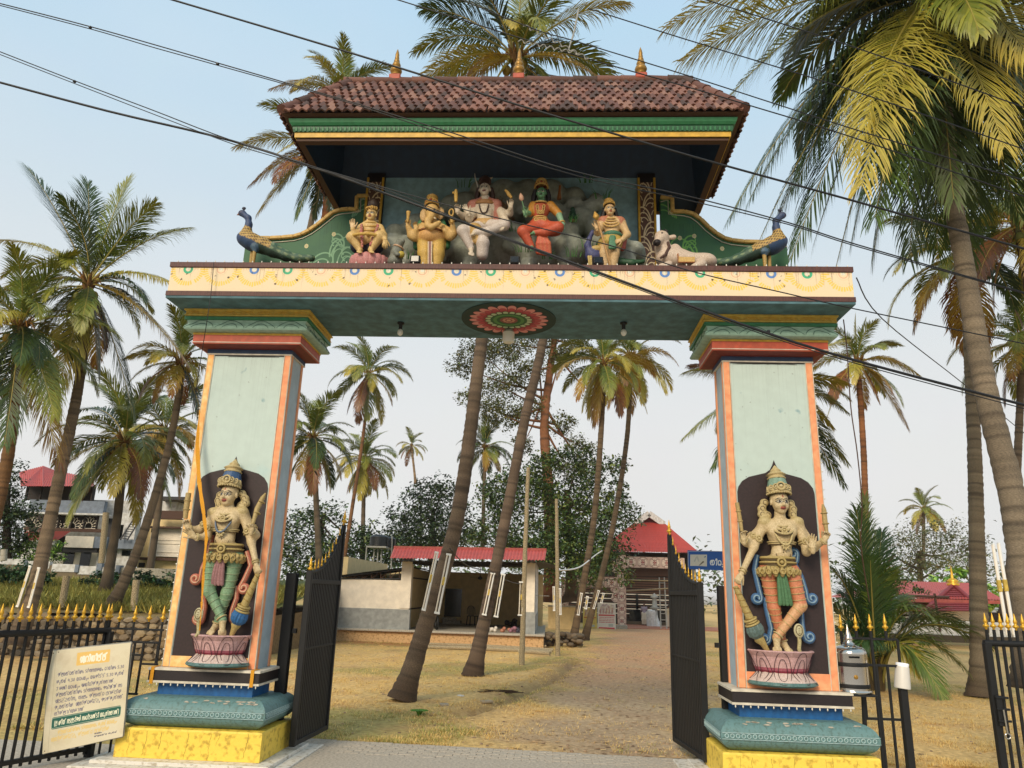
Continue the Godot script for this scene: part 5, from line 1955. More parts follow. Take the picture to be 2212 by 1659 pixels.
	b.chain([c4(850,800,z),c4(975,790,z + 0.03),c4(992,700,z + 0.12)],[0.06,0.048,0.034],skin,0.03)
	b.chain([c4(840,770,z + 0.02),c4(915,930,z + 0.08),c4(900,1000,z + 0.18)],[0.066,0.052,0.036],skin,0.03)
	b.ell(c4(590,980,z),Vector3(0.19,0.09,0.13),lin(206,166,104),0.03)
	b.chain([c4(650,990,z + 0.04),c4(890,970,z + 0.16),c4(640,1070,z + 0.22),c4(450,1085,z + 0.2)],[0.09,0.075,0.06,0.042],white,0.03)
	b.chain([c4(520,1010,z + 0.04),c4(245,1060,z + 0.18),c4(372,1330,z + 0.14)],[0.09,0.078,0.046],white,0.03)
	foot(b,c4(440,1085,z + 0.2),c4(385,1130,z + 0.24),0.036,skin)
	foot(b,c4(372,1335,z + 0.14),c4(380,1445,z + 0.24),0.04,skin)
	b.chain([c4(560,1080,z + 0.14),c4(560,1250,z + 0.16),c4(550,1430,z + 0.12)],[0.06,0.085,0.08],white,0.03)
	b.chain([c4(430,1050,z + 0.14),c4(450,1220,z + 0.15)],[0.1,0.05],lin(206,170,104),0.02)
	m = MB.new()
	b.mesh_into(m,0.0095)
	head(m,c4(588,425,z + 0.06),0.104,Basis(Vector3.UP,-0.05),skin,lin(120,60,56),lin(60,40,34))
	hand(m,c4(165,770,z + 0.12),Vector3(-0.2,1,0.1),Vector3(0,0,1),0.14,0.5,1.0,skin)
	hand(m,c4(332,795,z + 0.2),Vector3(-0.55,1,0.1),Vector3(-0.2,0,1),0.15,0.05,1.0,skin)
	hand(m,c4(992,700,z + 0.12),Vector3(0.1,1,0.1),Vector3(0,0,1),0.14,0.45,-1.0,skin)
	hand(m,c4(900,995,z + 0.18),Vector3(-0.4,-0.5,0.5),Vector3(-0.2,-0.7,-0.3),0.13,0.3,-1.0,skin)
	put("body",m,M["paint"],t)
	m = MB.new()
	m.col = lin(74,48,38)
	m.ball(c4(590,300,z + 0.0),Vector3(0.095,0.085,0.085),14,9)
	m.ball(c4(590,255,z - 0.01),Vector3(0.055,0.055,0.05),12,8)
	for k in 7: m.tube([c4(520 + k * 24,330,z + 0.1),c4(540 + k * 17,270,z + 0.09),c4(590,240,z + 0.04)],0.01,5)
	for e: float in [-1,1]: m.tube([c4(590 + e * 90,400,z),c4(590 + e * 115,500,z - 0.02),c4(590 + e * 130,600,z - 0.02)],[0.035,0.04,0.03],8)
	put("piled_hair",m,M["paint"],t)
	m = MB.new()
	m.col = lin(216,196,170)
	var cres := []
	for k in 13: cres.push_back(c4(668 + cos(2.9 - k * 0.2) * 48,200 + sin(2.9 - k * 0.2) * 48,z + 0.02))
	m.tube(cres,[0.002,0.005,0.008,0.011,0.013,0.014,0.015,0.014,0.013,0.011,0.008,0.005,0.002],6)
	put("crescent",m,M["paint"],t)
	m = MB.new()
	m.col = lin(226,222,214)
	m.tube([c4(480,400,z),c4(478,360,z),c4(455,290,z + 0.02),c4(438,230,z + 0.02),c4(432,170,z + 0.02)],[0.012,0.009,0.007,0.006,0.004],6)
	put("water_spout",m,M["paint"],t)
	m = MB.new()
	m.col = lin(66,44,34)
	for k in 25:
		var s := k / 24.0 * 2.0 - 1.0
		m.ball(c4(575 + s * 72,660 + (1.0 - pow(absf(s),3.0)) * 125,z + 0.115),Vector3.ONE * 0.012,6,4)
	put("bead_string",m,M["paint"],t)
	m = MB.new()
	m.col = lin(176,130,80)
	for k in 3: m.ring(c4(590,600 + k * 18,z + 0.02),nb,0.1 + k * 0.022,0.085,0.016,20,0.0,PI,0.03)
	m.col = lin(214,196,150)
	for k in 18: m.ball(c4(430 + k * 18,935,z + 0.125 - absf(k - 8.5) * 0.006),Vector3(0.014,0.025,0.012),6,5)
	put("jewellery",m,M["paint"],t)
	m = MB.new()
	m.col = yel
	m.tube([c4(140,610,z + 0.2),c4(140,520,z + 0.2),c4(140,425,z + 0.2)],[0.02,0.028,0.02],10)
	m.tube([c4(85,470,z + 0.2),c4(165,470,z + 0.2)],0.018,8)
	put("axe",m,M["paint"],t)
	m = MB.new()
	m.col = lin(206,166,84)
	m.tube([c4(1005,550,z + 0.18),c4(965,500,z + 0.18),c4(935,450,z + 0.18),c4(905,430,z + 0.18)],[0.018,0.028,0.022,0.016],8)
	put("deer_figure",m,M["paint"],t)
	# 4 green-faced goddess
	t = figure_label("green_faced_statue","seated green-faced statue in a red orange dress holding a lotus bud")
	skin = lin(104,160,118)
	var red := lin(208,96,66)
	var sleeve := lin(216,152,56)
	b = Body.new()
	z = 0.26
	b.ell(c4(1455,740,z),Vector3(0.125,0.12,0.1),lin(196,98,62),0.04)
	b.cap(c4(1450,780,z),c4(1445,900,z),0.095,0.085,red,0.04)
	b.cap(c4(1460,650,z),c4(1470,570,z + 0.03),0.05,0.045,skin,0.02)
	b.cap(c4(1340,670,z),c4(1285,790,z + 0.05),0.06,0.05,sleeve,0.03)
	b.cap(c4(1285,790,z + 0.05),c4(1220,810,z + 0.16),0.04,0.03,skin,0.02)
	b.cap(c4(1610,670,z),c4(1735,800,z + 0.03),0.065,0.055,sleeve,0.03)
	b.cap(c4(1735,800,z + 0.03),c4(1800,970,z + 0.12),0.048,0.034,lin(146,190,160),0.01)
	b.ell(c4(1450,980,z),Vector3(0.17,0.1,0.13),red,0.04)
	b.chain([c4(1510,1000,z + 0.04),c4(1725,1010,z + 0.16),c4(1520,1085,z + 0.2),c4(1370,1090,z + 0.19)],[0.09,0.075,0.06,0.036],red,0.03)
	b.chain([c4(1400,1010,z + 0.04),c4(1185,1070,z + 0.17),c4(1310,1310,z + 0.13)],[0.09,0.076,0.05],red,0.03)
	foot(b,c4(1370,1090,z + 0.19),c4(1300,1120,z + 0.22),0.032,skin)
	foot(b,c4(1310,1310,z + 0.13),c4(1330,1370,z + 0.23),0.034,skin)
	b.ell(c4(1640,1080,z + 0.08),Vector3(0.13,0.06,0.08),red,0.03)
	for k in 6: b.chain([c4(1440 + k * 10,1090,z + 0.16),c4(1420 + k * 32,1260,z + 0.17),c4(1415 + k * 36,1420 - absf(k - 3.5) * 6,z + 0.14)],[0.025,0.034,0.032],red.lerp(lin(226,160,110),0.25 * (k % 2)),0.012)
	m = MB.new()
	b.mesh_into(m,0.0095)
	head(m,c4(1468,482,z + 0.06),0.09,Basis(Vector3.UP,-0.1),skin,lin(40,60,46),lin(30,24,22))
	hand(m,c4(1222,810,z + 0.16),Vector3(-0.25,1,0.15),Vector3(0,0,1),0.135,0.5,1.0,lin(140,184,140))
	hand(m,c4(1800,970,z + 0.12),Vector3(-0.2,-0.8,0.4),Vector3(-0.5,0,-1),0.13,0.3,1.0,lin(146,190,160))
	put("body",m,M["paint"],t)
	m = MB.new()
	crown_shape(m,c4(1468,405,z + 0.05),c4(1470,245,z),0.085,gold,lin(150,70,44),lin(170,60,44))
	put("crown",m,M["paint"],t)
	m = MB.new()
	m.col = lin(34,26,24)
	for e: float in [-1,1]: m.tube([c4(1468 + e * 85,420,z),c4(1468 + e * 110,520,z - 0.02),c4(1460 + e * 120,620,z - 0.02)],[0.03,0.04,0.03],8)
	put("long_hair",m,M["paint"],t)
	m = MB.new()
	m.col = lin(222,186,110)
	m.ring(c4(1460,625,z + 0.02),nb,0.085,0.08,0.012,18,0,PI,0.02)
	for e: float in [-1,1]:
		for k in 3: m.ring(c4(1455 + e * (52 - k * 8),680 + k * 45,z + 0.11),Basis(Vector3(1,0,0),Vector3(0,0,1),Vector3(0,1,0)),0.016,0.024,0.007,10)
	for q: Array in [[1455,770],[1450,880],[1390,885],[1510,880],[1450,930]]:
		m.ring(c4(q[0],q[1],z + 0.12),Basis(Vector3(1,0,0),Vector3(0,0,1),Vector3(0,1,0)),0.026,0.024,0.009,12)
		m.ball(c4(q[0],q[1],z + 0.12),Vector3.ONE * 0.013,6,5)
	m.ring(c4(1450,885,z),nb,0.1,0.1,0.014,20)
	m.ring(c4(1785,940,z + 0.11),m.frame_at(Vector3(0.3,-1,0.3)),0.04,0.04,0.012,12)
	put("jewellery",m,M["paint"],t)
	m = MB.new()
	m.col = lin(90,140,100)
	m.tube([c4(1225,790,z + 0.22),c4(1195,700,z + 0.22),c4(1170,600,z + 0.22)],0.009,6)
	m.col = lin(230,186,160)
	m.lathe([Vector2(0.004,0),Vector2(0.032,0.03),Vector2(0.034,0.06),Vector2(0.02,0.1),Vector2(0.002,0.13)],12,Transform3D(Basis(Vector3(0,0,1),0.2),c4(1168,600,z + 0.22)))
	put("lotus_bud",m,M["paint"],t)
	# 5 youth with a spear, his peacock beside him
	t = figure_label("spear_bearer_statue","standing young statue with a long spear and green sash, nearest the bull")
	skin = lin(228,196,146)
	b = Body.new()
	z = 0.32
	b.ell(c5(545,750,z),Vector3(0.13,0.115,0.09),skin,0.04)
	b.cap(c5(545,800,z),c5(550,930,z),0.1,0.09,skin,0.04)
	b.cap(c5(530,690,z),c5(522,610,z + 0.03),0.05,0.045,skin,0.02)
	for e: Array in [[425,710],[665,715]]: b.chain([c5(540,690,z - 0.02),c5(e[0],e[1],z),c5(e[0] + (e[0] - 545) * 0.35,e[1] + 110,z - 0.02)],[0.06,0.07,0.045],lin(200,134,104),0.03)
	b.chain([c5(410,740,z),c5(345,870,z + 0.08),c5(335,810,z + 0.18)],[0.052,0.044,0.032],skin,0.03)
	b.chain([c5(700,740,z),c5(775,900,z + 0.02),c5(700,975,z + 0.14)],[0.055,0.046,0.034],skin,0.03)
	b.ell(c5(545,990,z),Vector3(0.14,0.1,0.11),lin(206,178,92),0.03)
	b.ell(c5(560,910,z + 0.02),Vector3(0.135,0.05,0.1),lin(70,128,104),0.02)
	for k in 4: b.chain([c5(530 + k * 18,930,z + 0.1),c5(525 + k * 22,1090,z + 0.13)],[0.018,0.024],lin(80,142,108).darkened(0.12 * (k % 2)),0.008)
	b.chain([c5(450,1000,z),c5(440,1180,z + 0.03),c5(460,1420,z + 0.02)],[0.085,0.066,0.05],skin,0.02)
	b.chain([c5(600,1000,z),c5(590,1180,z + 0.03),c5(560,1420,z + 0.02)],[0.085,0.066,0.05],skin,0.02)
	b.ell(c5(440,1020,z + 0.02),Vector3(0.09,0.07,0.09),lin(206,178,92),0.02)
	b.ell(c5(610,1030,z + 0.02),Vector3(0.085,0.09,0.09),lin(206,178,92),0.02)
	b.chain([c5(730,900,z - 0.05),c5(700,1090,z - 0.02)],[0.05,0.05],lin(190,96,84),0.02)
	m = MB.new()
	b.mesh_into(m,0.0095)
	head(m,c5(520,545,z + 0.06),0.09,Basis(Vector3.UP,0.12),skin,lin(170,80,60),lin(30,24,22))
	hand(m,c5(335,815,z + 0.18),Vector3(-0.15,1,0.1),Vector3(0.2,0,1),0.135,0.1,-1.0,skin)
	hand(m,c5(700,975,z + 0.14),Vector3(-0.9,-0.3,0.1),Vector3(0,-0.2,-1),0.13,0.3,1.0,skin)
	put("body",m,M["paint"],t)
	m = MB.new()
	m.col = lin(30,24,22)
	m.tube([c5(450,520,z),c5(430,620,z - 0.02),c5(390,700,z - 0.03)],[0.03,0.04,0.02],8)
	m.tube([c5(585,520,z),c5(610,620,z - 0.02),c5(640,670,z - 0.03)],[0.03,0.035,0.02],8)
	put("long_hair",m,M["paint"],t)
	m = MB.new()
	crown_shape(m,c5(512,487,z + 0.05),c5(498,372,z + 0.02),0.07,gold,gold,lin(220,190,120))
	put("crown",m,M["paint"],t)
	m = MB.new()
	m.col = lin(222,186,110)
	for k in 4: m.ring(c5(535,680 + k * 8,z + 0.03),nb,0.07 + k * 0.016,0.08,0.009,18,0,PI,0.02 + k * 0.035)
	put("jewellery",m,M["paint"],t)
	m = MB.new()
	m.col = lin(214,170,112)
	m.tube([c5(345,700,z + 0.26),c5(435,1010,z + 0.22),c5(530,1360,z + 0.16)],0.014,8)
	m.col = lin(226,180,92)
	m.lathe([Vector2(0.012,0),Vector2(0.035,0.03),Vector2(0.045,0.06),Vector2(0.025,0.1),Vector2(0.001,0.14)],8,Transform3D(Basis(Vector3(0,0,1),0.25).scaled_local(Vector3(1,1,0.35)),c5(338,690,z + 0.26)))
	put("spear",m,M["paint"],t)
	t = figure_label("small_peacock_statue","small blue peacock statue half hidden beside the spear bearer")
	b = Body.new()
	var pb := lin(74,80,132)
	b.chain([c5(268,860,z),c5(225,960,z + 0.02),c5(195,1060,z + 0.02),c5(240,1170,z)],[0.03,0.03,0.04,0.07],pb,0.03)
	b.ell(c5(290,1220,z - 0.02),Vector3(0.12,0.1,0.1),pb,0.04)
	b.cap(c5(268,860,z),c5(292,885,z + 0.04),0.022,0.004,lin(150,140,110),0.01)
	b.chain([c5(400,1240,z - 0.12),c5(620,1290,z - 0.1),c5(840,1310,z - 0.08),c5(1000,1290,z - 0.1)],[0.09,0.06,0.045,0.03],lin(48,92,62),0.03)
	b.ell(c5(330,1110,z + 0.02),Vector3(0.09,0.05,0.06),lin(206,178,110),0.02)
	m = MB.new()
	b.mesh_into(m,0.013)
	put("body",m,M["paint"],t)
	m = MB.new()
	m.col = lin(214,190,120)
	for x: float in [215.0,245.0]: m.tube([c5(x,1210,z + 0.06),c5(x + 5,1290,z + 0.06),c5(x + 8,1400,z + 0.06)],[0.02,0.014,0.02],7)
	put("leg",m,M["paint"],t)

func peacocks() -> void:
	for side in 2:
		var q: Callable = c6 if side == 0 else c7
		var t := figure_label("peacock_statue","blue peacock statue facing left on the left end of the beam" if side == 0 else "blue peacock statue facing right on the right end of the beam")
		var H: Array = [[[240,325],[318,385],[325,470],[300,560],[270,640],[360,690],[165,348],[262,300],[262,262]],[[1690,352],[1612,420],[1612,510],[1635,600],[1650,680],[1575,730],[1745,352],[1665,330],[1662,285]]][side]
		var z := -0.05
		var P := func(i: int,dz := 0.0) -> Vector3: return q.call(H[i][0],H[i][1],z + dz)
		var blue := lin(62,84,128)
		var b := Body.new()
		b.chain([P.call(0),P.call(1),P.call(2),P.call(3),P.call(4)],[0.045,0.042,0.048,0.068,0.11],blue,0.03)
		b.ell(P.call(0),Vector3(0.058,0.045,0.045),lin(74,78,108),0.02)
		b.cap(P.call(0),P.call(6),0.03,0.006,lin(170,120,104),0.01)
		b.ell(P.call(5),Vector3(0.19,0.13,0.13),lin(44,74,116),0.06,Basis(Vector3(0,0,1),-0.5 if side == 0 else 0.5))
		var tail := [[500,740],[640,800],[800,870],[960,905],[1130,900]] if side == 0 else [[1430,790],[1280,850],[1120,920],[980,955],[850,950]]
		var tp := []
		for s: Array in tail: tp.push_back(q.call(s[0],s[1],z - 0.02))
		b.chain([P.call(5)] + tp,[0.12,0.115,0.1,0.075,0.06,0.05],lin(40,68,56),0.04)
		var foot_x: Array = [[400,370],[1462,1520]][side]
		b.cap(q.call(foot_x[0],760 if side == 0 else 830,z + 0.06),q.call(foot_x[0] + 5,815 if side == 0 else 860,z + 0.06),0.055,0.03,lin(80,112,140),0.03)
		var c0: Vector3 = P.call(5)
		var m := MB.new()
		b.mesh_into(m,0.0125,func(w: Vector3,c: Color) -> Color:
			# barred gold feathers on the back, eye-spots along the train
			var along := (w.x - c0.x) * (1.0 if side == 0 else -1.0)
			var up := w.y - c0.y + along * 0.42
			if along > -0.16 and along < 0.32 and up > -0.005 and up < 0.2:
				var f := sin(along * 95.0) * sin((up + along * 0.3) * 120.0)
				return lin(206,172,96) if f > -0.25 else lin(84,66,44)
			if along >= 0.3 and up > -0.02:
				return lin(126,150,112) if sin(along * 60.0) + sin(up * 90.0) > 0.7 else lin(70,104,84)
			return c)
		put("body",m,M["paint"],t)
		m = MB.new()
		m.col = lin(60,66,84)
		for k in 3: m.tube([P.call(7),P.call(8) + Vector3((k - 1) * 0.02,0,0)],0.005,5)
		m.ball(P.call(8),Vector3(0.032,0.024,0.02),8,6)
		put("crest",m,M["paint"],t)
		for k in 2:
			m = MB.new()
			m.col = lin(196,164,92)
			var f0: Vector3 = q.call(foot_x[k],815 if side == 0 else 860,z + 0.06 - 0.1 * k)
			var f1 := Vector3(f0.x,6.25,f0.z)
			m.tube([f0,f0.lerp(f1,0.5),f1],[0.03,0.024,0.03],8)
			for j in 3: m.tube([f1,f1 + Vector3((j - 1) * 0.05,-0.01,0.07)],[0.018,0.008],6)
			put("leg",m,M["paint"],t)

func bull() -> void:
	var t := figure_label("bull_statue","white reclining bull statue with a black muzzle and yellow saddle cloth on the beam")
	var w := lin(226,208,192)
	var b := Body.new()
	var z := 0.28
	b.ell(c5(1270,930,z + 0.06),Vector3(0.095,0.085,0.08),w,0.04)
	b.cap(c5(1260,950,z + 0.09),c5(1205,1010,z + 0.14),0.07,0.05,w,0.03)
	b.ell(c5(1205,1018,z + 0.16),Vector3(0.05,0.045,0.05),lin(34,28,28),0.015)
	b.chain([c5(1285,960,z + 0.02),c5(1290,1100,z),c5(1330,1230,z)],[0.08,0.1,0.14],w,0.05)
	b.ell(c5(1470,1120,z - 0.02),Vector3(0.075,0.085,0.07),w,0.04)
	b.ell(c5(1480,1250,z),Vector3(0.2,0.15,0.15),w,0.06)
	b.ell(c5(1650,1290,z),Vector3(0.26,0.12,0.15),w,0.06)
	b.ell(c5(1900,1290,z),Vector3(0.16,0.11,0.14),w,0.06)
	b.chain([c5(1380,1330,z + 0.14),c5(1270,1370,z + 0.18),c5(1370,1400,z + 0.2)],[0.05,0.045,0.04],w,0.02)
	b.chain([c5(1850,1330,z + 0.14),c5(1740,1380,z + 0.18)],[0.07,0.05],w,0.02)
	b.cap(c5(1340,950,z),c5(1450,935,z - 0.02),0.03,0.035,w,0.02)
	b.cap(c5(1440,935,z - 0.02),c5(1480,925,z - 0.02),0.032,0.008,w,0.01)
	var ec := c5(1272,920,z + 0.06)
	var m := MB.new()
	b.mesh_into(m,0.013,func(p: Vector3,c: Color) -> Color: return lin(30,26,24) if Vector2(p.x - ec.x + 0.005,p.y - ec.y).length() < 0.016 and p.z > ec.z else c)
	put("body",m,M["paint"],t)
	m = MB.new()
	m.col = lin(34,30,30)
	m.tube([c5(1330,880,z + 0.03),c5(1350,850,z + 0.02),c5(1312,818,z + 0.02)],[0.028,0.02,0.004],8)
	m.tube([c5(1270,870,z + 0.0),c5(1262,845,z - 0.03),c5(1270,820,z - 0.03)],[0.022,0.016,0.004],8)
	put("horn",m,M["paint"],t)
	m = MB.new()
	m.col = lin(84,54,44)
	m.tube([c5(1360,1010,z + 0.1),c5(1385,1080,z + 0.12),c5(1330,1190,z + 0.15),c5(1255,1240,z + 0.15)],[0.02,0.022,0.022,0.016],6)
	put("neck_strap",m,M["paint"],t)
	m = MB.new()
	m.col = lin(220,184,112)
	var n := 8
	for i in n:
		var pts := []
		for k in 2:
			var x := lerpf(1505,1750,float(i + k) / n)
			pts.push_back([c5(x,1140 + (x - 1505) * 0.2,z + 0.0),c5(x + 4,1180 + (x - 1505) * 0.12,z + 0.14),c5(x + 6,1300,z + 0.185)])
		for r in 2: m.quad(pts[0][r + 1],pts[1][r + 1],pts[1][r],pts[0][r])
	m.col = lin(176,110,60)
	m.tube([c5(1505,1140,z + 0.02),c5(1509,1180,z + 0.15),c5(1511,1300,z + 0.195),c5(1756,1300,z + 0.195)],0.01,5)
	put("saddle_cloth",m,M["paint"],t)

func floodlights() -> void:
	for q: Array in [[897,561,"black floodlight between the mouse and the elephant-headed statue"],[1112,558,"black floodlight on the beam left of the red-skirted statue"],[1292,562,"black floodlight at the foot of the small peacock"]]:
		var p := at(q[0],q[1],0.56)
		var t := thing("floodlight",q[2],"floodlight",Vector3(p.x,6.225,0.56),0.0,"floodlights along the front of the beam")
		var m := MB.new()
		m.box(Vector3(0,0.1,0),Vector3(0.135,0.12,0.05),Basis(Vector3(1,0,0),-0.15),0.012)
		put("housing",m,M["black iron"],t)
		m = MB.new()
		m.box(Vector3(0,0.104,0.028),Vector3(0.1,0.086,0.006),Basis(Vector3(1,0,0),-0.15),0.002)
		put("lens",m,M["dark glass"],t)
		m = MB.new()
		for e: float in [-1,1]: m.bar(Vector3(e * 0.074,0.0,-0.01),Vector3(e * 0.074,0.11,-0.01),0.006,0.02)
		m.box(Vector3(0,0.006,-0.01),Vector3(0.15,0.008,0.04))
		put("bracket",m,M["black iron"],t)

# ---------------------------------------------------------------- coconut palms
var fronds_made := {}          # shared frond meshes
var G_DARK := lin(30,42,20)
var G_GREEN := lin(82,104,36)
var G_OLIVE := lin(150,146,50)
var G_GOLD := lin(190,166,62)
var G_BROWN := lin(142,86,44)

func bez(a: Vector3,c: Vector3,e: Vector3,n: int) -> Array:
	var p := []
	for i in n + 1:
		var s := float(i) / n
		p.push_back(a * (1 - s) * (1 - s) + c * 2.0 * s * (1 - s) + e * s * s)
	return p

# one feathered leaf: a tapering midrib with two rows of drooping leaflets
func frond(b: MB,pts: Array,leaf_len: float,pairs: int,wide: float,c0: Color,c1: Color,droop: float,r0: float,bare := 0.16,fine := true) -> void:
	var m := pts.size() - 1
	var span: Vector3 = pts[m] - pts[0]
	var flat := Vector3(span.x,0,span.z)
	if flat.length() < 0.05 * span.length(): flat = Vector3(0.3,0,1)
	var sd := flat.normalized().cross(Vector3.UP).rotated(span.normalized(),rng.randf_range(-0.45,0.45))
	var stem := c0.lerp(lin(190,168,84),0.65)
	var rs := []
	var cs := []
	for i in m + 1:
		rs.push_back(r0 * (1.0 - 0.88 * i / m))
		cs.push_back(stem)
	b.tube(pts,rs,5 if fine else 3,false,cs)
	for i in pairs:
		var s := bare + (1.0 - bare) * (i + rng.randf_range(0.2,0.8)) / pairs
		var f := s * m
		var k := mini(int(f),m - 1)
		var p: Vector3 = pts[k].lerp(pts[k + 1],f - k)
		var t: Vector3 = (pts[k + 1] - pts[k]).normalized()
		var up := sd.cross(t)
		if up.y < 0: up = -up
		var prof := minf(1.0,0.35 + 2.6 * (s - bare)) * (1.0 if s < 0.55 else 1.0 - 0.72 * pow((s - 0.55) / 0.45,1.6))
		for e: float in [-1,1]:
			if rng.randf() < 0.05: continue
			var L := leaf_len * prof * rng.randf_range(0.74,1.12)
			var a := lerpf(0.5,1.2,s) + rng.randfn() * 0.09
			var d := (sd * e * cos(a) + t * sin(a) + up * 0.22 * (1.0 - s)).normalized()
			var g := droop * 1.2 * rng.randf_range(0.5,1.5)
			var w := (t - d * t.dot(d)).normalized()
			var col := c0.lerp(c1,clampf(s * s * 0.8 + rng.randf_range(-0.25,0.3),0.0,1.0))
			col = col * rng.randf_range(0.72,1.2)
			var q := [p]
			var dirs := [d]
			var n := 3 if fine else 2
			for j in n:
				q.push_back(q[j] + dirs[j] * L * ([0.4,0.34,0.26] if fine else [0.55,0.45])[j])
				dirs.push_back((dirs[j] + Vector3.DOWN * g * (0.55 + 0.35 * j)).normalized())
			var ww := ([0.5,1.0,0.72,0.0] if fine else [0.6,1.0,0.0])
			for j in n:
				var n0: Vector3 = dirs[j].cross(w).normalized()
				if n0.y < 0: n0 = -n0
				var a0: Vector3 = q[j] - w * wide * ww[j]
				var a1: Vector3 = q[j] + w * wide * ww[j]
				var b0: Vector3 = q[j + 1] - w * wide * ww[j + 1]
				var b1: Vector3 = q[j + 1] + w * wide * ww[j + 1]
				b.col = col.lerp(c1,0.16 * j)
				# wound so that the face looks the way of its normal
				if (a1 - a0).cross(b1 - a0 + (b0 - a0)).dot(n0) > 0.0:
					b.vert(a0,n0); b.vert(b1 if j == n - 1 else b0,n0); b.vert(a1,n0)
					if j < n - 1:
						b.vert(a1,n0); b.vert(b0,n0); b.vert(b1,n0)
				else:
					b.vert(a0,n0); b.vert(a1,n0); b.vert(b1 if j == n - 1 else b0,n0)
					if j < n - 1:
						b.vert(a1,n0); b.vert(b1,n0); b.vert(b0,n0)

# a shared leaf of unit length, pointing along +x, that leaves the crown at the given angle
func shared_frond(step: int,tint: int,form: int) -> ArrayMesh:
	var key := step * 100 + tint * 10 + form
	if fronds_made.has(key): return fronds_made[key]
	rng.seed = 900 + key
	var e0 := deg_to_rad([82.0,60.0,38.0,18.0,-4.0,-28.0,-55.0,-78.0][step])
	var bend := deg_to_rad([58.0,82.0,86.0,80.0,68.0,46.0,26.0,8.0][step]) * (1.0 + 0.16 * form)
	var p := [Vector3.ZERO]
	var n := 12
	for i in n:
		var s := (i + 0.5) / n
		var a := e0 - bend * pow(s,1.25)
		p.push_back(p[i] + Vector3(cos(a),sin(a),sin(s * 3.0) * 0.1 * (form - 0.5)) / n)
	var b := MB.new()
	var c: Array = [[G_DARK,G_GREEN],[G_GREEN,G_OLIVE],[G_OLIVE,G_GOLD],[G_GOLD,G_BROWN],[G_BROWN,lin(110,76,46)]][tint]
	frond(b,p,0.28,84,0.0062,c[0],c[1],[0.25,0.35,0.5,0.7,0.8,0.8,0.7,0.5][step],0.011)
	fronds_made[key] = b.done()
	return fronds_made[key]

func trunk_mesh(path: Array,r0: float,r1: float,tone: Color,near: bool) -> ArrayMesh:
	# smooth the path, then add the rings left by fallen leaves
	var soft := []
	for i in path.size() - 1:
		var a: Vector3 = path[maxi(i - 1,0)]
		var d: Vector3 = path[mini(i + 2,path.size() - 1)]
		for k in 6: soft.push_back(path[i].cubic_interpolate(path[i + 1],a,d,k / 6.0))
	soft.push_back(path[path.size() - 1])
	var total := 0.0
	for i in soft.size() - 1: total += (soft[i + 1] - soft[i]).length()
	var step := 0.05 if near else 0.16
	var n := clampi(int(total / step),12,320)
	var p := []
	var r := []
	var c := []
	var seg := 0
	var gone := 0.0
	var ring := 0
	var hue := 1.0
	for i in n + 1:
		var want := total * i / n
		while seg < soft.size() - 2 and gone + (soft[seg + 1] - soft[seg]).length() < want:
			gone += (soft[seg + 1] - soft[seg]).length()
			seg += 1
		var l: float = (soft[seg + 1] - soft[seg]).length()
		var q: Vector3 = soft[seg].lerp(soft[seg + 1],clampf((want - gone) / maxf(l,1e-5),0,1.2))
		var s := float(i) / n
		var flare := 1.0 + 0.55 * exp(-want / 0.28) + 0.28 * exp(-want / 0.9)
		var scar := rng.randf() < 0.45
		if scar: hue = rng.randf_range(0.95,1.45)
		p.push_back(q + Vector3(rng.randf_range(-1,1),0,rng.randf_range(-1,1)) * r0 * 0.025)
		r.push_back(lerpf(r0,r1,pow(s,0.8)) * flare * (1.035 if scar else 0.985) * rng.randf_range(0.985,1.015))
		var col := tone * (hue if not scar else hue * rng.randf_range(0.66,1.0))
		if want < 0.8: col = col.lerp(lin(74,54,38),(0.8 - want) * 0.8)
		if rng.randf() < 0.08: col = col.lerp(lin(60,50,40),0.55)
		c.push_back(col)
	var b := MB.new()
	b.tube(p,r,16 if near else 9,true,c)
	return b.done()

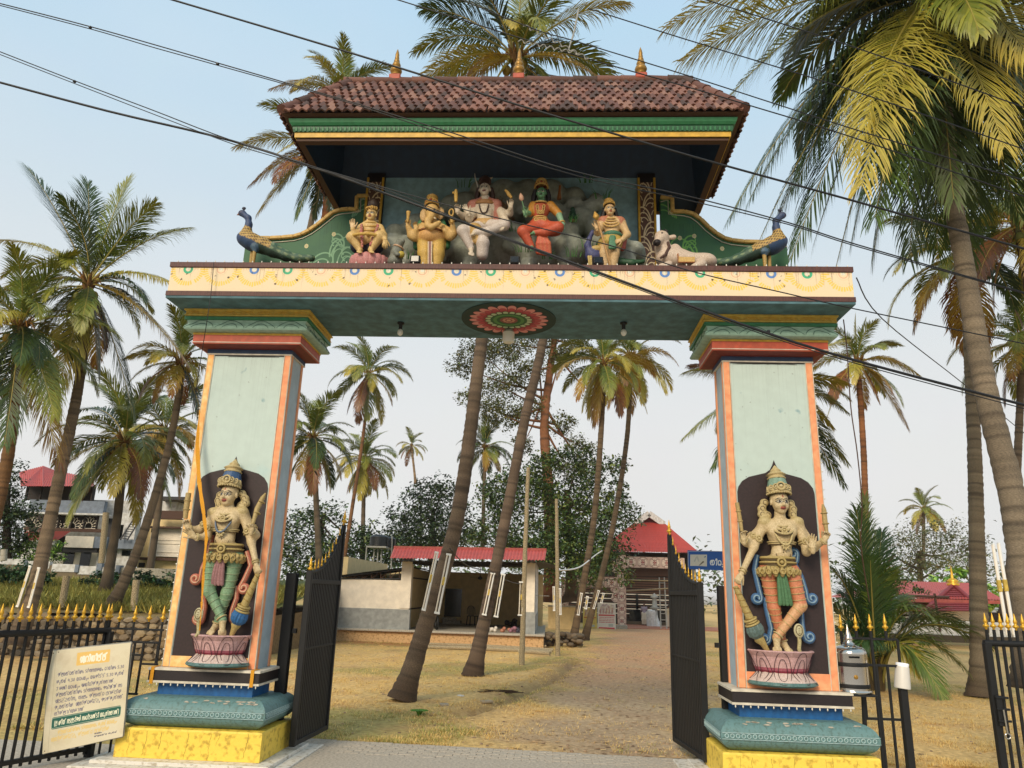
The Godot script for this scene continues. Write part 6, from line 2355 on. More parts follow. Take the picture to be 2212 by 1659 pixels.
# path and custom leaf tips are spots of the photograph with their depth z; o: fronds, length, tints, extra leaves
func palm(label: String,path: Array,r0: float,r1: float,o: Dictionary,group := "coconut palms round the gateway") -> Node3D:
	var p := []
	for q: Array in path: p.push_back(at(q[0],q[1],q[2]))
	var base: Vector3 = p[0]
	var t := thing("coconut_palm",label,"palm tree",base,0.0,group)
	for i in p.size(): p[i] -= base
	rng.seed = int(path[0][0] * 7 + path[0][1])
	var near: bool = o.get("near",false)
	obj("trunk",trunk_mesh(p,r0,r1,o.get("tone",lin(128,110,88)),near),M["bark"],t)
	var top: Vector3 = p[p.size() - 1]
	var L: float = o.get("length",3.2)
	var tints: Array = o.get("tints",[1,1,2,2,0])
	var dirs: Array = o.get("tips",[])
	for q: Array in dirs:
		# [x, y, depth step from the crown, lift, tint]
		var tip := at(q[0],q[1],path[path.size() - 1][2] + q[2]) - base
		var b := MB.new()
		var c: Array = [[G_DARK,G_GREEN],[G_GREEN,G_OLIVE],[G_OLIVE,G_GOLD],[G_GOLD,G_BROWN],[G_BROWN,lin(110,76,46)]][q[4]]
		var mid: Vector3 = top.lerp(tip,0.45) + Vector3.UP * q[3]
		var len := (tip - top).length()
		frond(b,bez(top,mid,tip,14),clampf(len * 0.3 * o.get("leaf",1.0),0.4,1.5),125 if near else 76,0.0125 if near else 0.0056 * len,c[0],c[1],q[5] if q.size() > 5 else 0.6,0.035)
		put("frond",b,M["leaf"],t)
	var n: int = int(o.get("fronds",22) * 1.2)
	var turn := rng.randf() * TAU
	for i in n:
		var s := (i + 0.5) / n
		var step := clampi(int(lerpf(0.0,o.get("lowest",6.4),pow(s,0.9)) + rng.randf_range(-0.4,0.4)),0,7)
		var tint: int = tints[rng.randi() % tints.size()]
		if step >= 5 and rng.randf() < 0.42: tint = 3 if rng.randf() < 0.6 else 4
		if step <= 1 and tint > 1: tint = 1
		var m := obj("frond",shared_frond(step,tint,i % 2),M["leaf"],t)
		var k := L * rng.randf_range(0.82,1.08)
		rng.seed = int(path[0][0] * 7 + path[0][1]) + i * 31
		m.transform = Transform3D(Basis(Vector3.UP,turn + i * 2.39996 + rng.randf_range(-0.2,0.2)).scaled(Vector3(k,k,k)),top + Vector3(0,-0.12 * s,0))
	# leaf bases, flower stalks and nuts
	var b := MB.new()
	b.col = lin(150,110,58)
	for i in 7:
		var w := i * 2.4
		b.tube([top + Vector3(0,-0.3,0),top + Vector3(cos(w) * 0.16,0.05,sin(w) * 0.16),top + Vector3(cos(w) * 0.3,0.3,sin(w) * 0.3)],[r1 * 0.9,r1 * 0.5,0.02],6)
	b.col = lin(206,140,50)
	for i in (12 if o.get("flowers",true) else 0):
		var w := i * 1.7
		b.tube([top + Vector3(cos(w) * 0.08,0.0,sin(w) * 0.08),top + Vector3(cos(w) * 0.3,0.12,sin(w) * 0.3),top + Vector3(cos(w) * 0.48,-0.15,sin(w) * 0.48)],[0.012,0.014,0.006],4)
	put("crown_shaft",b,M["bark"],t)
	for i in o.get("nuts",4):
		var w: float = i * 2.1 + turn
		b = MB.new()
		b.col = lin(172,150,56) if i % 2 else lin(120,124,48)
		b.ball(top + Vector3(cos(w) * 0.26,-0.3 - 0.12 * (i % 3),sin(w) * 0.26),Vector3(0.12,0.15,0.12),9,7)
		put("coconut",b,M["paint"],t)
	return t

func palms() -> void:
	# left of the gateway
	palm("tall coconut palm with drooping dark fronds at the left edge of the picture",[[-70,1340,-10],[2,1060,-10],[28,900,-9.8],[43,705,-9.6]],0.19,0.13,{"near": true,"length": 2.7,"fronds": 20,"tone": lin(150,112,74),"tints": [0,1,1,2],
		"tips": [[10,960,1.2,0.6,0,0.9],[118,900,0.8,0.5,1,0.9],[-60,560,0.4,0.5,1],[130,1000,0.4,0.2,3,0.9]]})
	palm("coconut palm with leaning ringed trunk and two tube lights, behind the left railing",[[33,1394,-10.2],[75,1270,-10.4],[112,1106,-10.7],[165,860,-11],[185,720,-11],[192,612,-11]],0.19,0.125,{"near": true,"length": 2.6,"fronds": 14,"lowest": 7.0,"tone": lin(140,120,96),"tints": [0,1,1,2],"nuts": 3,
		"tips": [[62,364,-0.3,0.5,0,0.15],[190,395,-0.5,0.3,0,0.2],[275,388,-0.6,0.5,1,0.25],[335,440,0.2,0.6,1,0.4],[410,492,0.0,0.8,1,0.6],[-10,520,0.2,0.9,2,0.5],[-20,640,0.6,0.7,2,0.7],[372,612,0.5,0.7,2,0.9],[402,782,0.3,0.9,3,0.7],[340,700,-0.6,0.5,0,0.8],[290,905,0.2,0.6,0,0.9],[118,860,0.7,0.5,2,0.9],[60,760,0.5,0.5,1,0.8],[215,820,-0.5,0.3,0,0.8]]})
	palm("slender coconut palm leaning right, close beside the left pillar",[[240,1314,-13],[300,1180,-13.2],[362,976,-13.5],[388,840,-13.6],[391,778,-13.6]],0.15,0.1,{"near": true,"length": 1.9,"fronds": 16,"tone": lin(132,114,92),"tints": [1,2,2],"tips": [[268,775,0.3,0.5,2],[285,880,0.4,0.4,2,0.8],[455,960,0.3,0.3,0,0.8],[395,655,0,0.2,1,0.2],[470,720,0,0.4,1]]})
	palm("short full-crowned coconut palm in front of the red-roofed house",[[226,1288,-16],[255,1106,-16],[269,950,-16]],0.16,0.13,{"length": 3.0,"fronds": 26,"tone": lin(120,104,84),"tints": [0,1,1,2]})
	palm("yellowing coconut palm behind the short full-crowned one",[[318,1270,-22],[345,1080,-22],[357,932,-22]],0.15,0.12,{"length": 2.7,"fronds": 22,"tints": [2,2,3,1]})
	palm("coconut palm with drooping fronds left of the tiled roof, its trunk behind the wing",[[540,1340,-12],[575,1000,-12],[640,720,-12],[690,520,-12],[706,440,-12],[702,325,-12]],0.17,0.12,{"near": true,"length": 2.5,"fronds": 10,"tone": lin(168,104,58),"tints": [0,1],
		"tips": [[508,318,0.4,0.9,2,0.9],[540,400,0.6,0.8,3,0.9],[556,462,0.2,0.8,2,0.8],[640,470,0.8,0.4,0,0.9],[600,330,1.0,0.8,2,0.8],[680,470,-0.5,0.3,0,0.6],[720,480,0.4,0.3,0,0.6]]})
	palm("coconut palm whose crown shows above the left end of the tiled roof",[[560,1340,-20],[605,800,-20],[738,205,-20]],0.17,0.12,{"length": 3.0,"fronds": 12,"lowest": 4.0,"tints": [1,1,2],
		"tips": [[585,192,0.5,1.0,3,0.9],[625,250,0.6,0.8,2,0.9],[692,128,0,0.4,1,0.2],[752,108,0,0.2,1,0.15],[805,150,0,0.4,1,0.3],[840,195,0,0.6,1,0.6]]})
	# straight through the arch
	palm("near coconut palm leaning right through the arch, tube lights strapped to its trunk",[[868,1513,-5.72],[925,1330,-5.9],[990,1106,-6.1],[1040,740,-6.5],[1085,380,-6.8],[1116,128,-7]],0.165,0.12,{"near": true,"length": 3.1,"fronds": 8,"lowest": 3.5,"tone": lin(124,104,84),"tints": [0,1,1],"nuts": 5,
		"tips": [[889,186,0.4,1.0,2,0.95],[893,112,-0.3,1.3,1,0.8],[915,20,-0.4,0.9,0,0.6],[1000,-60,-0.3,0.5,0,0.4],[1130,-90,0.5,0.3,1,0.3],[1110,60,1.8,1.3,2,0.8],[1250,-40,0,0.6,1,0.5],[1355,8,0.2,1.0,2,0.8],[1260,120,-0.6,0.9,0,0.9],[1325,192,0.3,0.9,3,0.8],[1200,200,0.6,0.6,1,0.9],[985,195,0.5,0.7,3,0.9],[1050,215,0.5,0.5,2,0.9]]})
	palm("second coconut palm leaning right through the arch, with tube lights on both sides",[[1022,1458,-10.9],[1055,1300,-11],[1095,1106,-11.1],[1135,900,-11.3],[1172,740,-11.5],[1205,520,-11.7],[1222,430,-11.8]],0.17,0.12,{"near": true,"length": 2.6,"fronds": 16,"lowest": 4.0,"tone": lin(122,102,84)})
	palm("left palm of the leaning pair before the patterned columns",[[1236,1396,-23.9],[1262,1250,-24],[1285,1105,-24.2],[1300,905,-24.5],[1304,783,-24.6]],0.15,0.12,{"near": true,"length": 2.9,"fronds": 24,"lowest": 7.2,"tone": lin(126,104,78),"tints": [1,2,2,3]})
	palm("right palm of the leaning pair before the patterned columns",[[1262,1384,-28.3],[1300,1240,-28.4],[1330,1105,-28.6],[1356,930,-29],[1362,770,-29.2]],0.15,0.12,{"near": true,"length": 3.0,"fronds": 22,"lowest": 7.2,"tone": lin(126,104,78),"tints": [1,2,2,3]})
	palm("far coconut palm with a curved thin trunk seen left of the near leaning palm",[[742,1215,-45],[762,1090,-45],[786,930,-45],[797,806,-45]],0.15,0.11,{"length": 3.7,"fronds": 22,"tone": lin(150,104,66),"tints": [1,1,2],"lowest": 7.2})
	palm("tiny distant coconut palm with few fronds against the white sky",[[898,1045,-112],[893,1000,-112],[889,962,-112]],0.2,0.17,{"length": 3.3,"fronds": 14,"tone": lin(170,140,104),"tints": [2,2,1],"nuts": 0,"flowers": false})
	palm("dark bushy coconut palm just right of the left pillar",[[690,1235,-30],[684,1100,-30],[676,945,-30]],0.17,0.14,{"length": 3.1,"fronds": 26,"tints": [0,1,1,2],"lowest": 7.0})
	palm("yellow green coconut palm above the water tanks",[[783,1215,-50],[785,1100,-50],[788,992,-50]],0.19,0.15,{"length": 3.5,"fronds": 26,"tints": [1,2,2],"lowest": 7.0})
	palm("coconut palm standing between the two leaning trunks far behind the hall",[[1042,1195,-55],[1045,1080,-55],[1048,966,-55]],0.18,0.15,{"length": 3.0,"fronds": 22,"tints": [0,1,1]})
	# right of the gateway
	palm("coconut palm hidden behind the right pillar, fronds showing on both sides",[[1700,1340,-12],[1690,1100,-12],[1668,850,-12]],0.16,0.12,{"near": true,"length": 2.4,"fronds": 8,"lowest": 4.0,"tints": [1,2],
		"tips": [[1476,946,0.3,0.6,1,0.8],[1478,805,0.2,0.8,1,0.7],[1490,790,-0.4,0.5,4,0.8],[1540,1010,0.2,0.5,0,0.8],[1828,735,0.2,0.6,2,0.7],[1832,830,0.5,0.6,2,0.8],[1800,925,0.3,0.6,2,0.8],[1830,890,0.1,0.8,1,0.7],[1790,1010,0.3,0.4,0,0.8],[1822,1045,0.1,0.6,0,0.7],[1830,1000,-0.2,0.6,1,0.7]]})
	palm("slim coconut palm with an orange lit trunk right of the right pillar",[[1876,1430,-22],[1869,1080,-22],[1863,930,-22],[1852,782,-22]],0.14,0.115,{"near": true,"length": 2.5,"fronds": 15,"tone": lin(158,104,64),"tints": [1,2,2,3],"nuts": 2,
		"tips": [[1962,925,0.4,0.9,3,0.5],[1985,810,0,0.8,2,0.7],[1935,745,-0.3,0.7,1,0.6],[1848,682,0,0.2,2,0.2],[1870,690,0.3,0.2,1,0.2],[1785,905,0.2,0.7,2,0.7],[1900,870,0.5,0.3,4,0.8]]})
	palm("distant coconut palm top rising over the olive trees on the right",[[1995,1230,-75],[1995,1160,-75],[1995,1100,-75]],0.2,0.17,{"length": 3.1,"fronds": 18,"tints": [1,1,2],"nuts": 0})
	palm("large near coconut palm on the right with long fronds hanging across the sky",[[2240,1490,-1.5],[2193,1106,-1.7],[2130,846,-1.9],[2080,553,-2.1],[2050,367,-2.2],[2022,-15,-2.3]],0.2,0.115,{"near": true,"leaf": 1.3,"length": 3.7,"fronds": 26,"lowest": 6.0,"tone": lin(148,132,110),"tints": [0,0,1],"nuts": 3,
		"tips": [[1474,132,0.8,1.2,2,0.95],[1440,60,0.2,1.6,2,0.9],[1576,470,0.4,1.5,0,0.95],[1620,430,-0.2,1.5,0,0.9],[1708,560,0.2,1.3,0,0.9],[1760,520,-0.5,1.2,0,0.8],[1860,408,2.6,1.0,2,0.55],[1845,330,2.2,0.9,2,0.5],[2170,318,2.2,0.9,2,0.6],[1885,560,-0.6,0.9,0,0.7],[1840,520,-1.0,1.0,0,0.7],[1965,560,-1.0,0.8,0,0.8],[2240,140,2.0,1.1,2,0.7],[2280,420,0.2,1.2,0,0.8],[2120,470,-1.6,0.8,0,0.9],[2200,460,-1.0,1.0,0,0.9],[2025,540,-2.0,0.8,0,0.8],[1790,-60,-0.3,0.9,1,0.6],[1940,-160,0,0.5,1,0.4],[2160,-160,0.4,0.6,0,0.5],[2320,-20,0.5,1.0,0,0.6],[2250,300,-0.8,1.1,0,0.9],[1960,420,0.8,0.9,0,0.8],[2060,430,0.9,0.7,0,0.8],[1720,400,0.1,1.5,0,0.9],[1640,520,0.6,1.4,0,1.0],[1800,600,0.2,1.1,0,0.9],[1680,470,-0.6,1.5,0,1.0],[1540,250,0.3,1.7,1,1.0],[1890,470,2.2,0.7,0,0.6],[2240,230,1.4,1.0,0,0.7],[2090,560,-1.4,0.7,0,0.9]]})
	palm("coconut palm with a straight pale trunk standing behind the large near palm",[[2120,1507,-10.1],[2112,1250,-10.2],[2106,1000,-10.3],[2097,800,-10.4],[2086,545,-10.5]],0.21,0.14,{"near": true,"length": 2.9,"fronds": 24,"lowest": 6.8,"tone": lin(146,130,106),"tints": [0,1,1,2]})
	palm("coconut palm with a thin trunk at the right edge of the picture",[[2175,1330,-14],[2192,1106,-14],[2204,860,-14],[2207,735,-14]],0.14,0.1,{"near": true,"length": 2.4,"fronds": 20,"tone": lin(130,112,92),"tints": [1,1,2]})
	palm("yellow fronded coconut palm leaning in from beyond the right edge",[[2300,1420,-8],[2265,900,-8],[2200,480,-8]],0.16,0.12,{"near": true,"length": 2.6,"fronds": 20,"lowest": 7.0,"tints": [1,2,2,3]})
	young_palm()

func young_palm() -> void:
	var base := on(1896,1492,0.0)
	var t := thing("young_coconut_palm","young coconut palm with long green fronds rising from the ground behind the right railing","palm tree",base)
	rng.seed = 313
	var z := base.z
	var list := [[1868,1072,0.2,0.4,1,0.35],[1850,1100,0.5,0.4,0,0.4],[1835,1165,-0.2,0.6,0,0.5],[1800,1230,0.4,0.9,0,0.5],[1905,1150,-0.6,0.4,0,0.5],[1945,1290,-0.4,1.0,1,0.7],[2140,1395,0.6,1.9,1,0.6],[2048,1528,1.6,2.0,1,0.35],[2075,1345,0.1,1.5,0,0.6],[2005,1330,0.9,1.5,1,0.7],[1985,1450,1.2,1.7,2,0.7],[1790,1370,0.8,1.3,0,0.7],[1830,1290,-0.4,0.8,0,0.6],[1880,1210,0.8,0.5,0,0.5],[1920,1240,0.5,0.8,1,0.6],[2090,1450,0.9,1.9,1,0.6],[1770,1300,0.1,1.0,0,0.6],[1860,1390,1.4,1.0,0,0.8]]
	for q: Array in list:
		var tip := at(q[0],q[1],z + q[2]) - base
		var b := MB.new()
		var c: Array = [[lin(46,72,34),lin(70,98,44)],[lin(84,116,46),lin(128,138,56)],[lin(130,132,54),G_GOLD]][q[4]]
		var st := Vector3(rng.randf_range(-0.1,0.1),0.05,rng.randf_range(-0.1,0.1))
		frond(b,bez(st,Vector3(tip.x * 0.32,maxf(tip.y,0.6) * 0.5 + q[3],tip.z * 0.4),tip,16),1.0,84,0.016,c[0],c[1],q[5],0.045,0.26)
		put("frond",b,M["leaf"],t)
	var b := MB.new()
	b.col = lin(120,100,62)
	for k in 9:
		var w := k * 0.7
		b.tube([Vector3(cos(w) * 0.12,0,sin(w) * 0.12),Vector3(cos(w) * 0.2,0.7,sin(w) * 0.2),Vector3(cos(w) * 0.5,1.3,sin(w) * 0.4)],[0.07,0.05,0.02],6)
	put("leaf_bases",b,M["bark"],t)

# ---------------------------------------------------------------- broad-leaved trees
var leaf_meshes := {}

func leaf_mesh(long: float) -> ArrayMesh:
	if leaf_meshes.has(long): return leaf_meshes[long]
	var b := MB.new()
	var p := [Vector3(0,0,0),Vector3(0.28,0.06,0.45 * long),Vector3(0,-0.04,long),Vector3(-0.28,0.06,0.45 * long)]
	b.tri(p[0],p[2],p[1])
	b.tri(p[0],p[3],p[2])
	leaf_meshes[long] = b.done()
	return leaf_meshes[long]

# clumps: [x, y, depth, radius in metres]
func tree(called: String,label: String,category: String,trunk: Array,r0: float,clumps: Array,count: int,leaf: float,cols: Array,tone: Color,group := "",squash := 0.8,limbs := true) -> Node3D:
	var p := []
	for q: Array in trunk: p.push_back(at(q[0],q[1],q[2]))
	var base: Vector3 = p[0]
	var t := thing(called,label,category,base,0.0,group)
	rng.seed = int(trunk[0][0] * 13 + count)
	for i in p.size(): p[i] -= base
	if p.size() > 1:
		obj("trunk",trunk_mesh(p,r0,r0 * 0.4,tone,false),M["bark"],t)
	var where := []
	var tint := []
	var weight := 0.0
	var cs := []
	for q: Array in clumps:
		cs.push_back(at(q[0],q[1],q[2]) - base)
		weight += q[3] * q[3]
	if limbs and p.size() > 1:
		var b := MB.new()
		b.col = tone * 0.9
		for i in cs.size():
			var s := clampf(rng.randf_range(0.45,1.0),0,1)
			var f := s * (p.size() - 1)
			var k := mini(int(f),p.size() - 2)
			var a: Vector3 = p[k].lerp(p[k + 1],f - k)
			b.tube(bez(a,a.lerp(cs[i],0.5) + Vector3(0,-0.12 * (cs[i] - a).length(),0),cs[i],6),[r0 * 0.2,r0 * 0.17,r0 * 0.14,r0 * 0.11,r0 * 0.08,r0 * 0.05,r0 * 0.02],6,false)
		put("limbs",b,M["bark"],t)
	for i in clumps.size():
		var R: float = clumps[i][3]
		var n := int(count * R * R / weight)
		var shade := rng.randf_range(0.75,1.2)
		# smaller sprays inside each clump keep the outline broken
		var sprays := []
		for k in maxi(5,int(n / 26.0)):
			var d := Vector3(rng.randfn(),rng.randfn() * squash,rng.randfn()).normalized() * R * pow(rng.randf(),0.45)
			d.y *= squash
			sprays.push_back(d)
		for k in n:
			var sp: Vector3 = sprays[rng.randi() % sprays.size()]
			var q: Vector3 = cs[i] + sp + Vector3(rng.randfn(),rng.randfn() * 0.8,rng.randfn()) * R * 0.16
			var s := leaf * rng.randf_range(0.4,1.35)
			var bs := Basis(Vector3.UP,rng.randf() * TAU) * Basis(Vector3(1,0,0),rng.randf_range(-0.5,1.1)) * Basis(Vector3(0,0,1),rng.randf_range(-0.7,0.7))
			where.push_back(Transform3D(bs.scaled(Vector3(s,s,s)),q))
			var c: Color = cols[rng.randi() % cols.size()]
			tint.push_back(c * shade * rng.randf_range(0.75,1.25))
	swarm("crown",leaf_mesh(1.0),M["broad leaf"],where,t,tint)
	return t

func trees() -> void:
	var dark := [lin(44,62,34),lin(58,78,40),lin(36,50,30),lin(74,88,44)]
	var mid := [lin(62,88,40),lin(82,106,46),lin(50,70,36),lin(108,118,52)]
	var olive := [lin(110,112,60),lin(92,98,56),lin(128,118,66),lin(80,84,52)]
	var bright := [lin(112,152,48),lin(136,170,58),lin(84,126,42),lin(150,176,74)]
	tree("tall_tree","tall thin-leaved tree with an orange lit trunk behind the hall, seen through the arch","tree",[[1192,1300,-42],[1186,1080,-42],[1176,930,-42],[1184,830,-42],[1200,720,-42]],0.55,
		[[1000,790,-42,1.2],[1010,860,-42,1.0],[1040,760,-42,1.7],[1080,830,-42,1.7],[1100,740,-42,1.9],[1130,800,-41,1.6],[1095,900,-42,1.4],[1060,880,-41,1.2],[1150,880,-42,1.3],[1210,770,-42,1.6],[1240,740,-42,1.4],[1215,920,-42,1.1],[1250,960,-42,1.1],[1130,960,-42,0.9],[1230,1010,-42,1.2],[1290,860,-42,0.9],[1160,720,-42,1.6],[1270,1010,-42,0.8]],24000,0.2,olive + [lin(96,110,48)],lin(170,112,74))
	tree("dense_tree","dense dark green tree mass behind the red hall roof","tree",[[1235,1300,-38],[1230,1150,-38],[1225,1060,-38]],0.4,
		[[1130,1030,-38,1.6],[1190,1000,-38,1.5],[1250,990,-38,1.3],[1320,1010,-38,1.2],[1080,1060,-38,1.5],[1345,1110,-38,1.3],[1100,1100,-38,2.0],[1120,1170,-37,2.0],[1160,1060,-38,1.8],[1190,1140,-37,2.2],[1230,1080,-38,2.0],[1260,1150,-37,2.2],[1300,1100,-38,1.8],[1310,1170,-37,1.8],[1270,1040,-38,1.5],[1330,1060,-38,1.0],[1060,1160,-38,1.8],[1240,1200,-36,2.2],[1160,1200,-36,2.2],[1300,1220,-36,1.8]],30000,0.24,mid,lin(110,90,70))
	tree("dense_tree","round dark tree rising behind the left end of the hall roof","tree",[[935,1290,-52],[935,1180,-52],[935,1100,-52]],0.4,
		[[880,1120,-52,1.9],[915,1070,-52,1.9],[955,1060,-52,1.7],[975,1110,-52,2.0],[930,1130,-51,2.4],[890,1170,-51,2.2],[960,1170,-51,2.4],[1000,1150,-51,1.8],[860,1170,-52,1.6]],11000,0.3,dark,lin(90,76,60))
	tree("dense_tree","dark trees crowding behind the left gate leaf","tree",[[690,1290,-48],[690,1180,-48],[700,1110,-48]],0.4,
		[[640,1130,-48,2.0],[670,1180,-47,2.2],[710,1120,-48,2.0],[740,1180,-47,2.2],[780,1160,-48,2.0],[820,1190,-48,2.0],[660,1230,-47,2.0],[730,1230,-47,2.2],[790,1220,-47,2.2],[850,1210,-48,2.0],[600,1180,-48,2.2]],11000,0.3,dark + mid,lin(90,76,60))
	tree("feathery_tree","wide grey olive feathery tree behind the red-roofed building on the right","tree",[[1990,1330,-50],[1988,1250,-50],[1985,1190,-50]],0.35,
		[[1905,1180,-50,1.7],[1930,1220,-50,1.8],[1960,1170,-50,1.9],[2000,1150,-50,2.0],[2040,1160,-50,2.0],[2075,1180,-50,1.9],[2100,1215,-50,1.6],[1990,1210,-49,2.0],[2040,1215,-49,2.0],[1900,1240,-49,1.7],[1950,1260,-49,1.6],[2110,1180,-50,1.2],[1880,1160,-50,1.2],[2150,1230,-50,1.5]],9500,0.2,olive + [lin(84,104,56)],lin(120,104,84))
	tree("broad_leaved_bush","bright green large-leaved tree just above the red roof ridge on the right","tree",[[2080,1340,-42],[2080,1290,-42]],0.2,
		[[2015,1272,-42,0.9],[2050,1255,-42,1.1],[2085,1258,-42,1.1],[2120,1265,-42,1.1],[2140,1290,-42,1.0],[2065,1280,-41,1.0],[2110,1290,-41,1.1],[2160,1300,-42,1.0]],1500,0.4,bright,lin(100,84,60))
	tree("weeping_tree","thin branched tree hanging over the left end of the right-hand red roof","tree",[[1880,1400,-24],[1890,1270,-24],[1930,1200,-24]],0.1,
		[[1915,1260,-24,0.6],[1950,1240,-24,0.6],[1945,1290,-24,0.5],[1985,1275,-24,0.4],[1920,1340,-24,0.5],[1960,1330,-24,0.45],[1985,1330,-24,0.4],[1965,1380,-24,0.35],[1995,1390,-24,0.3],[1925,1390,-24,0.4]],1700,0.13,mid,lin(110,90,66))
	tree("dense_tree","dark leafy tree at the left edge beside the red-roofed house","tree",[[15,1260,-21],[15,1120,-21],[18,1050,-21]],0.22,
		[[10,1060,-21,0.9],[35,1100,-21,0.9],[0,1130,-21,1.0],[50,1150,-21,0.7],[15,1180,-21,0.9],[55,1110,-21,0.5],[10,1010,-21,0.7],[-30,1090,-21,1.0]],6500,0.15,dark,lin(90,76,60))
	tree("leafy_bush","bright green bush growing over the white compound wall on the left","bush",[[85,1235,-21.5],[85,1200,-21.5]],0.08,
		[[40,1190,-21.5,0.55],[75,1175,-21.5,0.6],[110,1185,-21.5,0.5],[125,1205,-21.5,0.4],[85,1205,-21.2,0.6],[50,1215,-21.2,0.5],[130,1175,-21.5,0.3]],2600,0.13,bright + mid,lin(100,84,60))
	var hedge := [[20,1235,0.5],[60,1228,0.45],[90,1245,0.4],[-10,1240,0.5],[195,1255,0.35],[225,1245,0.4],[255,1255,0.4],[285,1262,0.35],[310,1240,0.3],[345,1255,0.35],[370,1265,0.3],[330,1275,0.35],[170,1268,0.3],[390,1245,0.35]]
	for i in hedge.size():
		var q: Array = hedge[i]
		var z := -17.5 if i > 3 else -16.5
		tree("creeper_clump",["leafy creeper clump on the slope below the compound wall"][0],"bush",[[q[0],q[1] + 14,z]],0.05,[[q[0],q[1],z,q[2]],[q[0] + 12,q[1] + 8,z + 0.2,q[2] * 0.8]],520,0.13,[lin(44,78,40),lin(62,96,46),lin(36,62,36)],G_BROWN,"creeper clumps on the slope below the wall",0.7,false)

# ---------------------------------------------------------------- ground, paving, retaining wall
func smooth(a: float,b: float,x: float) -> float:
	var t := clampf((x - a) / (b - a),0,1)
	return t * t * (3 - 2 * t)

var gn := FastNoiseLite.new()

func ditch(x: float,z: float) -> float:
	# distance from the shallow drain that runs along the left side of the drive
	var p := [Vector2(-0.9,-4.3),Vector2(-0.1,-6.3),Vector2(0.35,-8.6),Vector2(1.0,-11.5),Vector2(1.5,-16.0)]
	var best := 9.0
	for i in p.size() - 1:
		var ba: Vector2 = p[i + 1] - p[i]
		var q: Vector2 = Vector2(x,z) - p[i]
		var t := clampf(q.dot(ba) / ba.length_squared(),0,1)
		best = minf(best,(q - ba * t).length())
	return best

func drive(x: float,z: float) -> float:
	var c := lerpf(1.35,8.5,clampf(-z / 50.0,0,1.2))
	return absf(x - c) - lerpf(1.25,2.4,clampf(-z / 40.0,0,1)) + gn.get_noise_2d(x * 3.0,z * 3.0) * 1.3

func ground_y(x: float,z: float) -> float:
	var y := gn.get_noise_2d(x * 2.0,z * 2.0) * 0.035
	if z < -1.4 and z > -17.0:
		var d := ditch(x,z)
		y += -0.11 * exp(-d * d / 0.03) + 0.05 * exp(-(d - 0.42) * (d - 0.42) / 0.05)
	if z > -1.6: y = -0.012
	return y

func ground_col(x: float,z: float) -> Color:
	var a := gn.get_noise_2d(x * 1.3 + 50,z * 1.3)
	var b := gn.get_noise_2d(x * 5.0 - 90,z * 5.0)
	var c := lin(238,198,130).lerp(lin(216,184,112),clampf(a * 1.6 + 0.35,0,1))
	c = c.lerp(lin(154,150,80),clampf((a - 0.12) * 2.0 + b * 0.6,0,0.5))
	c = c.lerp(lin(206,158,104),clampf(b * 1.5 - 0.1,0,0.5))
	var d := drive(x,z)
	var on_drive := 1.0 - smooth(-0.7,0.8,d)
	var gravel := lin(202,174,138).lerp(lin(178,150,118),clampf(b + 0.4,0,1))
	var laterite := lin(220,166,122).lerp(lin(210,174,132),clampf(b + 0.3,0,1))
	c = c.lerp(gravel.lerp(laterite,smooth(5.0,13.0,-z + b * 4.0)),on_drive)
	if z > -17.0:
		var q := ditch(x,z)
		c = c.lerp(lin(120,94,64),0.75 * exp(-q * q / 0.05))
		c = c.lerp(lin(190,152,100),0.5 * exp(-(q - 0.45) * (q - 0.45) / 0.06))
	if z < -19.5 and z > -23.0 and x < 0.8: c = c.lerp(lin(190,122,74),0.75 * smooth(-19.5,-21.0,z + b))
	return c

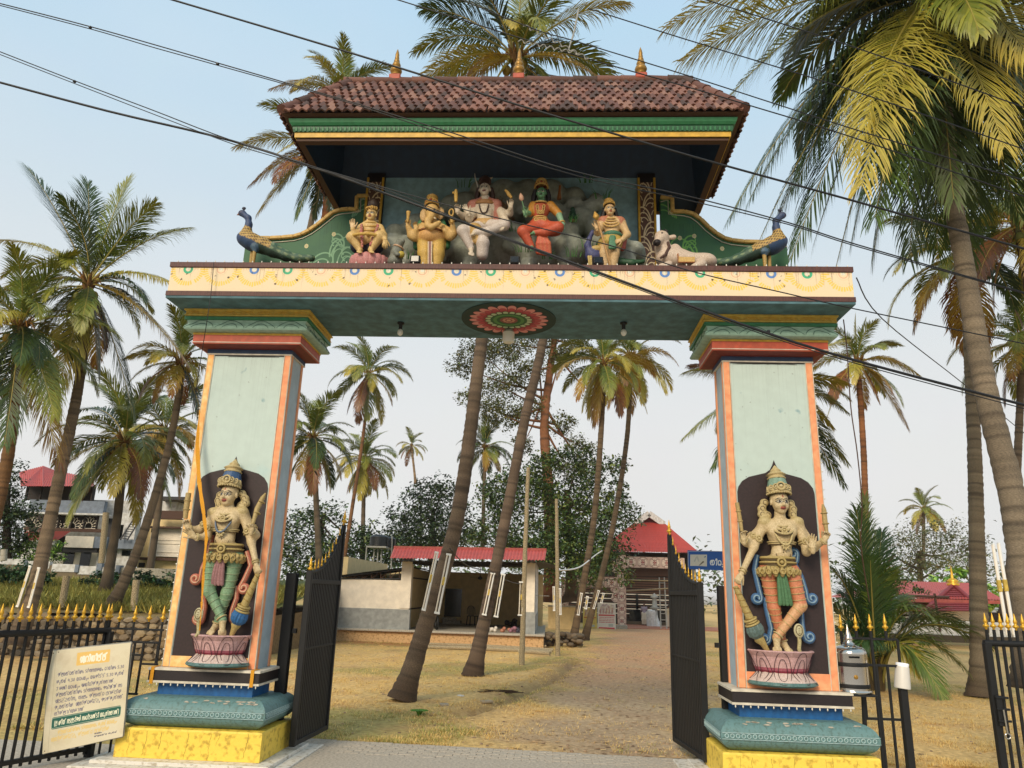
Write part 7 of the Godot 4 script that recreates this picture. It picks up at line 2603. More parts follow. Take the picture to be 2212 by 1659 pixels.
func ground() -> void:
	gn.seed = 21
	gn.frequency = 0.12
	gn.fractal_octaves = 4
	var xs := []
	var zs := []
	var x := -160.0
	while x <= 160.0:
		xs.push_back(x)
		x += 0.22 if x > -7.0 and x < 6.0 else (0.8 if x > -20.0 and x < 24.0 else 12.0)
	var z := 14.0
	while z >= -320.0:
		zs.push_back(z)
		z -= 2.0 if z > 0.0 else (0.22 if z > -18.0 else (0.8 if z > -60.0 else 13.0))
	var b := MB.new()
	for j in zs.size() - 1:
		for i in xs.size() - 1:
			var q := [[i,j + 1],[i,j],[i + 1,j],[i + 1,j + 1]]
			var p := []
			var n := []
			var c := []
			for k: Array in q:
				var X: float = xs[k[0]]
				var Z: float = zs[k[1]]
				p.push_back(Vector3(X,ground_y(X,Z),Z))
				n.push_back(Vector3(ground_y(X - 0.1,Z) - ground_y(X + 0.1,Z),0.2,ground_y(X,Z - 0.1) - ground_y(X,Z + 0.1)))
				c.push_back(ground_col(X,Z))
			for k: int in [0,2,1,0,3,2]:
				b.col = c[k]
				b.vert(p[k],n[k])
	# the loop above lists the corners anti-clockwise seen from above
	struct("ground",b,M["ground"])
	# paved apron before the gate
	b = MB.new()
	b.box(Vector3(0,0.0,6.6),Vector3(40,0.05,14.6))
	var ap := struct("paving",b,M["paver"])
	rng.seed = 60
	var kinds := []
	for k in 3:
		b = MB.new()
		b.box(Vector3.ZERO,Vector3(0.196,0.04,0.096),Basis.IDENTITY,0.006)
		kinds.push_back(b.done())
	for r in 9:
		for i in 28:
			var X := -2.75 + i * 0.2 + (0.1 if r % 2 else 0.0)
			var edge := -1.42 + 0.06 * X
			var Z := edge + r * 0.1
			if Z > -0.66: continue
			var m := obj("paver",kinds[rng.randi() % 3],M["paver"],ap)
			m.position = Vector3(X,rng.randf_range(0.0,0.006),Z)
			m.rotation = Vector3(rng.randf_range(-0.012,0.012),rng.randf_range(-0.012,0.012),0)
	# raised ground on the left behind its rubble retaining wall
	b = MB.new()
	var tz := [-11.5,-12.5,-14.0,-16.0,-18.5,-21.5,-24.0,-40.0,-80.0]
	var ty := [1.12,1.2,1.32,1.5,1.85,2.2,2.3,2.4,2.6]
	for j in tz.size() - 1:
		for i in 40:
			var x0 := -48.0 + i * 1.0
			var q := [Vector3(x0,ty[j],tz[j]),Vector3(x0 + 1,ty[j],tz[j]),Vector3(x0 + 1,ty[j + 1],tz[j + 1]),Vector3(x0,ty[j + 1],tz[j + 1])]
			for k in 4: q[k].y += gn.get_noise_2d(q[k].x * 4,q[k].z * 4) * 0.12
			b.col = lin(150,128,82).lerp(lin(112,118,62),smooth(-12.6,-14.5,tz[j] + gn.get_noise_2d(x0 * 3,tz[j] * 3) * 2.0))
			b.quad(q[0],q[1],q[2],q[3])
	b.col = lin(140,116,80)
	b.quad(Vector3(-8,0,-11.6),Vector3(-8,0,-80),Vector3(-8,2.5,-80),Vector3(-8,1.1,-11.6))
	struct("terrace",b,M["ground"])
	b = MB.new()
	b.box(Vector3(-19,0.53,-11.75),Vector3(22,1.1,0.5))
	var w := tag(put("retaining_wall",b,M["mortar"]),"low rubble stone retaining wall behind the left railing","wall")
	var shapes := []
	for k in 6:
		var s := Body.new()
		s.ell(Vector3.ZERO,Vector3(0.16,0.1,0.1),lin(150,132,106),0.02)
		b = MB.new()
		var pts := []
		rng.seed = 70 + k
		b.col = [lin(150,132,106),lin(130,114,92),lin(164,144,112),lin(118,108,94),lin(142,120,88),lin(156,142,120)][k]
		var nn := 7
		for i in nn:
			var a := TAU * i / nn + rng.randf_range(-0.25,0.25)
			pts.push_back(Vector3(cos(a) * 0.5 * rng.randf_range(0.8,1.08),sin(a) * 0.5 * rng.randf_range(0.8,1.08),0))
		var top := Vector3(rng.randf_range(-0.2,0.2),rng.randf_range(-0.2,0.2),0.3)
		for i in nn:
			var p0: Vector3 = pts[i]
			var p1: Vector3 = pts[(i + 1) % nn]
			var q0 := p0 * 0.86 + Vector3(0,0,0.2)
			var q1 := p1 * 0.86 + Vector3(0,0,0.2)
			b.quad(p0,p1,q1,q0)
			b.tri(top,q0,q1)
		shapes.push_back(b.done())
	rng.seed = 71
	var made := 0
	for r in 7:
		var X := -20.0
		while X < -8.1:
			var ww := rng.randf_range(0.16,0.44)
			var m := obj("stone",shapes[rng.randi() % 6],M["stone"],w)
			made += 1
			m.transform = Transform3D(Basis(Vector3(0,0,1),rng.randf_range(-0.35,0.35)).scaled_local(Vector3(ww * 1.06,rng.randf_range(0.15,0.24),0.28)),Vector3(X + ww / 2,0.09 + r * 0.158 + rng.randf_range(-0.03,0.03),-11.5))
			X += ww
	grass()

func grass() -> void:
	var b := MB.new()
	rng.seed = 80
	for k in 7:
		var w := k * 1.3
		var d := Vector3(cos(w),0,sin(w))
		var s := Vector3(-d.z,0,d.x) * 0.0035
		var o := d * 0.012 * k
		var h := rng.randf_range(0.028,0.055)
		b.col = Color.WHITE
		b.tri(o - s,o + s,o + d * 0.03 + Vector3(0,h,0))
	var tuft := b.done()
	var where := []
	var tint := []
	for i in 60000:
		var z := -1.6 - pow(rng.randf(),1.7) * 26.0
		var x := rng.randf_range(-9.5,12.0) if z < -3.0 else rng.randf_range(-7.0,9.0)
		if rng.randf() < 0.9 * (1.0 - smooth(-0.6,0.7,drive(x,z))): continue
		if gn.get_noise_2d(x * 5.0,z * 5.0) + rng.randf_range(-0.3,0.3) < -0.05: continue
		var s := rng.randf_range(0.5,1.15)
		where.push_back(Transform3D(Basis(Vector3.UP,rng.randf() * TAU).scaled(Vector3(s * 1.5,s,s * 1.5)),Vector3(x,ground_y(x,z) - 0.004,z)))
		var c := lin(232,198,126).lerp(lin(206,174,104),rng.randf())
		if gn.get_noise_2d(x * 1.3 + 50,z * 1.3) > 0.12 and rng.randf() < 0.5: c = lin(154,152,80)
		tint.push_back(c * rng.randf_range(0.8,1.15))
	swarm("dry_grass",tuft,M["dry grass"],where,null,tint)
	# rough grass on the terrace slope
	where = []
	tint = []
	for i in 9000:
		var z := rng.randf_range(-19.5,-12.6)
		var x := rng.randf_range(-26.0,-8.3)
		var s := rng.randf_range(3.0,7.5)
		where.push_back(Transform3D(Basis(Vector3.UP,rng.randf() * TAU).scaled(Vector3(s * 1.2,s,s * 1.2)),Vector3(x,lerpf(1.15,1.9,(-12.0 - z) / 7.0),z)))
		tint.push_back(lin(176,162,84).lerp(lin(132,140,70),rng.randf()) * rng.randf_range(0.7,1.2))
	swarm("slope_grass",tuft,M["dry grass"],where,null,tint)
	# dead leaves and straw on the drive
	b = MB.new()
	b.tri(Vector3(-0.03,0.004,0),Vector3(0.03,0.006,0.012),Vector3(0.0,0.012,-0.02))
	b.tri(Vector3(-0.03,0.004,0),Vector3(0.0,0.004,0.025),Vector3(0.03,0.006,0.012))
	var litter := b.done()
	where = []
	tint = []
	for i in 3400:
		var z := -1.5 - pow(rng.randf(),1.5) * 20.0
		var x := rng.randf_range(-7,9)
		if drive(x,z) > 0.3 and rng.randf() < 0.75: continue
		var s := rng.randf_range(0.35,1.5)
		where.push_back(Transform3D(Basis(Vector3.UP,rng.randf() * TAU).scaled(Vector3(s * rng.randf_range(0.7,2.2),s,s * 0.6)),Vector3(x,ground_y(x,z) + 0.003,z)))
		tint.push_back([lin(150,116,78),lin(120,90,60),lin(206,176,126),lin(180,146,104),lin(92,70,50)][rng.randi() % 5])
	swarm("leaf_litter",litter,M["dry grass"],where,null,tint)
	b = MB.new()
	b.ball(Vector3.ZERO,Vector3(0.03,0.018,0.024),6,4)
	var pebble := b.done()
	where = []
	tint = []
	for i in 2600:
		var z := -1.5 - pow(rng.randf(),1.6) * 22.0
		var x := rng.randf_range(-7,9)
		if drive(x,z) > 0.6 and rng.randf() < 0.7: continue
		where.push_back(Transform3D(Basis(Vector3.UP,rng.randf() * TAU).scaled(Vector3.ONE * rng.randf_range(0.25,1.1)),Vector3(x,ground_y(x,z),z)))
		tint.push_back(lin(186,156,124) * rng.randf_range(0.45,1.2))
	swarm("pebbles",pebble,M["stone"],where,null,tint)
	b = MB.new()
	for k in 26:
		var w := k * 2.4
		b.col = lin(84,132,48) * rng.randf_range(0.8,1.2)
		b.tube([Vector3.ZERO,Vector3(cos(w) * 0.06,0.1,sin(w) * 0.06),Vector3(cos(w) * 0.16,0.1,sin(w) * 0.16)],[0.012,0.012,0.002],3,false)
	var g := tag(put("green_weed",b,M["dry grass"]),"small bright green weed tuft in the dry grass before the near leaning palm","weed")
	g.position = on(905,1548,0.0)
	for q: Array in [[960,1525,"flat grey stone beside the drain, nearest the leaning palm"],[1050,1518,"pale flat stone lying at the drain edge"],[995,1505,"small white scrap of paper on the grass by the drain"]]:
		b = MB.new()
		b.col = lin(176,158,132) if q[0] != 995 else lin(226,222,214)
		b.box(Vector3(0,0.02,0),Vector3(0.24,0.04,0.16) * (1.0 if q[0] != 995 else 0.6),Basis(Vector3.UP,q[0] * 1.0),0.015)
		var s := tag(put("flat_stone" if q[0] != 995 else "paper_scrap",b,M["stone"]),q[2],"stone" if q[0] != 995 else "litter")
		s.position = on(q[0],q[1],0.0)
	b = MB.new()
	for k in 22:
		var w := rng.randf_range(-0.35,0.35)
		var o := Vector3(rng.randf_range(-0.3,0.3),rng.randf_range(0.02,0.09),rng.randf_range(-0.08,0.08))
		b.col = lin(96,72,52) * rng.randf_range(0.6,1.3)
		b.tube([o - Vector3(cos(w),0,sin(w)) * 0.22,o + Vector3(cos(w),rng.randf_range(-0.1,0.1),sin(w)) * 0.22],[0.008,0.004],4)
	var tw := stuff(tag(put("twig_heap",b,M["bark"]),"heap of dry twigs lying in the drain","twigs"))
	tw.position = on(1080,1500,0.0)

# ---------------------------------------------------------------- buildings
# a box between two spots of the photograph on the plane z, with a given depth behind it
func slab(b: MB,p: Vector2,q: Vector2,z: float,depth: float) -> void:
	var a := at(p.x,p.y,z)
	var c := at(q.x,p.y,z)
	var d := at(p.x,q.y,z)
	var e := at(q.x,q.y,z)
	var x0 := (a.x + d.x) * 0.5
	var x1 := (c.x + e.x) * 0.5
	var y0 := (d.y + e.y) * 0.5
	var y1 := (a.y + c.y) * 0.5
	b.box(Vector3((x0 + x1) / 2,(y0 + y1) / 2,z - depth / 2),Vector3(absf(x1 - x0),absf(y1 - y0),depth))

func part(t: Node3D,called: String,m: String,f: Callable,x0: float,y0: float,x1: float,y1: float,z: float,depth: float) -> MeshInstance3D:
	var b := MB.new()
	slab(b,f.call(x0,y0),f.call(x1,y1),z,depth)
	return put(called,b,M[m],t)

func h2(x: float,y: float) -> Vector2: return Vector2(x * 0.2183,976.5 + y * 0.2183)
func h3(x: float,y: float) -> Vector2: return Vector2(614.4 + x * 0.16865,1124.6 + y * 0.16865)
func h4(x: float,y: float) -> Vector2: return Vector2(899.8 + x * 0.16865,1124.6 + y * 0.16865)
func h5(x: float,y: float) -> Vector2: return Vector2(1196.0 + x * 0.20176,1069.8 + y * 0.20176)
func h6(x: float,y: float) -> Vector2: return Vector2(1799.4 + x * 0.18651,1097.2 + y * 0.18651)
func a2(f: Callable,x: float,y: float,z: float) -> Vector3:
	var p: Vector2 = f.call(x,y)
	return at(p.x,p.y,z)

# ribbed sheet between four corners: bottom left, bottom right, top right, top left
func sheet(b: MB,p: Array,ribs: int,h: float) -> void:
	var n: Vector3 = (p[1] - p[0]).cross(p[3] - p[0]).normalized()
	for i in ribs * 2:
		var s0 := float(i) / (ribs * 2)
		var s1 := float(i + 1) / (ribs * 2)
		var o0 := n * (h if i % 2 else 0.0)
		var o1 := n * (0.0 if i % 2 else h)
		b.quad(p[0].lerp(p[1],s0) + o0,p[0].lerp(p[1],s1) + o1,p[3].lerp(p[2],s1) + o1,p[3].lerp(p[2],s0) + o0)

func left_house() -> void:
	var t := thing("red_roofed_house","two-storey house with red sheet roof, blue grey parapet and ornate balcony grille","house")
	var z := -25.0
	part(t,"wall","white wall",h2,250,470,1340,1150,z - 2.2,0.3)
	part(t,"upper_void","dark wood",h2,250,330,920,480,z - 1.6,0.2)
	for x: float in [255.0,395.0,690.0,905.0]: part(t,"post","dark wood",h2,x,320,x + 12,480,z - 0.2,0.1)
	var b := MB.new()
	sheet(b,[a2(h2,205,342,z + 0.3),a2(h2,560,342,z + 0.3),a2(h2,560,190,z - 3.0),a2(h2,430,140,z - 3.0)],14,0.04)
	sheet(b,[a2(h2,205,342,z + 0.3),a2(h2,430,342,z + 0.29),a2(h2,430,140,z - 3.02),a2(h2,190,200,z - 3.0)],12,0.04)
	sheet(b,[a2(h2,560,342,z + 0.3),a2(h2,930,338,z + 0.3),a2(h2,930,268,z - 3.0),a2(h2,560,185,z - 3.0)],16,0.04)
	put("roof",b,M["red sheet"],t)
	part(t,"parapet","blue grey",h2,285,478,1030,605,z,0.25)
	part(t,"eave_slab","white wall",h2,280,600,1035,616,z + 0.25,0.6)
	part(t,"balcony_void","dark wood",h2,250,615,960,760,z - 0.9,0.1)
	part(t,"balcony_wall","brown wood",h2,235,752,1000,785,z,0.15)
	b = MB.new()
	sheet(b,[a2(h2,240,880,z + 0.7),a2(h2,560,880,z + 0.7),a2(h2,700,786,z + 0.02),a2(h2,240,786,z + 0.02)],22,0.04)
	put("awning",b,M["red sheet dull"],t)
	for k in 5: part(t,"balcony_post","dark wood",h2,440 + k * 128,612,452 + k * 128,760,z - 0.05,0.1)
	for x: float in [320.0,520.0,712.0,875.0]:
		b = MB.new()
		var c := a2(h2,x,735,z - 0.15)
		for k in 9:
			var w := lerpf(-0.2,PI + 0.2,k / 8.0)
			var d := Vector3(cos(w),sin(w),0)
			b.ring(c + d * 0.3,Basis(d,Vector3(0,0,1),Vector3(-d.y,d.x,0)),0.14,0.06,0.012,10)
		b.tube([c + Vector3(-0.45,-0.1,0),c + Vector3(0.45,-0.1,0)],0.014,5)
		put("grille",b,M["cream wall"],t)
	part(t,"white_wall","white wall",h2,1130,600,1345,880,z - 0.5,0.4)
	part(t,"band","blue grey",h2,925,838,1058,950,z + 0.3,0.8)
	part(t,"band","blue grey",h2,1062,862,1335,955,z + 0.15,0.8)
	part(t,"porch_fascia","cream wall",h2,640,832,924,945,z + 0.35,0.3)
	part(t,"porch_beam","dark sheet",h2,620,948,960,990,z + 0.2,0.3)
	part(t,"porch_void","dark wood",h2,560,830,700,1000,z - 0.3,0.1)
	part(t,"porch_wall","cream wall",h2,600,985,965,1150,z - 0.8,0.2)
	part(t,"doorway","dark glass",h2,790,992,890,1150,z - 0.77,0.05)
	part(t,"window","dark glass",h2,632,992,728,1110,z - 0.77,0.05)
	part(t,"lower_wall","white wall",h2,955,955,1270,1160,z - 0.25,0.4)
	for q: Array in [[978,1025,1000,1085],[1062,1015,1092,1062],[1205,972,1290,1026],[1182,720,1210,860]]: part(t,"window","dark glass",h2,q[0],q[1],q[2],q[3],z - 0.22,0.05)
	part(t,"stair_grille","dark sheet",h2,1010,655,1125,850,z - 0.35,0.05)
	t = thing("ladder","black metal ladder leaning on the white wall of the red-roofed house","ladder")
	b = MB.new()
	var l := [a2(h2,1190,868,z + 0.4),a2(h2,1258,872,z + 0.4),a2(h2,1330,650,z - 0.3),a2(h2,1395,655,z - 0.3)]
	for k in 2: b.bar(l[k],l[k + 2],0.05,0.05)
	put("rails",b,M["dark sheet"],stuff_under(t))
	for k in 9:
		b = MB.new()
		b.bar(l[0].lerp(l[2],(k + 0.6) / 9.6),l[1].lerp(l[3],(k + 0.6) / 9.6),0.035,0.035)
		put("rung",b,M["dark sheet"],t)
	t = thing("cream_house","cream sunlit house with brown parapet behind the left pillar","house")
	z = -27.0
	part(t,"wall","ochre wall",h2,1390,650,1840,1180,z - 1.0,3.0)
	part(t,"lit_wall","cream wall",h2,1480,755,1800,1035,z - 0.2,0.8)
	part(t,"parapet","brown wood",h2,1490,580,1830,660,z + 0.1,0.5)
	part(t,"roof_room","white wall",h2,1560,470,1745,585,z - 1.6,2.0)
	part(t,"upper_sheet","dark sheet",h2,1540,440,1840,470,z - 0.6,2.0)
	part(t,"band","brown wood",h2,1450,735,1800,752,z + 0.2,0.5)
	part(t,"sunshade","brown wood",h2,1380,1045,1800,1072,z + 0.5,0.9)
	part(t,"lower_wall","ochre wall",h2,1370,1072,1800,1180,z + 0.1,0.5)
	part(t,"window","dark wood",h2,1370,1095,1430,1140,z + 0.14,0.05)
	part(t,"window","dark wood",h2,1495,760,1530,795,z - 0.15,0.05)
	for y: float in [870.0,905.0,990.0]: part(t,"plaster_line","white trim",h2,1482,y,1798,y + 4,z - 0.17,0.05)
	t = thing("compound_wall","white compound wall with blue grey posts above the left slope","wall")
	z = -20.5
	var cuts := [[-60,240,1056,1112],[262,490,1080,1150],[512,740,1108,1185],[775,950,1128,1212],[1000,1140,1140,1200]]
	for q: Array in cuts: part(t,"panel","white wall",h2,q[0],q[2],q[1],q[3],z,0.2)
	for q: Array in [[238,264,1078,1130],[738,775,1115,1190],[950,1002,1100,1212],[1140,1180,1120,1200]]: part(t,"post","blue grey",h2,q[0],q[2],q[1],q[3],z + 0.06,0.3)
	part(t,"footing","old concrete",h2,-60,1112,520,1200,z - 0.02,0.3)
	part(t,"footing","old concrete",h2,500,1180,1190,1300,z - 0.03,0.3)
	part(t,"grey_panel","concrete",h2,1180,1150,1800,1330,z - 0.05,0.2)
	for q: Array in [[660,1225,612,1540,"short wooden post standing on the slope","pole bark"],[1350,1265,1320,1570,"short wooden post nearer the left pillar","pole bark"],[1050,600,1003,1100,"tall orange brown pole before the red-roofed house","pole bark"],[40,965,35,1075,"pale gate post at the left edge","concrete"]]:
		b = MB.new()
		var zz := -12.6 if q[1] > 1200 else -19.5
		b.tube([a2(h2,q[2],q[3],zz),a2(h2,q[0],q[1],zz)],0.1 if zz > -15 else 0.12,8)
		tag(put("wooden_post" if zz > -15 else "pole",b,M[q[5]]),q[4],"post")

func hall() -> void:
	var z := -22.0
	var t := thing("open_hall","low cream open-fronted hall with a red sheet roof","hall")
	var fl := 0.5
	var b := MB.new()
	b.box(Vector3(-3.8,0.24,-26.6),Vector3(8.6,0.5,9.4))
	put("plinth",b,M["earth face"],t)
	b = MB.new()
	b.box(Vector3(-3.8,0.47,-26.55),Vector3(8.7,0.09,9.6),Basis.IDENTITY,0.02)
	put("floor",b,M["concrete"],t)
	part(t,"front_wall","cream wall",h3,640,755,1600,1125,z,0.25)
	part(t,"front_dado","grey dado",h3,640,1124,1602,1385,z + 0.015,0.28)
	part(t,"left_pillar","cream wall",h3,1490,470,1622,1125,z + 0.03,0.4)
	part(t,"right_pillar","cream wall",h4,1385,500,1515,1172,z + 0.02,0.4)
	part(t,"right_dado","grey dado",h4,1385,1172,1518,1450,z + 0.035,0.42)
	var xr := 0.1
	b = MB.new()
	b.box(Vector3(xr - 0.06,2.3,-26.2),Vector3(0.2,2.2,7.5))
	put("side_wall",b,M["white wall"],t)
	b = MB.new()
	b.box(Vector3(xr - 0.05,0.84,-26.2),Vector3(0.22,0.74,7.5))
	put("side_dado",b,M["grey dado"],t)
	b = MB.new()
	b.box(Vector3(-3.8,1.75,-30.2),Vector3(8.4,2.6,0.25))
	put("back_wall",b,M["ochre wall"],t)
	b = MB.new()
	b.box(Vector3(-7.9,1.9,-26.2),Vector3(0.2,2.9,8.0))
	put("end_wall",b,M["ochre wall"],t)
	b = MB.new()
	b.box(Vector3(-5.35,1.7,-26.0),Vector3(0.16,2.6,7.0))
	put("inner_wall",b,M["ochre wall"],t)
	for y: float in [1120.0,610.0,740.0]:
		var q := a2(h3,1640,y if y > 1000 else y,-25.0)
		b = MB.new()
		b.box(Vector3(-5.25,q.y,-25.2),Vector3(0.05,0.05,5.5))
		put("rail",b,M["dark wood"],t)
	part(t,"doorway","dark glass",h4,360,872,576,1232,-30.06,0.04)
	for x: float in [765.0,1182.0]: part(t,"pilaster","ochre wall",h4,x,670,x + 22,1370,-30.0,0.14)
	for k in 3: part(t,"step","concrete",h4,330,1240 + k * 42,500 + k * 55,1282 + k * 42,-29.6 + k * 0.3,0.5 + k * 0.3)
	# roof: ribbed red sheet falling to the front, dark underside
	var e0 := a2(h3,1350,486,z + 1.0)
	var e1 := a2(h4,1642,514,z + 1.0)
	var r0 := a2(h3,1402,352,z - 0.4)
	var r1 := a2(h4,1664,384,z - 0.4)
	b = MB.new()
	sheet(b,[e0,e1,r1,r0],46,0.045)
	put("roof_sheet",b,M["red sheet"],t)
	b = MB.new()
	b.bar(r0 + Vector3(0,0.03,0),r1 + Vector3(0,0.03,0),0.12,0.07)
	put("ridge_flashing",b,M["red sheet dull"],t)
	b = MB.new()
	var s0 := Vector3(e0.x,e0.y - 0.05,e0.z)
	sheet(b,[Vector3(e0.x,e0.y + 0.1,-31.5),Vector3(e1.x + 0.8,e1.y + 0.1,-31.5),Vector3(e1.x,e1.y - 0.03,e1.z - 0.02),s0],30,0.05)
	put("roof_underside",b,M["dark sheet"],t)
	b = MB.new()
	b.bar(Vector3(-5.1,e0.y - 0.12,z - 0.1),Vector3(0.1,e1.y - 0.12,z - 0.1),0.09,0.14)
	put("beam",b,M["dark wood"],t)
	# lean-to roof and its truss over the left wing
	b = MB.new()
	var w0 := a2(h3,640,745,z)
	var w1 := a2(h3,1490,745,z)
	var w2 := a2(h3,1490,622,z)
	var w3 := a2(h3,640,728,z)
	b.quad(w3 + Vector3(0,0.05,0.3),w2 + Vector3(0,0.05,0.3),w2 + Vector3(0,0.3,-8),w3 + Vector3(0,0.3,-8))
	b.bar(w3 + Vector3(0,0,0.1),w2 + Vector3(0,0,0.1),0.07,0.07)
	b.bar(w0,w1,0.04,0.06)
	put("lean_to_roof",b,M["dark sheet"],t)
	for k in 6:
		b = MB.new()
		var lo := w0.lerp(w1,0.28 + k * 0.14)
		var hi := w3.lerp(w2,0.28 + k * 0.14)
		b.bar(lo,hi,0.035,0.035)
		if k: b.bar(w0.lerp(w1,0.28 + (k - 1) * 0.14),hi,0.025,0.025)
		put("truss_web",b,M["brown wood"],t)
	part(t,"cable_duct","galvanised",h4,1528,960,1700,966,-22.6,0.02)
	# things in and by the hall
	var c := a2(h4,712,1372,-28.3)
	t = thing("plastic_chair","dark plastic chair standing inside the open hall","chair",Vector3(c.x,0.515,-28.3),0.5)
	b = MB.new()
	b.box(Vector3(0,0.43,0),Vector3(0.44,0.03,0.42),Basis.IDENTITY,0.012)
	put("seat",b,M["plastic brown"],t)
	b = MB.new()
	var arch := []
	for k in 13: arch.push_back(Vector3(cos(PI * k / 12.0) * 0.21,0.5 + 0.4 * pow(sin(PI * k / 12.0),0.5),-0.2 - 0.06 * sin(PI * k / 12.0)))
	b.tube(arch,0.018,6)
	for k in 5: b.bar(Vector3(-0.12 + k * 0.06,0.44,-0.2),Vector3(-0.12 + k * 0.06,0.86,-0.25),0.03,0.012)
	put("backrest",b,M["plastic brown"],t)
	for q: Vector2 in [Vector2(-1,-1),Vector2(1,-1),Vector2(-1,1),Vector2(1,1)]:
		b = MB.new()
		b.bar(Vector3(q.x * 0.22,0,q.y * 0.22),Vector3(q.x * 0.19,0.43,q.y * 0.18),0.04,0.035)
		put("leg",b,M["plastic brown"],t)
	c = a2(h4,815,735,-27.0)
	t = thing("ceiling_fan","dark ceiling fan hanging in the hall","fan",c)
	b = MB.new()
	b.tube([Vector3(0,0,0),Vector3(0,0.5,0)],0.015,6)
	b.lathe([Vector2(0.02,-0.08),Vector2(0.11,-0.04),Vector2(0.1,0.04),Vector2(0.02,0.08)],12)
	put("motor",b,M["dark wood"],t)
	for k in 3:
		b = MB.new()
		var d := Vector3(cos(k * 2.094 + 0.2),0,sin(k * 2.094 + 0.2))
		b.bar(d * 0.1,d * 0.6,0.13,0.01,Vector3.UP)
		put("blade",b,M["dark wood"],t)
	c = a2(h4,240,1365,-22.9)
	t = thing("motorcycle","black motorcycle parked in the hall, half hidden by the near leaning trunk","motorcycle",Vector3(c.x - 0.1,0.515,-23.2),1.9)
	for k in 2:
		b = MB.new()
		b.ring(Vector3(-0.6 + k * 1.2,0.29,0),Basis(Vector3(1,0,0),Vector3(0,0,1),Vector3(0,1,0)),0.25,0.25,0.045,22)
		b.ring(Vector3(-0.6 + k * 1.2,0.29,0),Basis(Vector3(1,0,0),Vector3(0,0,1),Vector3(0,1,0)),0.06,0.06,0.03,12)
		put("wheel",b,M["black iron"],t)
	b = MB.new()
	b.ball(Vector3(0.12,0.76,0),Vector3(0.28,0.13,0.13),12,8)
	b.box(Vector3(-0.35,0.74,0),Vector3(0.62,0.1,0.2),Basis(Vector3(0,0,1),-0.1),0.04)
	b.box(Vector3(0.0,0.42,0),Vector3(0.42,0.34,0.22),Basis.IDENTITY,0.06)
	b.ball(Vector3(0.55,0.86,0),Vector3(0.09,0.11,0.1),10,7)
	put("body",b,M["black iron"],t)
	b = MB.new()
	b.tube([Vector3(0.6,0.29,0.05),Vector3(0.42,0.95,0.06),Vector3(0.38,1.02,0.36)],0.022,6)
	b.tube([Vector3(0.6,0.29,-0.05),Vector3(0.42,0.95,-0.06),Vector3(0.38,1.02,-0.36)],0.022,6)
	put("handlebar",b,M["steel"],t)
	rng.seed = 90
	for q: Array in [[985,1385,0.3,lin(216,208,196),"pale folded cloth heap on the hall floor beside the second trunk"],[1135,1390,0.3,lin(176,120,96),"brown carton on the hall floor edge"],[1245,1390,0.34,lin(150,106,120),"purple and white rag heap on the hall floor edge"],[1325,1370,0.3,lin(60,56,72),"dark blue bucket at the right end of the hall floor"],[1225,1330,0.5,lin(64,46,40),"dark rounded chair back against the stained wall"]]:
		b = MB.new()
		b.col = q[3]
		for k in 5: b.ball(Vector3(rng.randf_range(-0.2,0.2),0.07 + 0.05 * (k % 3),rng.randf_range(-0.08,0.08)) * q[2] * 3.0,Vector3(0.2,0.16,0.16) * q[2] * 1.6,8,5,Basis(Vector3.UP,rng.randf() * 3))
		var zz := -22.6 if q[0] != 1225 else -28.6
		c = a2(h4,q[0],q[1],zz)
		var n := tag(put("floor_clutter",b,M["print"]),q[4],"clutter")
		n.position = Vector3(c.x,0.515,zz)
	# bamboo poles on the ground
	for q: Array in [[888,1390,1195,1404,0.06],[900,1397,1192,1409,0.08],[985,1386,1180,1396,0.05],[1120,1408,1188,1412,0.09]]:
		b = MB.new()
		var p0 := on(q[0],q[1],0.06)
		var p1 := on(q[2],q[3],0.06)
		b.tube([p0,p0.lerp(p1,0.5) + Vector3(0,0.03,0),p1],[q[4] * 0.8,q[4],q[4]],8)
		tag(put("timber_pole",b,M["pole bark"]),["long thin timber pole lying before the hall, farthest left end","thick timber pole lying before the hall","thin timber pole lying nearest the hall","short thick log at the right end of the timber poles"][[888,900,985,1120].find(int(q[0]))],"timber","timber poles before the hall")
	# low plinth of rubble to the right of the hall
	b = MB.new()
	rng.seed = 92
	for i in 46:
		var p := on(lerpf(1160,1252,rng.randf()),1392,0.0)
		b.col = lin(120,104,84) * rng.randf_range(0.6,1.2)
		b.ball(Vector3(p.x,rng.randf_range(0.05,0.5),-23.2 + rng.randf_range(-0.3,0.3)),Vector3(0.2,0.12,0.16) * rng.randf_range(0.6,1.2),6,4)
	stuff(tag(put("rubble_heap",b,M["stone"]),"dark rubble heap between the hall and the leaning pair of palms","rubble"))
	# water tanks
	t = thing("tank_stand","galvanised stand carrying two black water tanks behind the hall","stand")
	z = -33.0
	for q: Array in [[1055,335,1022,700],[1155,320,1125,700],[1248,330,1230,700],[1378,210,1365,700],[1200,350,1180,700]]:
		b = MB.new()
		b.tube([a2(h3,q[2],q[3],z - (q[0] - 1050) * 0.002),a2(h3,q[0],q[1],z - (q[0] - 1050) * 0.002)],0.04,6)
		put("leg",b,M["galvanised"],t)
	part(t,"platform","galvanised",h3,1050,325,1300,345,z + 0.2,1.6)
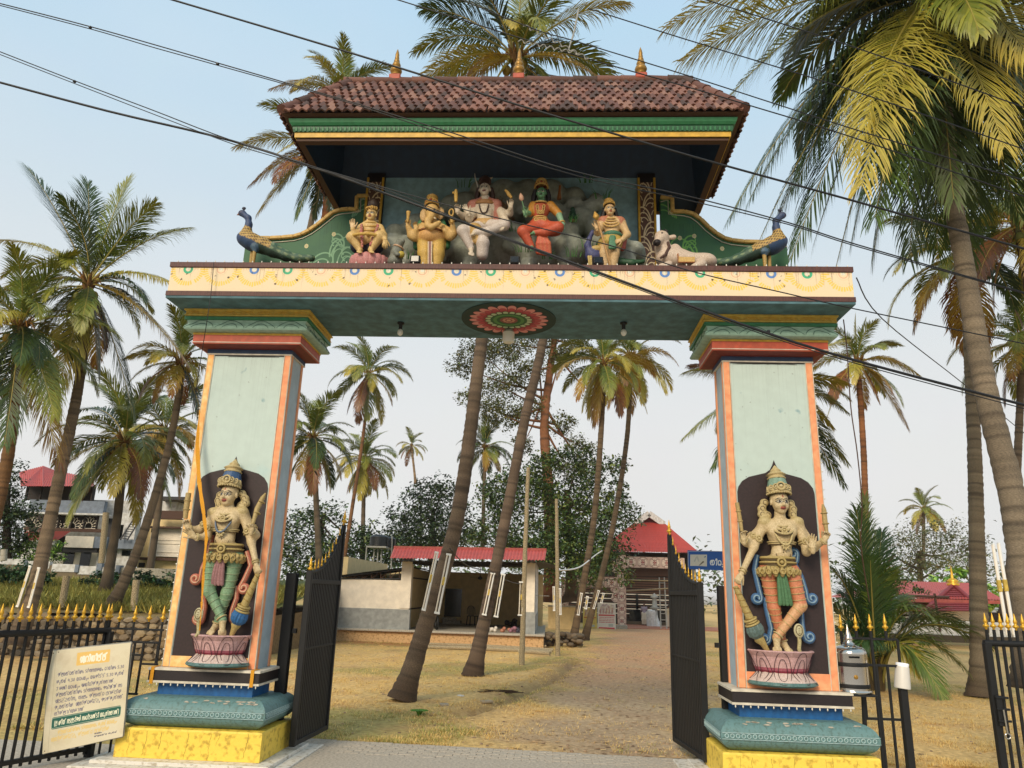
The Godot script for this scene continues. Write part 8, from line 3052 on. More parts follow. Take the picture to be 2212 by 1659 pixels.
	for q: Array in [[1208,180,330,72,"black ribbed water tank on the stand"],[1302,205,345,40,"second black water tank half behind the first"]]:
		var lo := a2(h3,q[0],q[2],z - (0.3 if q[0] < 1250 else 1.0))
		var hi := a2(h3,q[0],q[1],z - (0.3 if q[0] < 1250 else 1.0))
		var r := 0.55
		var H := hi.y - lo.y
		b = MB.new()
		var prof := [Vector2(0.001,0),Vector2(r * 0.96,0)]
		for k in 9:
			prof.push_back(Vector2(r,H * (0.04 + 0.09 * k)))
			prof.push_back(Vector2(r * 0.94,H * (0.085 + 0.09 * k)))
		prof.append_array([Vector2(r * 0.8,H * 0.92),Vector2(r * 0.4,H * 0.97),Vector2(r * 0.4,H),Vector2(0.001,H)])
		b.lathe(prof,18)
		var n := tag(put("water_tank",b,M["tank black"]),q[4],"water tank")
		n.position = lo

func pattern_art() -> Image:
	var a := Art.new(96,160,Color8(214,186,168))
	var red := Color8(116,50,52)
	for k in 24: a.seg(Vector2(0,k * 7),Vector2(96,k * 7),0.5,0.5,Color(red,0.35))
	for s in 2:
		var o := [Vector2(22,14),Vector2(74,14),Vector2(90,48),Vector2(90,112),Vector2(74,146),Vector2(22,146),Vector2(6,112),Vector2(6,48),Vector2(22,14)]
		if s == 0:
			for y in range(16,145): a.seg(Vector2(lerpf(22,8,clampf((y - 14) / 34.0,0,1)) if y < 112 else lerpf(8,22,(y - 112) / 34.0),y),Vector2(lerpf(74,88,clampf((y - 14) / 34.0,0,1)) if y < 112 else lerpf(88,74,(y - 112) / 34.0),y),0.8,0.8,Color8(232,212,192))
		else: a.line(o,1.6,red)
	a.ring(Vector2(48,80),24,2.2,red)
	for k in 4:
		var d := Vector2(cos(k * PI / 2),sin(k * PI / 2))
		a.oval(Vector2(48,80) + d * 11,9,6,d.angle(),Color8(150,40,48))
		a.curl(Vector2(48,80) + Vector2(d.x,d.y).rotated(0.785) * 26,d.angle() + 0.785,26,0.5,2.0,red)
		a.curl(Vector2(48,80) + Vector2(d.x,d.y).rotated(0.785) * 26,d.angle() + 0.785,26,-0.5,2.0,red)
	a.disc(Vector2(48,80),4,Color8(232,212,192))
	return a.im

func printed(b: MB,f: Callable,x0: float,y0: float,x1: float,y1: float,z: float,depth: float,along_y: bool,n: float) -> void:
	var p0 := a2(f,x0,y1,z)
	var p1 := a2(f,x1,y0,z)
	slab(b,f.call(x0,y0),f.call(x1,y1),z - 0.004,depth)
	var u := [Vector2(0,n),Vector2(1,n),Vector2(1,0),Vector2(0,0)] if along_y else [Vector2(0,0),Vector2(0,n),Vector2(1,n),Vector2(1,0)]
	b.quad(Vector3(p0.x,p0.y,z),Vector3(p1.x,p0.y,z),Vector3(p1.x,p1.y,z),Vector3(p0.x,p1.y,z),u[0],u[1],u[2],u[3])

func poster_art(yellow: bool) -> Image:
	var a := Art.new(160,230,Color8(226,206,110) if yellow else Color8(232,226,214))
	rng.seed = 44 if yellow else 45
	for k in 60: a.oval(Vector2(rng.randf_range(20,140),rng.randf_range(14,84)),rng.randf_range(4,18),rng.randf_range(3,12),rng.randf() * 3,Color([Color8(196,150,130),Color8(206,190,180),Color8(170,140,150),Color8(214,196,150)][rng.randi() % 4],0.5))
	for k in 5: a.seg(Vector2(24 + k * 26,84),Vector2(30 + k * 26,34 + (k % 2) * 12),7,2,Color(Color8(180,120,110),0.6))
	a.rect(10,96,140,14,Color8(206,96,90) if not yellow else Color8(190,110,60))
	for r in 4:
		for k in 16: a.rect(14 + k * 8.4,118 + r * 14,rng.randf_range(4,7),7,Color8(196,84,84) if not yellow else Color8(170,120,60))
	a.rect(96,176,40,24,Color8(190,196,186))
	a.rect(10,206,140,16,Color8(216,70,84) if not yellow else Color8(226,190,60))
	return a.im

func temple() -> void:
	var pm := pmat("printed border",pattern_art(),0.7)
	var t := thing("temple_hall","dark timber temple hall with a tall red sheet roof and white gable","temple")
	var z := -52.0
	part(t,"back_wall","dark wood",h5,150,640,1530,1420,z - 0.4,0.4)
	for k in 17:
		var y := 870.0 + k * 26.0
		part(t,"wall_slat","brown wood" if k < 7 or k % 2 == 0 else "cream wall",h5,160,y,1260,y + (17.0 if k < 7 else 9.0),z - 0.3,0.08)
	for k in 6:
		for j in 26:
			var y := 775.0 + k * 16.0
			part(t,"shingle","brown wood",h5,775 + j * 17.5,y,775 + j * 17.5 + 15.5,y + 14,z - 0.28 + 0.03 * (j % 2),0.06)
	part(t,"doorway","dark glass",h5,880,1060,905,1220,z - 0.2,0.05)
	part(t,"doorway","dark glass",h5,810,1230,1250,1370,z - 0.22,0.05)
	part(t,"wall_plate","dark wood",h5,480,612,1560,672,z + 0.6,0.5)
	part(t,"plinth","mortar",h5,780,1360,1530,1420,z + 0.4,1.2)
	var e := [a2(h5,455,606,z + 2.0),a2(h5,1565,618,z + 2.0),a2(h5,1182,300,z - 4.5),a2(h5,868,292,z - 4.5)]
	var b := MB.new()
	sheet(b,e,60,0.06)
	var back := Vector3(0,0,-9.0)
	b.quad(e[0] + back,e[0],e[3],e[3] + Vector3(0,0,-2))
	b.quad(e[1],e[1] + back,e[2] + Vector3(0,0,-2),e[2])
	put("roof",b,M["red sheet"],t)
	b = MB.new()
	b.quad(e[1] + Vector3(0,-0.06,0),e[0] + Vector3(0,-0.06,0),e[0] + back + Vector3(0,-0.05,0),e[1] + back + Vector3(0,-0.05,0))
	put("soffit",b,M["dark wood"],t)
	b = MB.new()
	for q: Array in [[868,306,1022,196],[1182,312,1018,196]]: b.bar(a2(h5,q[0],q[1],z - 4.3),a2(h5,q[2],q[3],z - 4.3),0.5,0.3)
	put("gable_board",b,M["white wall"],t)
	b = MB.new()
	b.tri(a2(h5,880,300,z - 4.7),a2(h5,1170,305,z - 4.7),a2(h5,1022,195,z - 4.7))
	put("gable_infill",b,M["red deep"],t)
	# decorated entrance frame of printed boards
	t = thing("entrance_frame","tall entrance frame faced with red and cream patterned boards","entrance frame")
	z = -43.5
	for q: Array in [["column",684,640,770,1412,true,6.0],["column",80,880,160,1192,true,2.6],["lintel",766,672,1400,772,false,5.0],["lintel",160,878,686,978,false,4.0]]:
		b = MB.new()
		printed(b,h5,q[1],q[2],q[3],q[4],z + (0.03 if q[0] == "column" else 0.0),0.2,q[5],q[6])
		put(q[0],b,pm,t)
	for q: Array in [[162,985,1.0],[680,985,-1.0],[680,672,-1.0]]:
		b = MB.new()
		var o := PackedVector2Array()
		var c := a2(h5,q[0],q[1],z)
		for k in 9: o.push_back(Vector2(c.x + q[2] * [0.0,0.42,0.46,0.3,0.34,0.42,0.36,0.2,0.0][k],c.y - [0.0,0.0,0.2,0.34,0.5,0.72,0.9,1.0,1.02][k]))
		b.prism(o,z - 0.06,z - 0.01,Rect2(c.x - 0.5,c.y - 1.1,1.0,1.1))
		put("bracket",b,pm,t)
	b = MB.new()
	var ft := a2(h5,727,1412,z)
	b.box(Vector3(ft.x,0.08,z),Vector3(0.75,0.3,0.5),Basis.IDENTITY,0.03)
	put("column_foot",b,M["concrete"],t)
	t = thing("low_stone_wall","low yellowish stone wall between the hall and the entrance frame","wall")
	part(t,"wall","ochre wall",h5,-60,1190,270,1475,-40.0,0.4)
	part(t,"coping","concrete",h5,-62,1180,272,1198,-39.95,0.5)
	for q: Array in [[314,1208,461,1438,"leaning yellow printed poster board before the patterned frame",true],[470,1160,664,1442,"large white and red printed poster board beside the patterned column",false]]:
		t = thing("poster_board",q[4],"poster",Vector3.ZERO,0.0,"poster boards before the temple")
		b = MB.new()
		printed(b,h5,q[0],q[1],q[2],q[3],-42.5,0.06,true,1.0)
		put("printed_face",b,pmat("poster %d" % int(q[0]),poster_art(q[5]),0.5),t)
	# floor before the temple, lamps and vessels
	b = MB.new()
	var f0 := on(1358,1356,0.02)
	b.box(Vector3(f0.x + 4.5,0.01,-47.5),Vector3(9.5,0.06,7.0))
	mat("brick floor",Color8(176,112,84),0.9,T["dirt"],0.6)
	struct("brick_floor",b,M["brick floor"])
	for q: Array in [[1045,1392,0.75,0.62,"white plastic can standing on the floor before the temple"],[1108,1392,0.55,0.5,"white triangular floor stand before the temple"]]:
		b = MB.new()
		var p := a2(h5,q[0],q[1],-49.0)
		var r: float = q[3] * 0.55
		b.lathe([Vector2(r,0),Vector2(r,q[2] * 1.4),Vector2(r * 0.8,q[2] * 1.5),Vector2(0.3 * r,q[2] * 1.55),Vector2(0.001,q[2] * 1.6)] if q[0] < 1100 else [Vector2(r,0),Vector2(0.02,q[2] * 1.5)],12 if q[0] < 1100 else 4)
		var n := tag(put("plastic_can" if q[0] < 1100 else "floor_stand",b,M["white wall"]),q[4],"container" if q[0] < 1100 else "stand")
		n.position = Vector3(p.x,0.04,-49.0)
	b = MB.new()
	b.lathe([Vector2(0.5,0),Vector2(0.5,0.3),Vector2(0.25,0.4),Vector2(0.2,1.2),Vector2(0.42,1.3),Vector2(0.2,1.4),Vector2(0.16,2.0),Vector2(0.34,2.08),Vector2(0.1,2.3),Vector2(0.001,2.4)],14)
	var lp := tag(put("stone_lamp",b,M["grey dado"]),"grey tiered stone lamp inside the temple entrance","lamp")
	lp.position = Vector3(a2(h5,1085,1380,-50.3).x,0.04,-50.3)
	t = thing("bamboo_ladder","pale ladder leaning against the temple lintel beside the gate leaf","ladder")
	var l := [a2(h5,1148,1450,-44.5),a2(h5,1212,1450,-44.5),a2(h5,1130,880,-45.2),a2(h5,1184,880,-45.2)]
	for k in 2:
		b = MB.new()
		b.tube([l[k],l[k + 2]],0.045,6)
		put("rail",b,M["galvanised"],t)
	for k in 8:
		b = MB.new()
		b.tube([l[0].lerp(l[2],(k + 0.7) / 8.6),l[1].lerp(l[3],(k + 0.7) / 8.6)],0.03,5)
		put("rung",b,M["galvanised"],t)
	for q: Array in [[776,908,1225,916,"upper pale pole tied across the temple front"],[776,1024,1225,998,"lower pale pole tied across the temple front"]]:
		b = MB.new()
		b.tube([a2(h5,q[0],q[1],-44.2),a2(h5,q[2],q[3],-44.2)],0.05,6)
		tag(put("cross_pole",b,M["pole bark"]),q[4],"pole")
	people()

func people() -> void:
	for q: Array in [[972,1388,-50.0,1.66,"person in a lavender shirt and long white wrap seen from behind before the temple",lin(150,140,160),-0.2],[1236,1440,-46.5,1.6,"person in a cream shirt half hidden by the right gate leaf",lin(216,206,176),2.6]]:
		var p := a2(h5,q[0],q[1],q[2])
		var k: float = q[3] / 1.7
		var t := thing("person",q[4],"person",Vector3(p.x,0.04,q[2]),q[6])
		var b := Body.new()
		var skin := lin(104,68,50)
		var shirt: Color = q[5]
		var wrap := lin(226,222,212)
		b.ell(Vector3(0,1.56,0.01) * k,Vector3(0.075,0.11,0.09) * k,skin,0.02)
		b.ell(Vector3(0,1.6,-0.02) * k,Vector3(0.082,0.085,0.092) * k,lin(24,20,18),0.01)
		b.cap(Vector3(0,1.36,0) * k,Vector3(0,1.48,0) * k,0.055 * k,0.05 * k,skin,0.03)
		b.ell(Vector3(0,1.22,0) * k,Vector3(0.19,0.2,0.11) * k,shirt,0.05)
		b.ell(Vector3(0,0.98,0) * k,Vector3(0.17,0.16,0.12) * k,shirt,0.05)
		for e: float in [-1,1]:
			b.chain([Vector3(e * 0.18,1.36,0) * k,Vector3(e * 0.25,1.1,-0.02) * k],[0.06 * k,0.05 * k],shirt,0.03)
			b.chain([Vector3(e * 0.25,1.1,-0.02) * k,Vector3(e * 0.24,0.86,0.1) * k],[0.042 * k,0.03 * k],skin,0.02)
			b.chain([Vector3(e * 0.09,0.88,0) * k,Vector3(e * 0.1,0.45,0.01) * k,Vector3(e * 0.1,0.14,-0.01) * k],[0.13 * k,0.115 * k,0.1 * k],wrap,0.06)
			b.chain([Vector3(e * 0.1,0.1,-0.02) * k,Vector3(e * 0.11,0.03,0.12) * k],[0.045 * k,0.035 * k],skin,0.02)
		var m := MB.new()
		b.mesh_into(m,0.022)
		for e: float in [-1,1]: hand(m,Vector3(e * 0.24,0.86,0.1) * k,Vector3(0,-1,0.3),Vector3(-e,0,0),0.17 * k,0.35,-e,skin)
		put("body",m,M["paint"],t)

func right_buildings() -> void:
	var z := -33.0
	var t := thing("red_roofed_building","low building with a long red sheet roof and a maroon tiled porch","building")
	part(t,"wall","cream wall",h6,1185,1190,1660,1330,z - 1.0,3.0)
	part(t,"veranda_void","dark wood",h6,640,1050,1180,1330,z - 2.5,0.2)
	for k in 4: part(t,"veranda_slat","white wall",h6,725,1130 + k * 42,1115,1152 + k * 42,z - 0.8,0.1)
	for x: float in [690.0,890.0,1115.0]: part(t,"veranda_post","blue grey",h6,x,1050,x + 28,1330,z - 0.6,0.2)
	for x: float in [1785.0,1960.0]: part(t,"right_post","dark sheet",h6,x,1075,x + 22,1330,z - 0.5,0.2)
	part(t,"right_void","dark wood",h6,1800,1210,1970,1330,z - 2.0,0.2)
	var e := [a2(h6,615,1040,z + 0.5),a2(h6,1995,1072,z + 0.5),a2(h6,1640,875,z - 4.5),a2(h6,720,850,z - 4.5)]
	var b := MB.new()
	sheet(b,e,40,0.05)
	b.quad(e[1],e[1] + Vector3(0,0,-9),e[2] + Vector3(0,0,-0.2),e[2])
	b.quad(e[0] + Vector3(0,0,-9),e[0],e[3],e[3] + Vector3(0,0,-0.2))
	put("roof",b,M["red sheet"],t)
	b = MB.new()
	b.bar(e[0] + Vector3(0,-0.1,0),e[1] + Vector3(0,-0.1,0),0.18,0.08)
	put("fascia",b,M["red sheet dull"],t)
	var ap := a2(h6,1392,900,z - 1.2)
	var p0 := a2(h6,1060,1195,z + 1.2)
	var p1 := a2(h6,1730,1200,z + 1.2)
	b = MB.new()
	b.tri(p0,p1,ap)
	b.tri(p1,p1 + Vector3(0,0,-4),ap)
	b.tri(p0 + Vector3(0,0,-4),p0,ap)
	var pr := put("porch_roof",b,M["red sheet dull"],t)
	mat("maroon tile",Color8(140,52,56),0.6,T["mott"],1.5)
	for k in 13:
		var s := k / 13.0
		var a0 := p0.lerp(ap,s)
		var a1 := p1.lerp(ap,s)
		var n := int(lerpf(22,2,s))
		for i in n:
			b = MB.new()
			var q0 := a0.lerp(a1,float(i) / n)
			var q1 := a0.lerp(a1,(i + 0.94) / n)
			var up := (ap - (p0 + p1) * 0.5).normalized()
			var out := Vector3(0,0.05,0.05)
			b.quad(q0 + out,q1 + out,q1 + up * 0.34 + out * 0.3,q0 + up * 0.34 + out * 0.3)
			b.quad(q0,q1,q1 + out,q0 + out)
			put("porch_tile",b,M["maroon tile"],pr)
	for q: Array in [[p0,ap],[p1,ap]]:
		b = MB.new()
		b.tube([q[0] + Vector3(0,0.05,0.05),q[1] + Vector3(0,0.06,0.05)],0.11,6)
		put("hip_tile",b,M["maroon tile"],t)
	b = MB.new()
	b.lathe([Vector2(0.3,0),Vector2(0.34,0.1),Vector2(0.2,0.16),Vector2(0.32,0.24),Vector2(0.18,0.36),Vector2(0.08,0.4),Vector2(0.06,0.7),Vector2(0.002,1.1)],12,Transform3D(Basis.IDENTITY,ap))
	put("roof_finial",b,M["gold"],t)
	t = thing("boundary_wall","stained white boundary wall below the right-hand red roof","wall")
	part(t,"wall","white wall",h6,620,1312,2300,1480,-27.5,0.25)
	part(t,"wall_foot","mortar",h6,600,1478,2300,1560,-27.45,0.3)
	t = thing("pipe_frame","rusty brown pipe frame standing before the boundary wall","frame")
	for q: Array in [[1175,990,1242,1432],[640,1008,1342,1036],[1010,1345,1640,1382]]:
		b = MB.new()
		b.tube([a2(h6,q[0],q[1],-26.5),a2(h6,q[2],q[3],-26.5)],0.06,6)
		put("pipe",b,M["brown wood"],t)
	# far tree belt and hill line behind everything
	var where := []
	var tint := []
	rng.seed = 99
	for i in 16000:
		var x := rng.randf_range(-170,190)
		var zz := -120.0 + rng.randf_range(-14,14)
		var hgt := 9.0 + 4.0 * gn.get_noise_1d(x * 2.2) * 2.0 + 2.0 * sin(x * 0.21)
		where.push_back(Transform3D(Basis(Vector3.UP,rng.randf() * TAU) * Basis(Vector3(1,0,0),rng.randf_range(-0.5,1.0)).scaled(Vector3.ONE * rng.randf_range(0.6,1.4)),Vector3(x,pow(rng.randf(),0.8) * maxf(hgt,3.0),zz)))
		tint.push_back(lin(78,92,52) * rng.randf_range(0.6,1.3))
	swarm("far_tree_belt",leaf_mesh(1.0),M["broad leaf"],where,null,tint)

# ---------------------------------------------------------------- railings, gate leaves, boards, lamps and wires
func spear(b: MB,p: Vector3,s := 1.0) -> void:
	b.lathe([Vector2(0.012,0),Vector2(0.014,0.02),Vector2(0.038,0.035),Vector2(0.03,0.055),Vector2(0.014,0.065),Vector2(0.02,0.085),Vector2(0.024,0.1),Vector2(0.016,0.125),Vector2(0.008,0.17),Vector2(0.001,0.2)].map(func(v): return Vector2(v.x,v.y) * s),10,Transform3D(Basis.IDENTITY,p))

func upright(t: Node3D,x: float,z: float,y0: float,y1: float,w: float,tipped := true) -> void:
	var b := MB.new()
	b.box(Vector3(x,(y0 + y1) / 2,z),Vector3(w,y1 - y0,w),Basis.IDENTITY,0.003)
	var m := put("bar",b,M["black iron"],t)
	if tipped:
		b = MB.new()
		spear(b,Vector3(x,y1,z))
		put("spear_tip",b,M["gold"],m)

func rail(t: Node3D,a: Vector3,c: Vector3,w: float,called := "rail",round_one := false) -> void:
	var b := MB.new()
	if round_one: b.tube([a,c],w / 2,12)
	else: b.bar(a,c,w,w,Vector3(0,0,1),0.003)
	put(called,b,M["black iron"],t)

func k1(x: float,y: float,z: float) -> Vector3: return at(x * 0.20636,1316.7 + y * 0.20636,z)
func k7(x: float,y: float,z: float) -> Vector3: return at(1799.4 + x * 0.19843,1329.8 + y * 0.19843,z)

func railings() -> void:
	# left side gate, swung towards the road
	var p1 := at(237,1362,0.05)
	var p0 := on(-60,1371.5,p1.y)
	var t := thing("side_gate","black side gate with thick round top rail and gold spear tips, at the left edge","gate")
	rail(t,p0,p1,0.075,"top_rail",true)
	var n := 15
	for i in n:
		var p := p0.lerp(p1,(i + 0.4) / n)
		upright(t,p.x,p.z,0.06,p.y + 0.125,0.028)
	var b := MB.new()
	b.box(Vector3(p1.x,p1.y / 2 - 0.02,p1.z),Vector3(0.085,p1.y + 0.02,0.085),Basis.IDENTITY,0.006)
	put("post",b,M["black iron"],t)
	upright(t,p1.x - 0.02,p1.z,p1.y,p1.y + 0.125,0.028)
	rail(t,Vector3(p0.x,0.12,p0.z),Vector3(p1.x,0.12,p1.z),0.05)
	# stepped railing between that gate and the pillar
	t = thing("stepped_railing","thin black stepped railing joining the side gate to the left pillar","railing")
	var z := -0.12
	for x: float in [1252,1408,1562,1705]:
		var p := k1(x,110,z)
		upright(t,p.x,z,k1(x,205,z).y,p.y - 0.02,0.022)
	var L := [[1150,207,1715,205],[1150,343,1672,338],[1332,885,1442,880],[1488,575,1655,568],[985,1545,1180,1522],[1100,470,1500,470]]
	for q: Array in L:
		var a := k1(q[0],q[1],z)
		var c := k1(q[2],q[3],z)
		rail(t,Vector3(a.x,(a.y + c.y) / 2,z),Vector3(c.x,(a.y + c.y) / 2,z),0.024)
	for q: Array in [[1392,207,343],[1690,207,572],[1415,343,885],[1505,343,880],[1660,343,570],[1060,1340,1545],[1172,1320,1525]]:
		var a := k1(q[0],q[1],z)
		var c := k1(q[0],q[2],z)
		upright(t,a.x,z - 0.004,c.y,a.y,0.024,false)
	# right railing with its stepped frame
	t = thing("stepped_railing","black stepped railing with four gold spear tips right of the right pillar","railing")
	z = -0.2
	var tops := [[88,165,700],[252,165,250],[408,165,1659],[572,165,260]]
	for q: Array in tops:
		var a := k7(q[0],q[1],z)
		upright(t,a.x,z,0.02 if q[2] > 1600 else k7(q[0],q[2],z).y,a.y,0.03)
	for q: Array in [[80,243,705,262],[380,545,720,545],[360,1105,770,1150]]:
		var a := k7(q[0],q[1],z)
		var c := k7(q[2],q[3],z)
		rail(t,Vector3(a.x,(a.y + c.y) / 2,z - 0.003),Vector3(c.x,(a.y + c.y) / 2,z - 0.003),0.028)
	for q: Array in [[700,260,560],[342,850,1110],[590,545,1659],[470,545,1659]]:
		var a := k7(q[0],q[1],z)
		var c := k7(q[0],q[2],z)
		upright(t,a.x,z + 0.003,0.02 if q[2] > 1600 else c.y,a.y,0.028,false)
	var pp := k7(752,750,z)
	b = MB.new()
	b.box(Vector3(pp.x,pp.y / 2,z),Vector3(0.085,pp.y,0.085),Basis.IDENTITY,0.006)
	put("post",b,M["black iron"],t)
	# upturned plastic jar on the post
	var jp := k7(752,755,z)
	t = thing("plastic_jar","upturned whitish plastic jar capping the black railing post","jar",Vector3(jp.x,jp.y - 0.04,z),0.3)
	t.rotation.z = -0.12
	b = MB.new()
	b.lathe([Vector2(0.088,0),Vector2(0.092,0.02),Vector2(0.078,0.24),Vector2(0.06,0.262),Vector2(0.001,0.265)],16)
	put("jar_body",b,M["plastic white"],t)
	b = MB.new()
	b.lathe([Vector2(0.07,0.25),Vector2(0.074,0.285),Vector2(0.06,0.292),Vector2(0.001,0.294)],16)
	b.col = lin(200,130,110)
	put("jar_cap",b,M["print"],t)
	# right side gate
	t = thing("side_gate","black side gate with gold spear tips and a sliding bolt, at the right edge","gate")
	z = -0.3
	var g0 := at(2131,1389,z)
	b = MB.new()
	b.box(Vector3(g0.x,g0.y / 2,z),Vector3(0.08,g0.y,0.08),Basis.IDENTITY,0.006)
	put("post",b,M["black iron"],t)
	rail(t,Vector3(g0.x - 0.03,g0.y,z),Vector3(g0.x + 2.2,g0.y,z),0.075,"top_rail",true)
	rail(t,Vector3(g0.x,0.15,z),Vector3(g0.x + 2.2,0.15,z),0.05)
	for i in 24: upright(t,g0.x + 0.02 + i * 0.089,z,0.06,g0.y + 0.16,0.03)
	var lb := k7(1790,1030,z)
	b = MB.new()
	b.box(Vector3(lb.x,lb.y,z + 0.06),Vector3(0.07,0.34,0.03),Basis.IDENTITY,0.006)
	for k in 3: b.box(Vector3(lb.x + 0.03,lb.y + 0.15 - k * 0.13,z + 0.075),Vector3(0.15,0.025,0.03),Basis.IDENTITY,0.005)
	put("bolt_plate",b,M["black iron"],t)
	b = MB.new()
	b.tube([lb + Vector3(0.02,0.02,0.09),lb + Vector3(0.03,-0.24,0.09)],0.013,8)
	b.ring(lb + Vector3(0.03,-0.27,0.09),Basis(Vector3(1,0,0),Vector3(0,0,1),Vector3(0,1,0)),0.03,0.03,0.009,12)
	put("sliding_bolt",b,M["steel"],t)

func gate_leaves() -> void:
	for s in 2:
		var h0: Vector3 = on(631.7,1612.7,0.12) if s == 0 else on(1526,1646,0.12)
		var f0: Vector3 = on(703.3,1576,0.12) if s == 0 else on(1458,1601,0.12)
		var htop: float = 2.26
		var tip := 3.0
		var t := thing("gate_leaf","left leaf of the main black gate, standing open beside the left pillar" if s == 0 else "right leaf of the main black gate, standing open beside the right pillar","gate",Vector3.ZERO,0.0,"leaves of the main gate")
		h0.y = 0
		f0.y = 0
		var top := func(u: float) -> float: return htop + (tip - htop) * pow(u,2.3)
		for q: Array in [[h0,0.12,htop + 0.02,0.08],[f0,0.12,tip,0.06]]:
			var b := MB.new()
			b.box(q[0] + Vector3(0,(q[1] + q[2]) / 2,0),Vector3(q[3],q[2] - q[1],q[3]),Basis.IDENTITY,0.006)
			put("stile",b,M["black iron"],t)
		for y: float in [0.15,1.28,htop - 0.12]: rail(t,h0 + Vector3(0,y,0),f0 + Vector3(0,y,0),0.06 if y != 1.28 else 0.03)
		var pts := []
		for k in 15: pts.push_back(h0.lerp(f0,k / 14.0) + Vector3(0,top.call(k / 14.0),0))
		var b := MB.new()
		b.tube(pts,0.022,6)
		put("swept_rail",b,M["black iron"],t)
		var n := 19
		for i in n:
			var u := (i + 0.5) / n
			var p := h0.lerp(f0,u)
			b = MB.new()
			b.box(p + Vector3(0,(0.15 + top.call(u)) / 2,0),Vector3(0.016,top.call(u) - 0.15,0.058),Basis(Vector3.UP,0.04),0.002)
			var m := put("bar",b,M["black iron"],t)
			if i % 2: continue
			b = MB.new()
			b.xf = Transform3D(Basis.from_scale(Vector3(0.45,0.8,0.45)),p + Vector3(0,top.call(u) + 0.01,0))
			spear(b,Vector3.ZERO)
			put("spear_tip",b,M["gold"],m)
		b = MB.new()
		spear(b,f0 + Vector3(0,tip,0),1.1)
		put("spear_tip",b,M["gold"],t)
		b = MB.new()
		spear(b,h0 + Vector3(0,htop,0),1.0)
		put("spear_tip",b,M["gold"],t)
		# hinge post behind the pillar
		b = MB.new()
		var px := -2.72 if s == 0 else 2.86
		b.box(Vector3(px - (0.08 if s == 0 else -0.08),1.12,-0.62),Vector3(0.14,2.24,0.12),Basis.IDENTITY,0.008)
		for y: float in [0.5,1.5]: b.box(Vector3(px,y,-0.63),Vector3(0.1,0.06,0.05))
		tag(put("gate_post",b,M["black iron"]),"square black hinge post behind the left pillar" if s == 0 else "square black hinge post behind the right pillar","post")

func notice_art() -> Image:
	var a := Art.new(520,700,Color8(222,210,180))
	rng.seed = 50
	a.specks(70,rng,10,60,Color(0.75,0.66,0.5,0.08))
	var ochre := Color8(232,190,106)
	for y in range(40,122): a.seg(Vector2(178,y),Vector2(382,y),6,6,ochre)
	write(a,"അറിയിപ്പ്",196,106,42,Color8(246,238,214),4.2,178)
	var ink := Color8(84,82,112)
	var y := 186.0
	for q: Array in [["ക്ഷേത്രത്തിലെ ദർശനസമയം രാവിലെ 5.30",62,430],["മുതൽ 9.30 വരെയും വൈകീട്ട് 5.30 മുതൽ",58,436],["7 മണി വരെയും ആയിരിക്കുന്നതാണ്.",58,378],["ക്ഷേത്രത്തിലെ ദർശനസമയം കഴിഞ്ഞ് നട",58,432],["അടച്ചതിനു ശേഷം ക്ഷേത്ര പറമ്പിലോ",58,436],["കുളത്തിലോ അതിക്രമിച്ചു കടക്കുന്നത്",58,440],["ശിക്ഷാർഹമാണ്",58,190]]:
		write(a,q[0],q[1],y,24,ink,1.25,q[2])
		y += 49.0 if y < 280 else 43.0
	var green := Color8(28,92,78)
	for k in range(478,536): a.seg(Vector2(58,k),Vector2(478,k),12,12,green)
	a.line([Vector2(52,472),Vector2(484,472),Vector2(492,480),Vector2(492,532),Vector2(484,540),Vector2(52,540),Vector2(46,532),Vector2(46,480),Vector2(52,472)],1.4,Color8(206,206,180))
	write(a,"(പോലീസ് നടപടികൾ നേരിടേണ്ടി വരുന്നതാണ്)",64,524,30,Color8(232,226,196),1.9,416)
	for r in 2: write(a,"ക്ഷേത്രത്തിലെ ദർശനസമയം മുതൽ വരെയും" if r == 0 else "അതിക്രമിച്ചു ക്ഷേത്ര പറമ്പിലോ",92 - r * 40,586 + r * 42,24,Color(Color8(226,196,130),0.75),2.4,380)
	for r in 2: write(a,"ശേഷം" if r == 0 else "ക്ഷേത്ര മുതൽ",330,640 + r * 20,9,Color8(90,84,96),1.2,50 if r == 0 else 150)
	a.line([Vector2(40,0),Vector2(36,700)],0.8,Color(0.6,0.54,0.42,0.6))
	for p: Vector2 in [Vector2(20,18),Vector2(14,684),Vector2(52,14)]: a.disc(p,4,Color8(120,96,72))
	return a.im

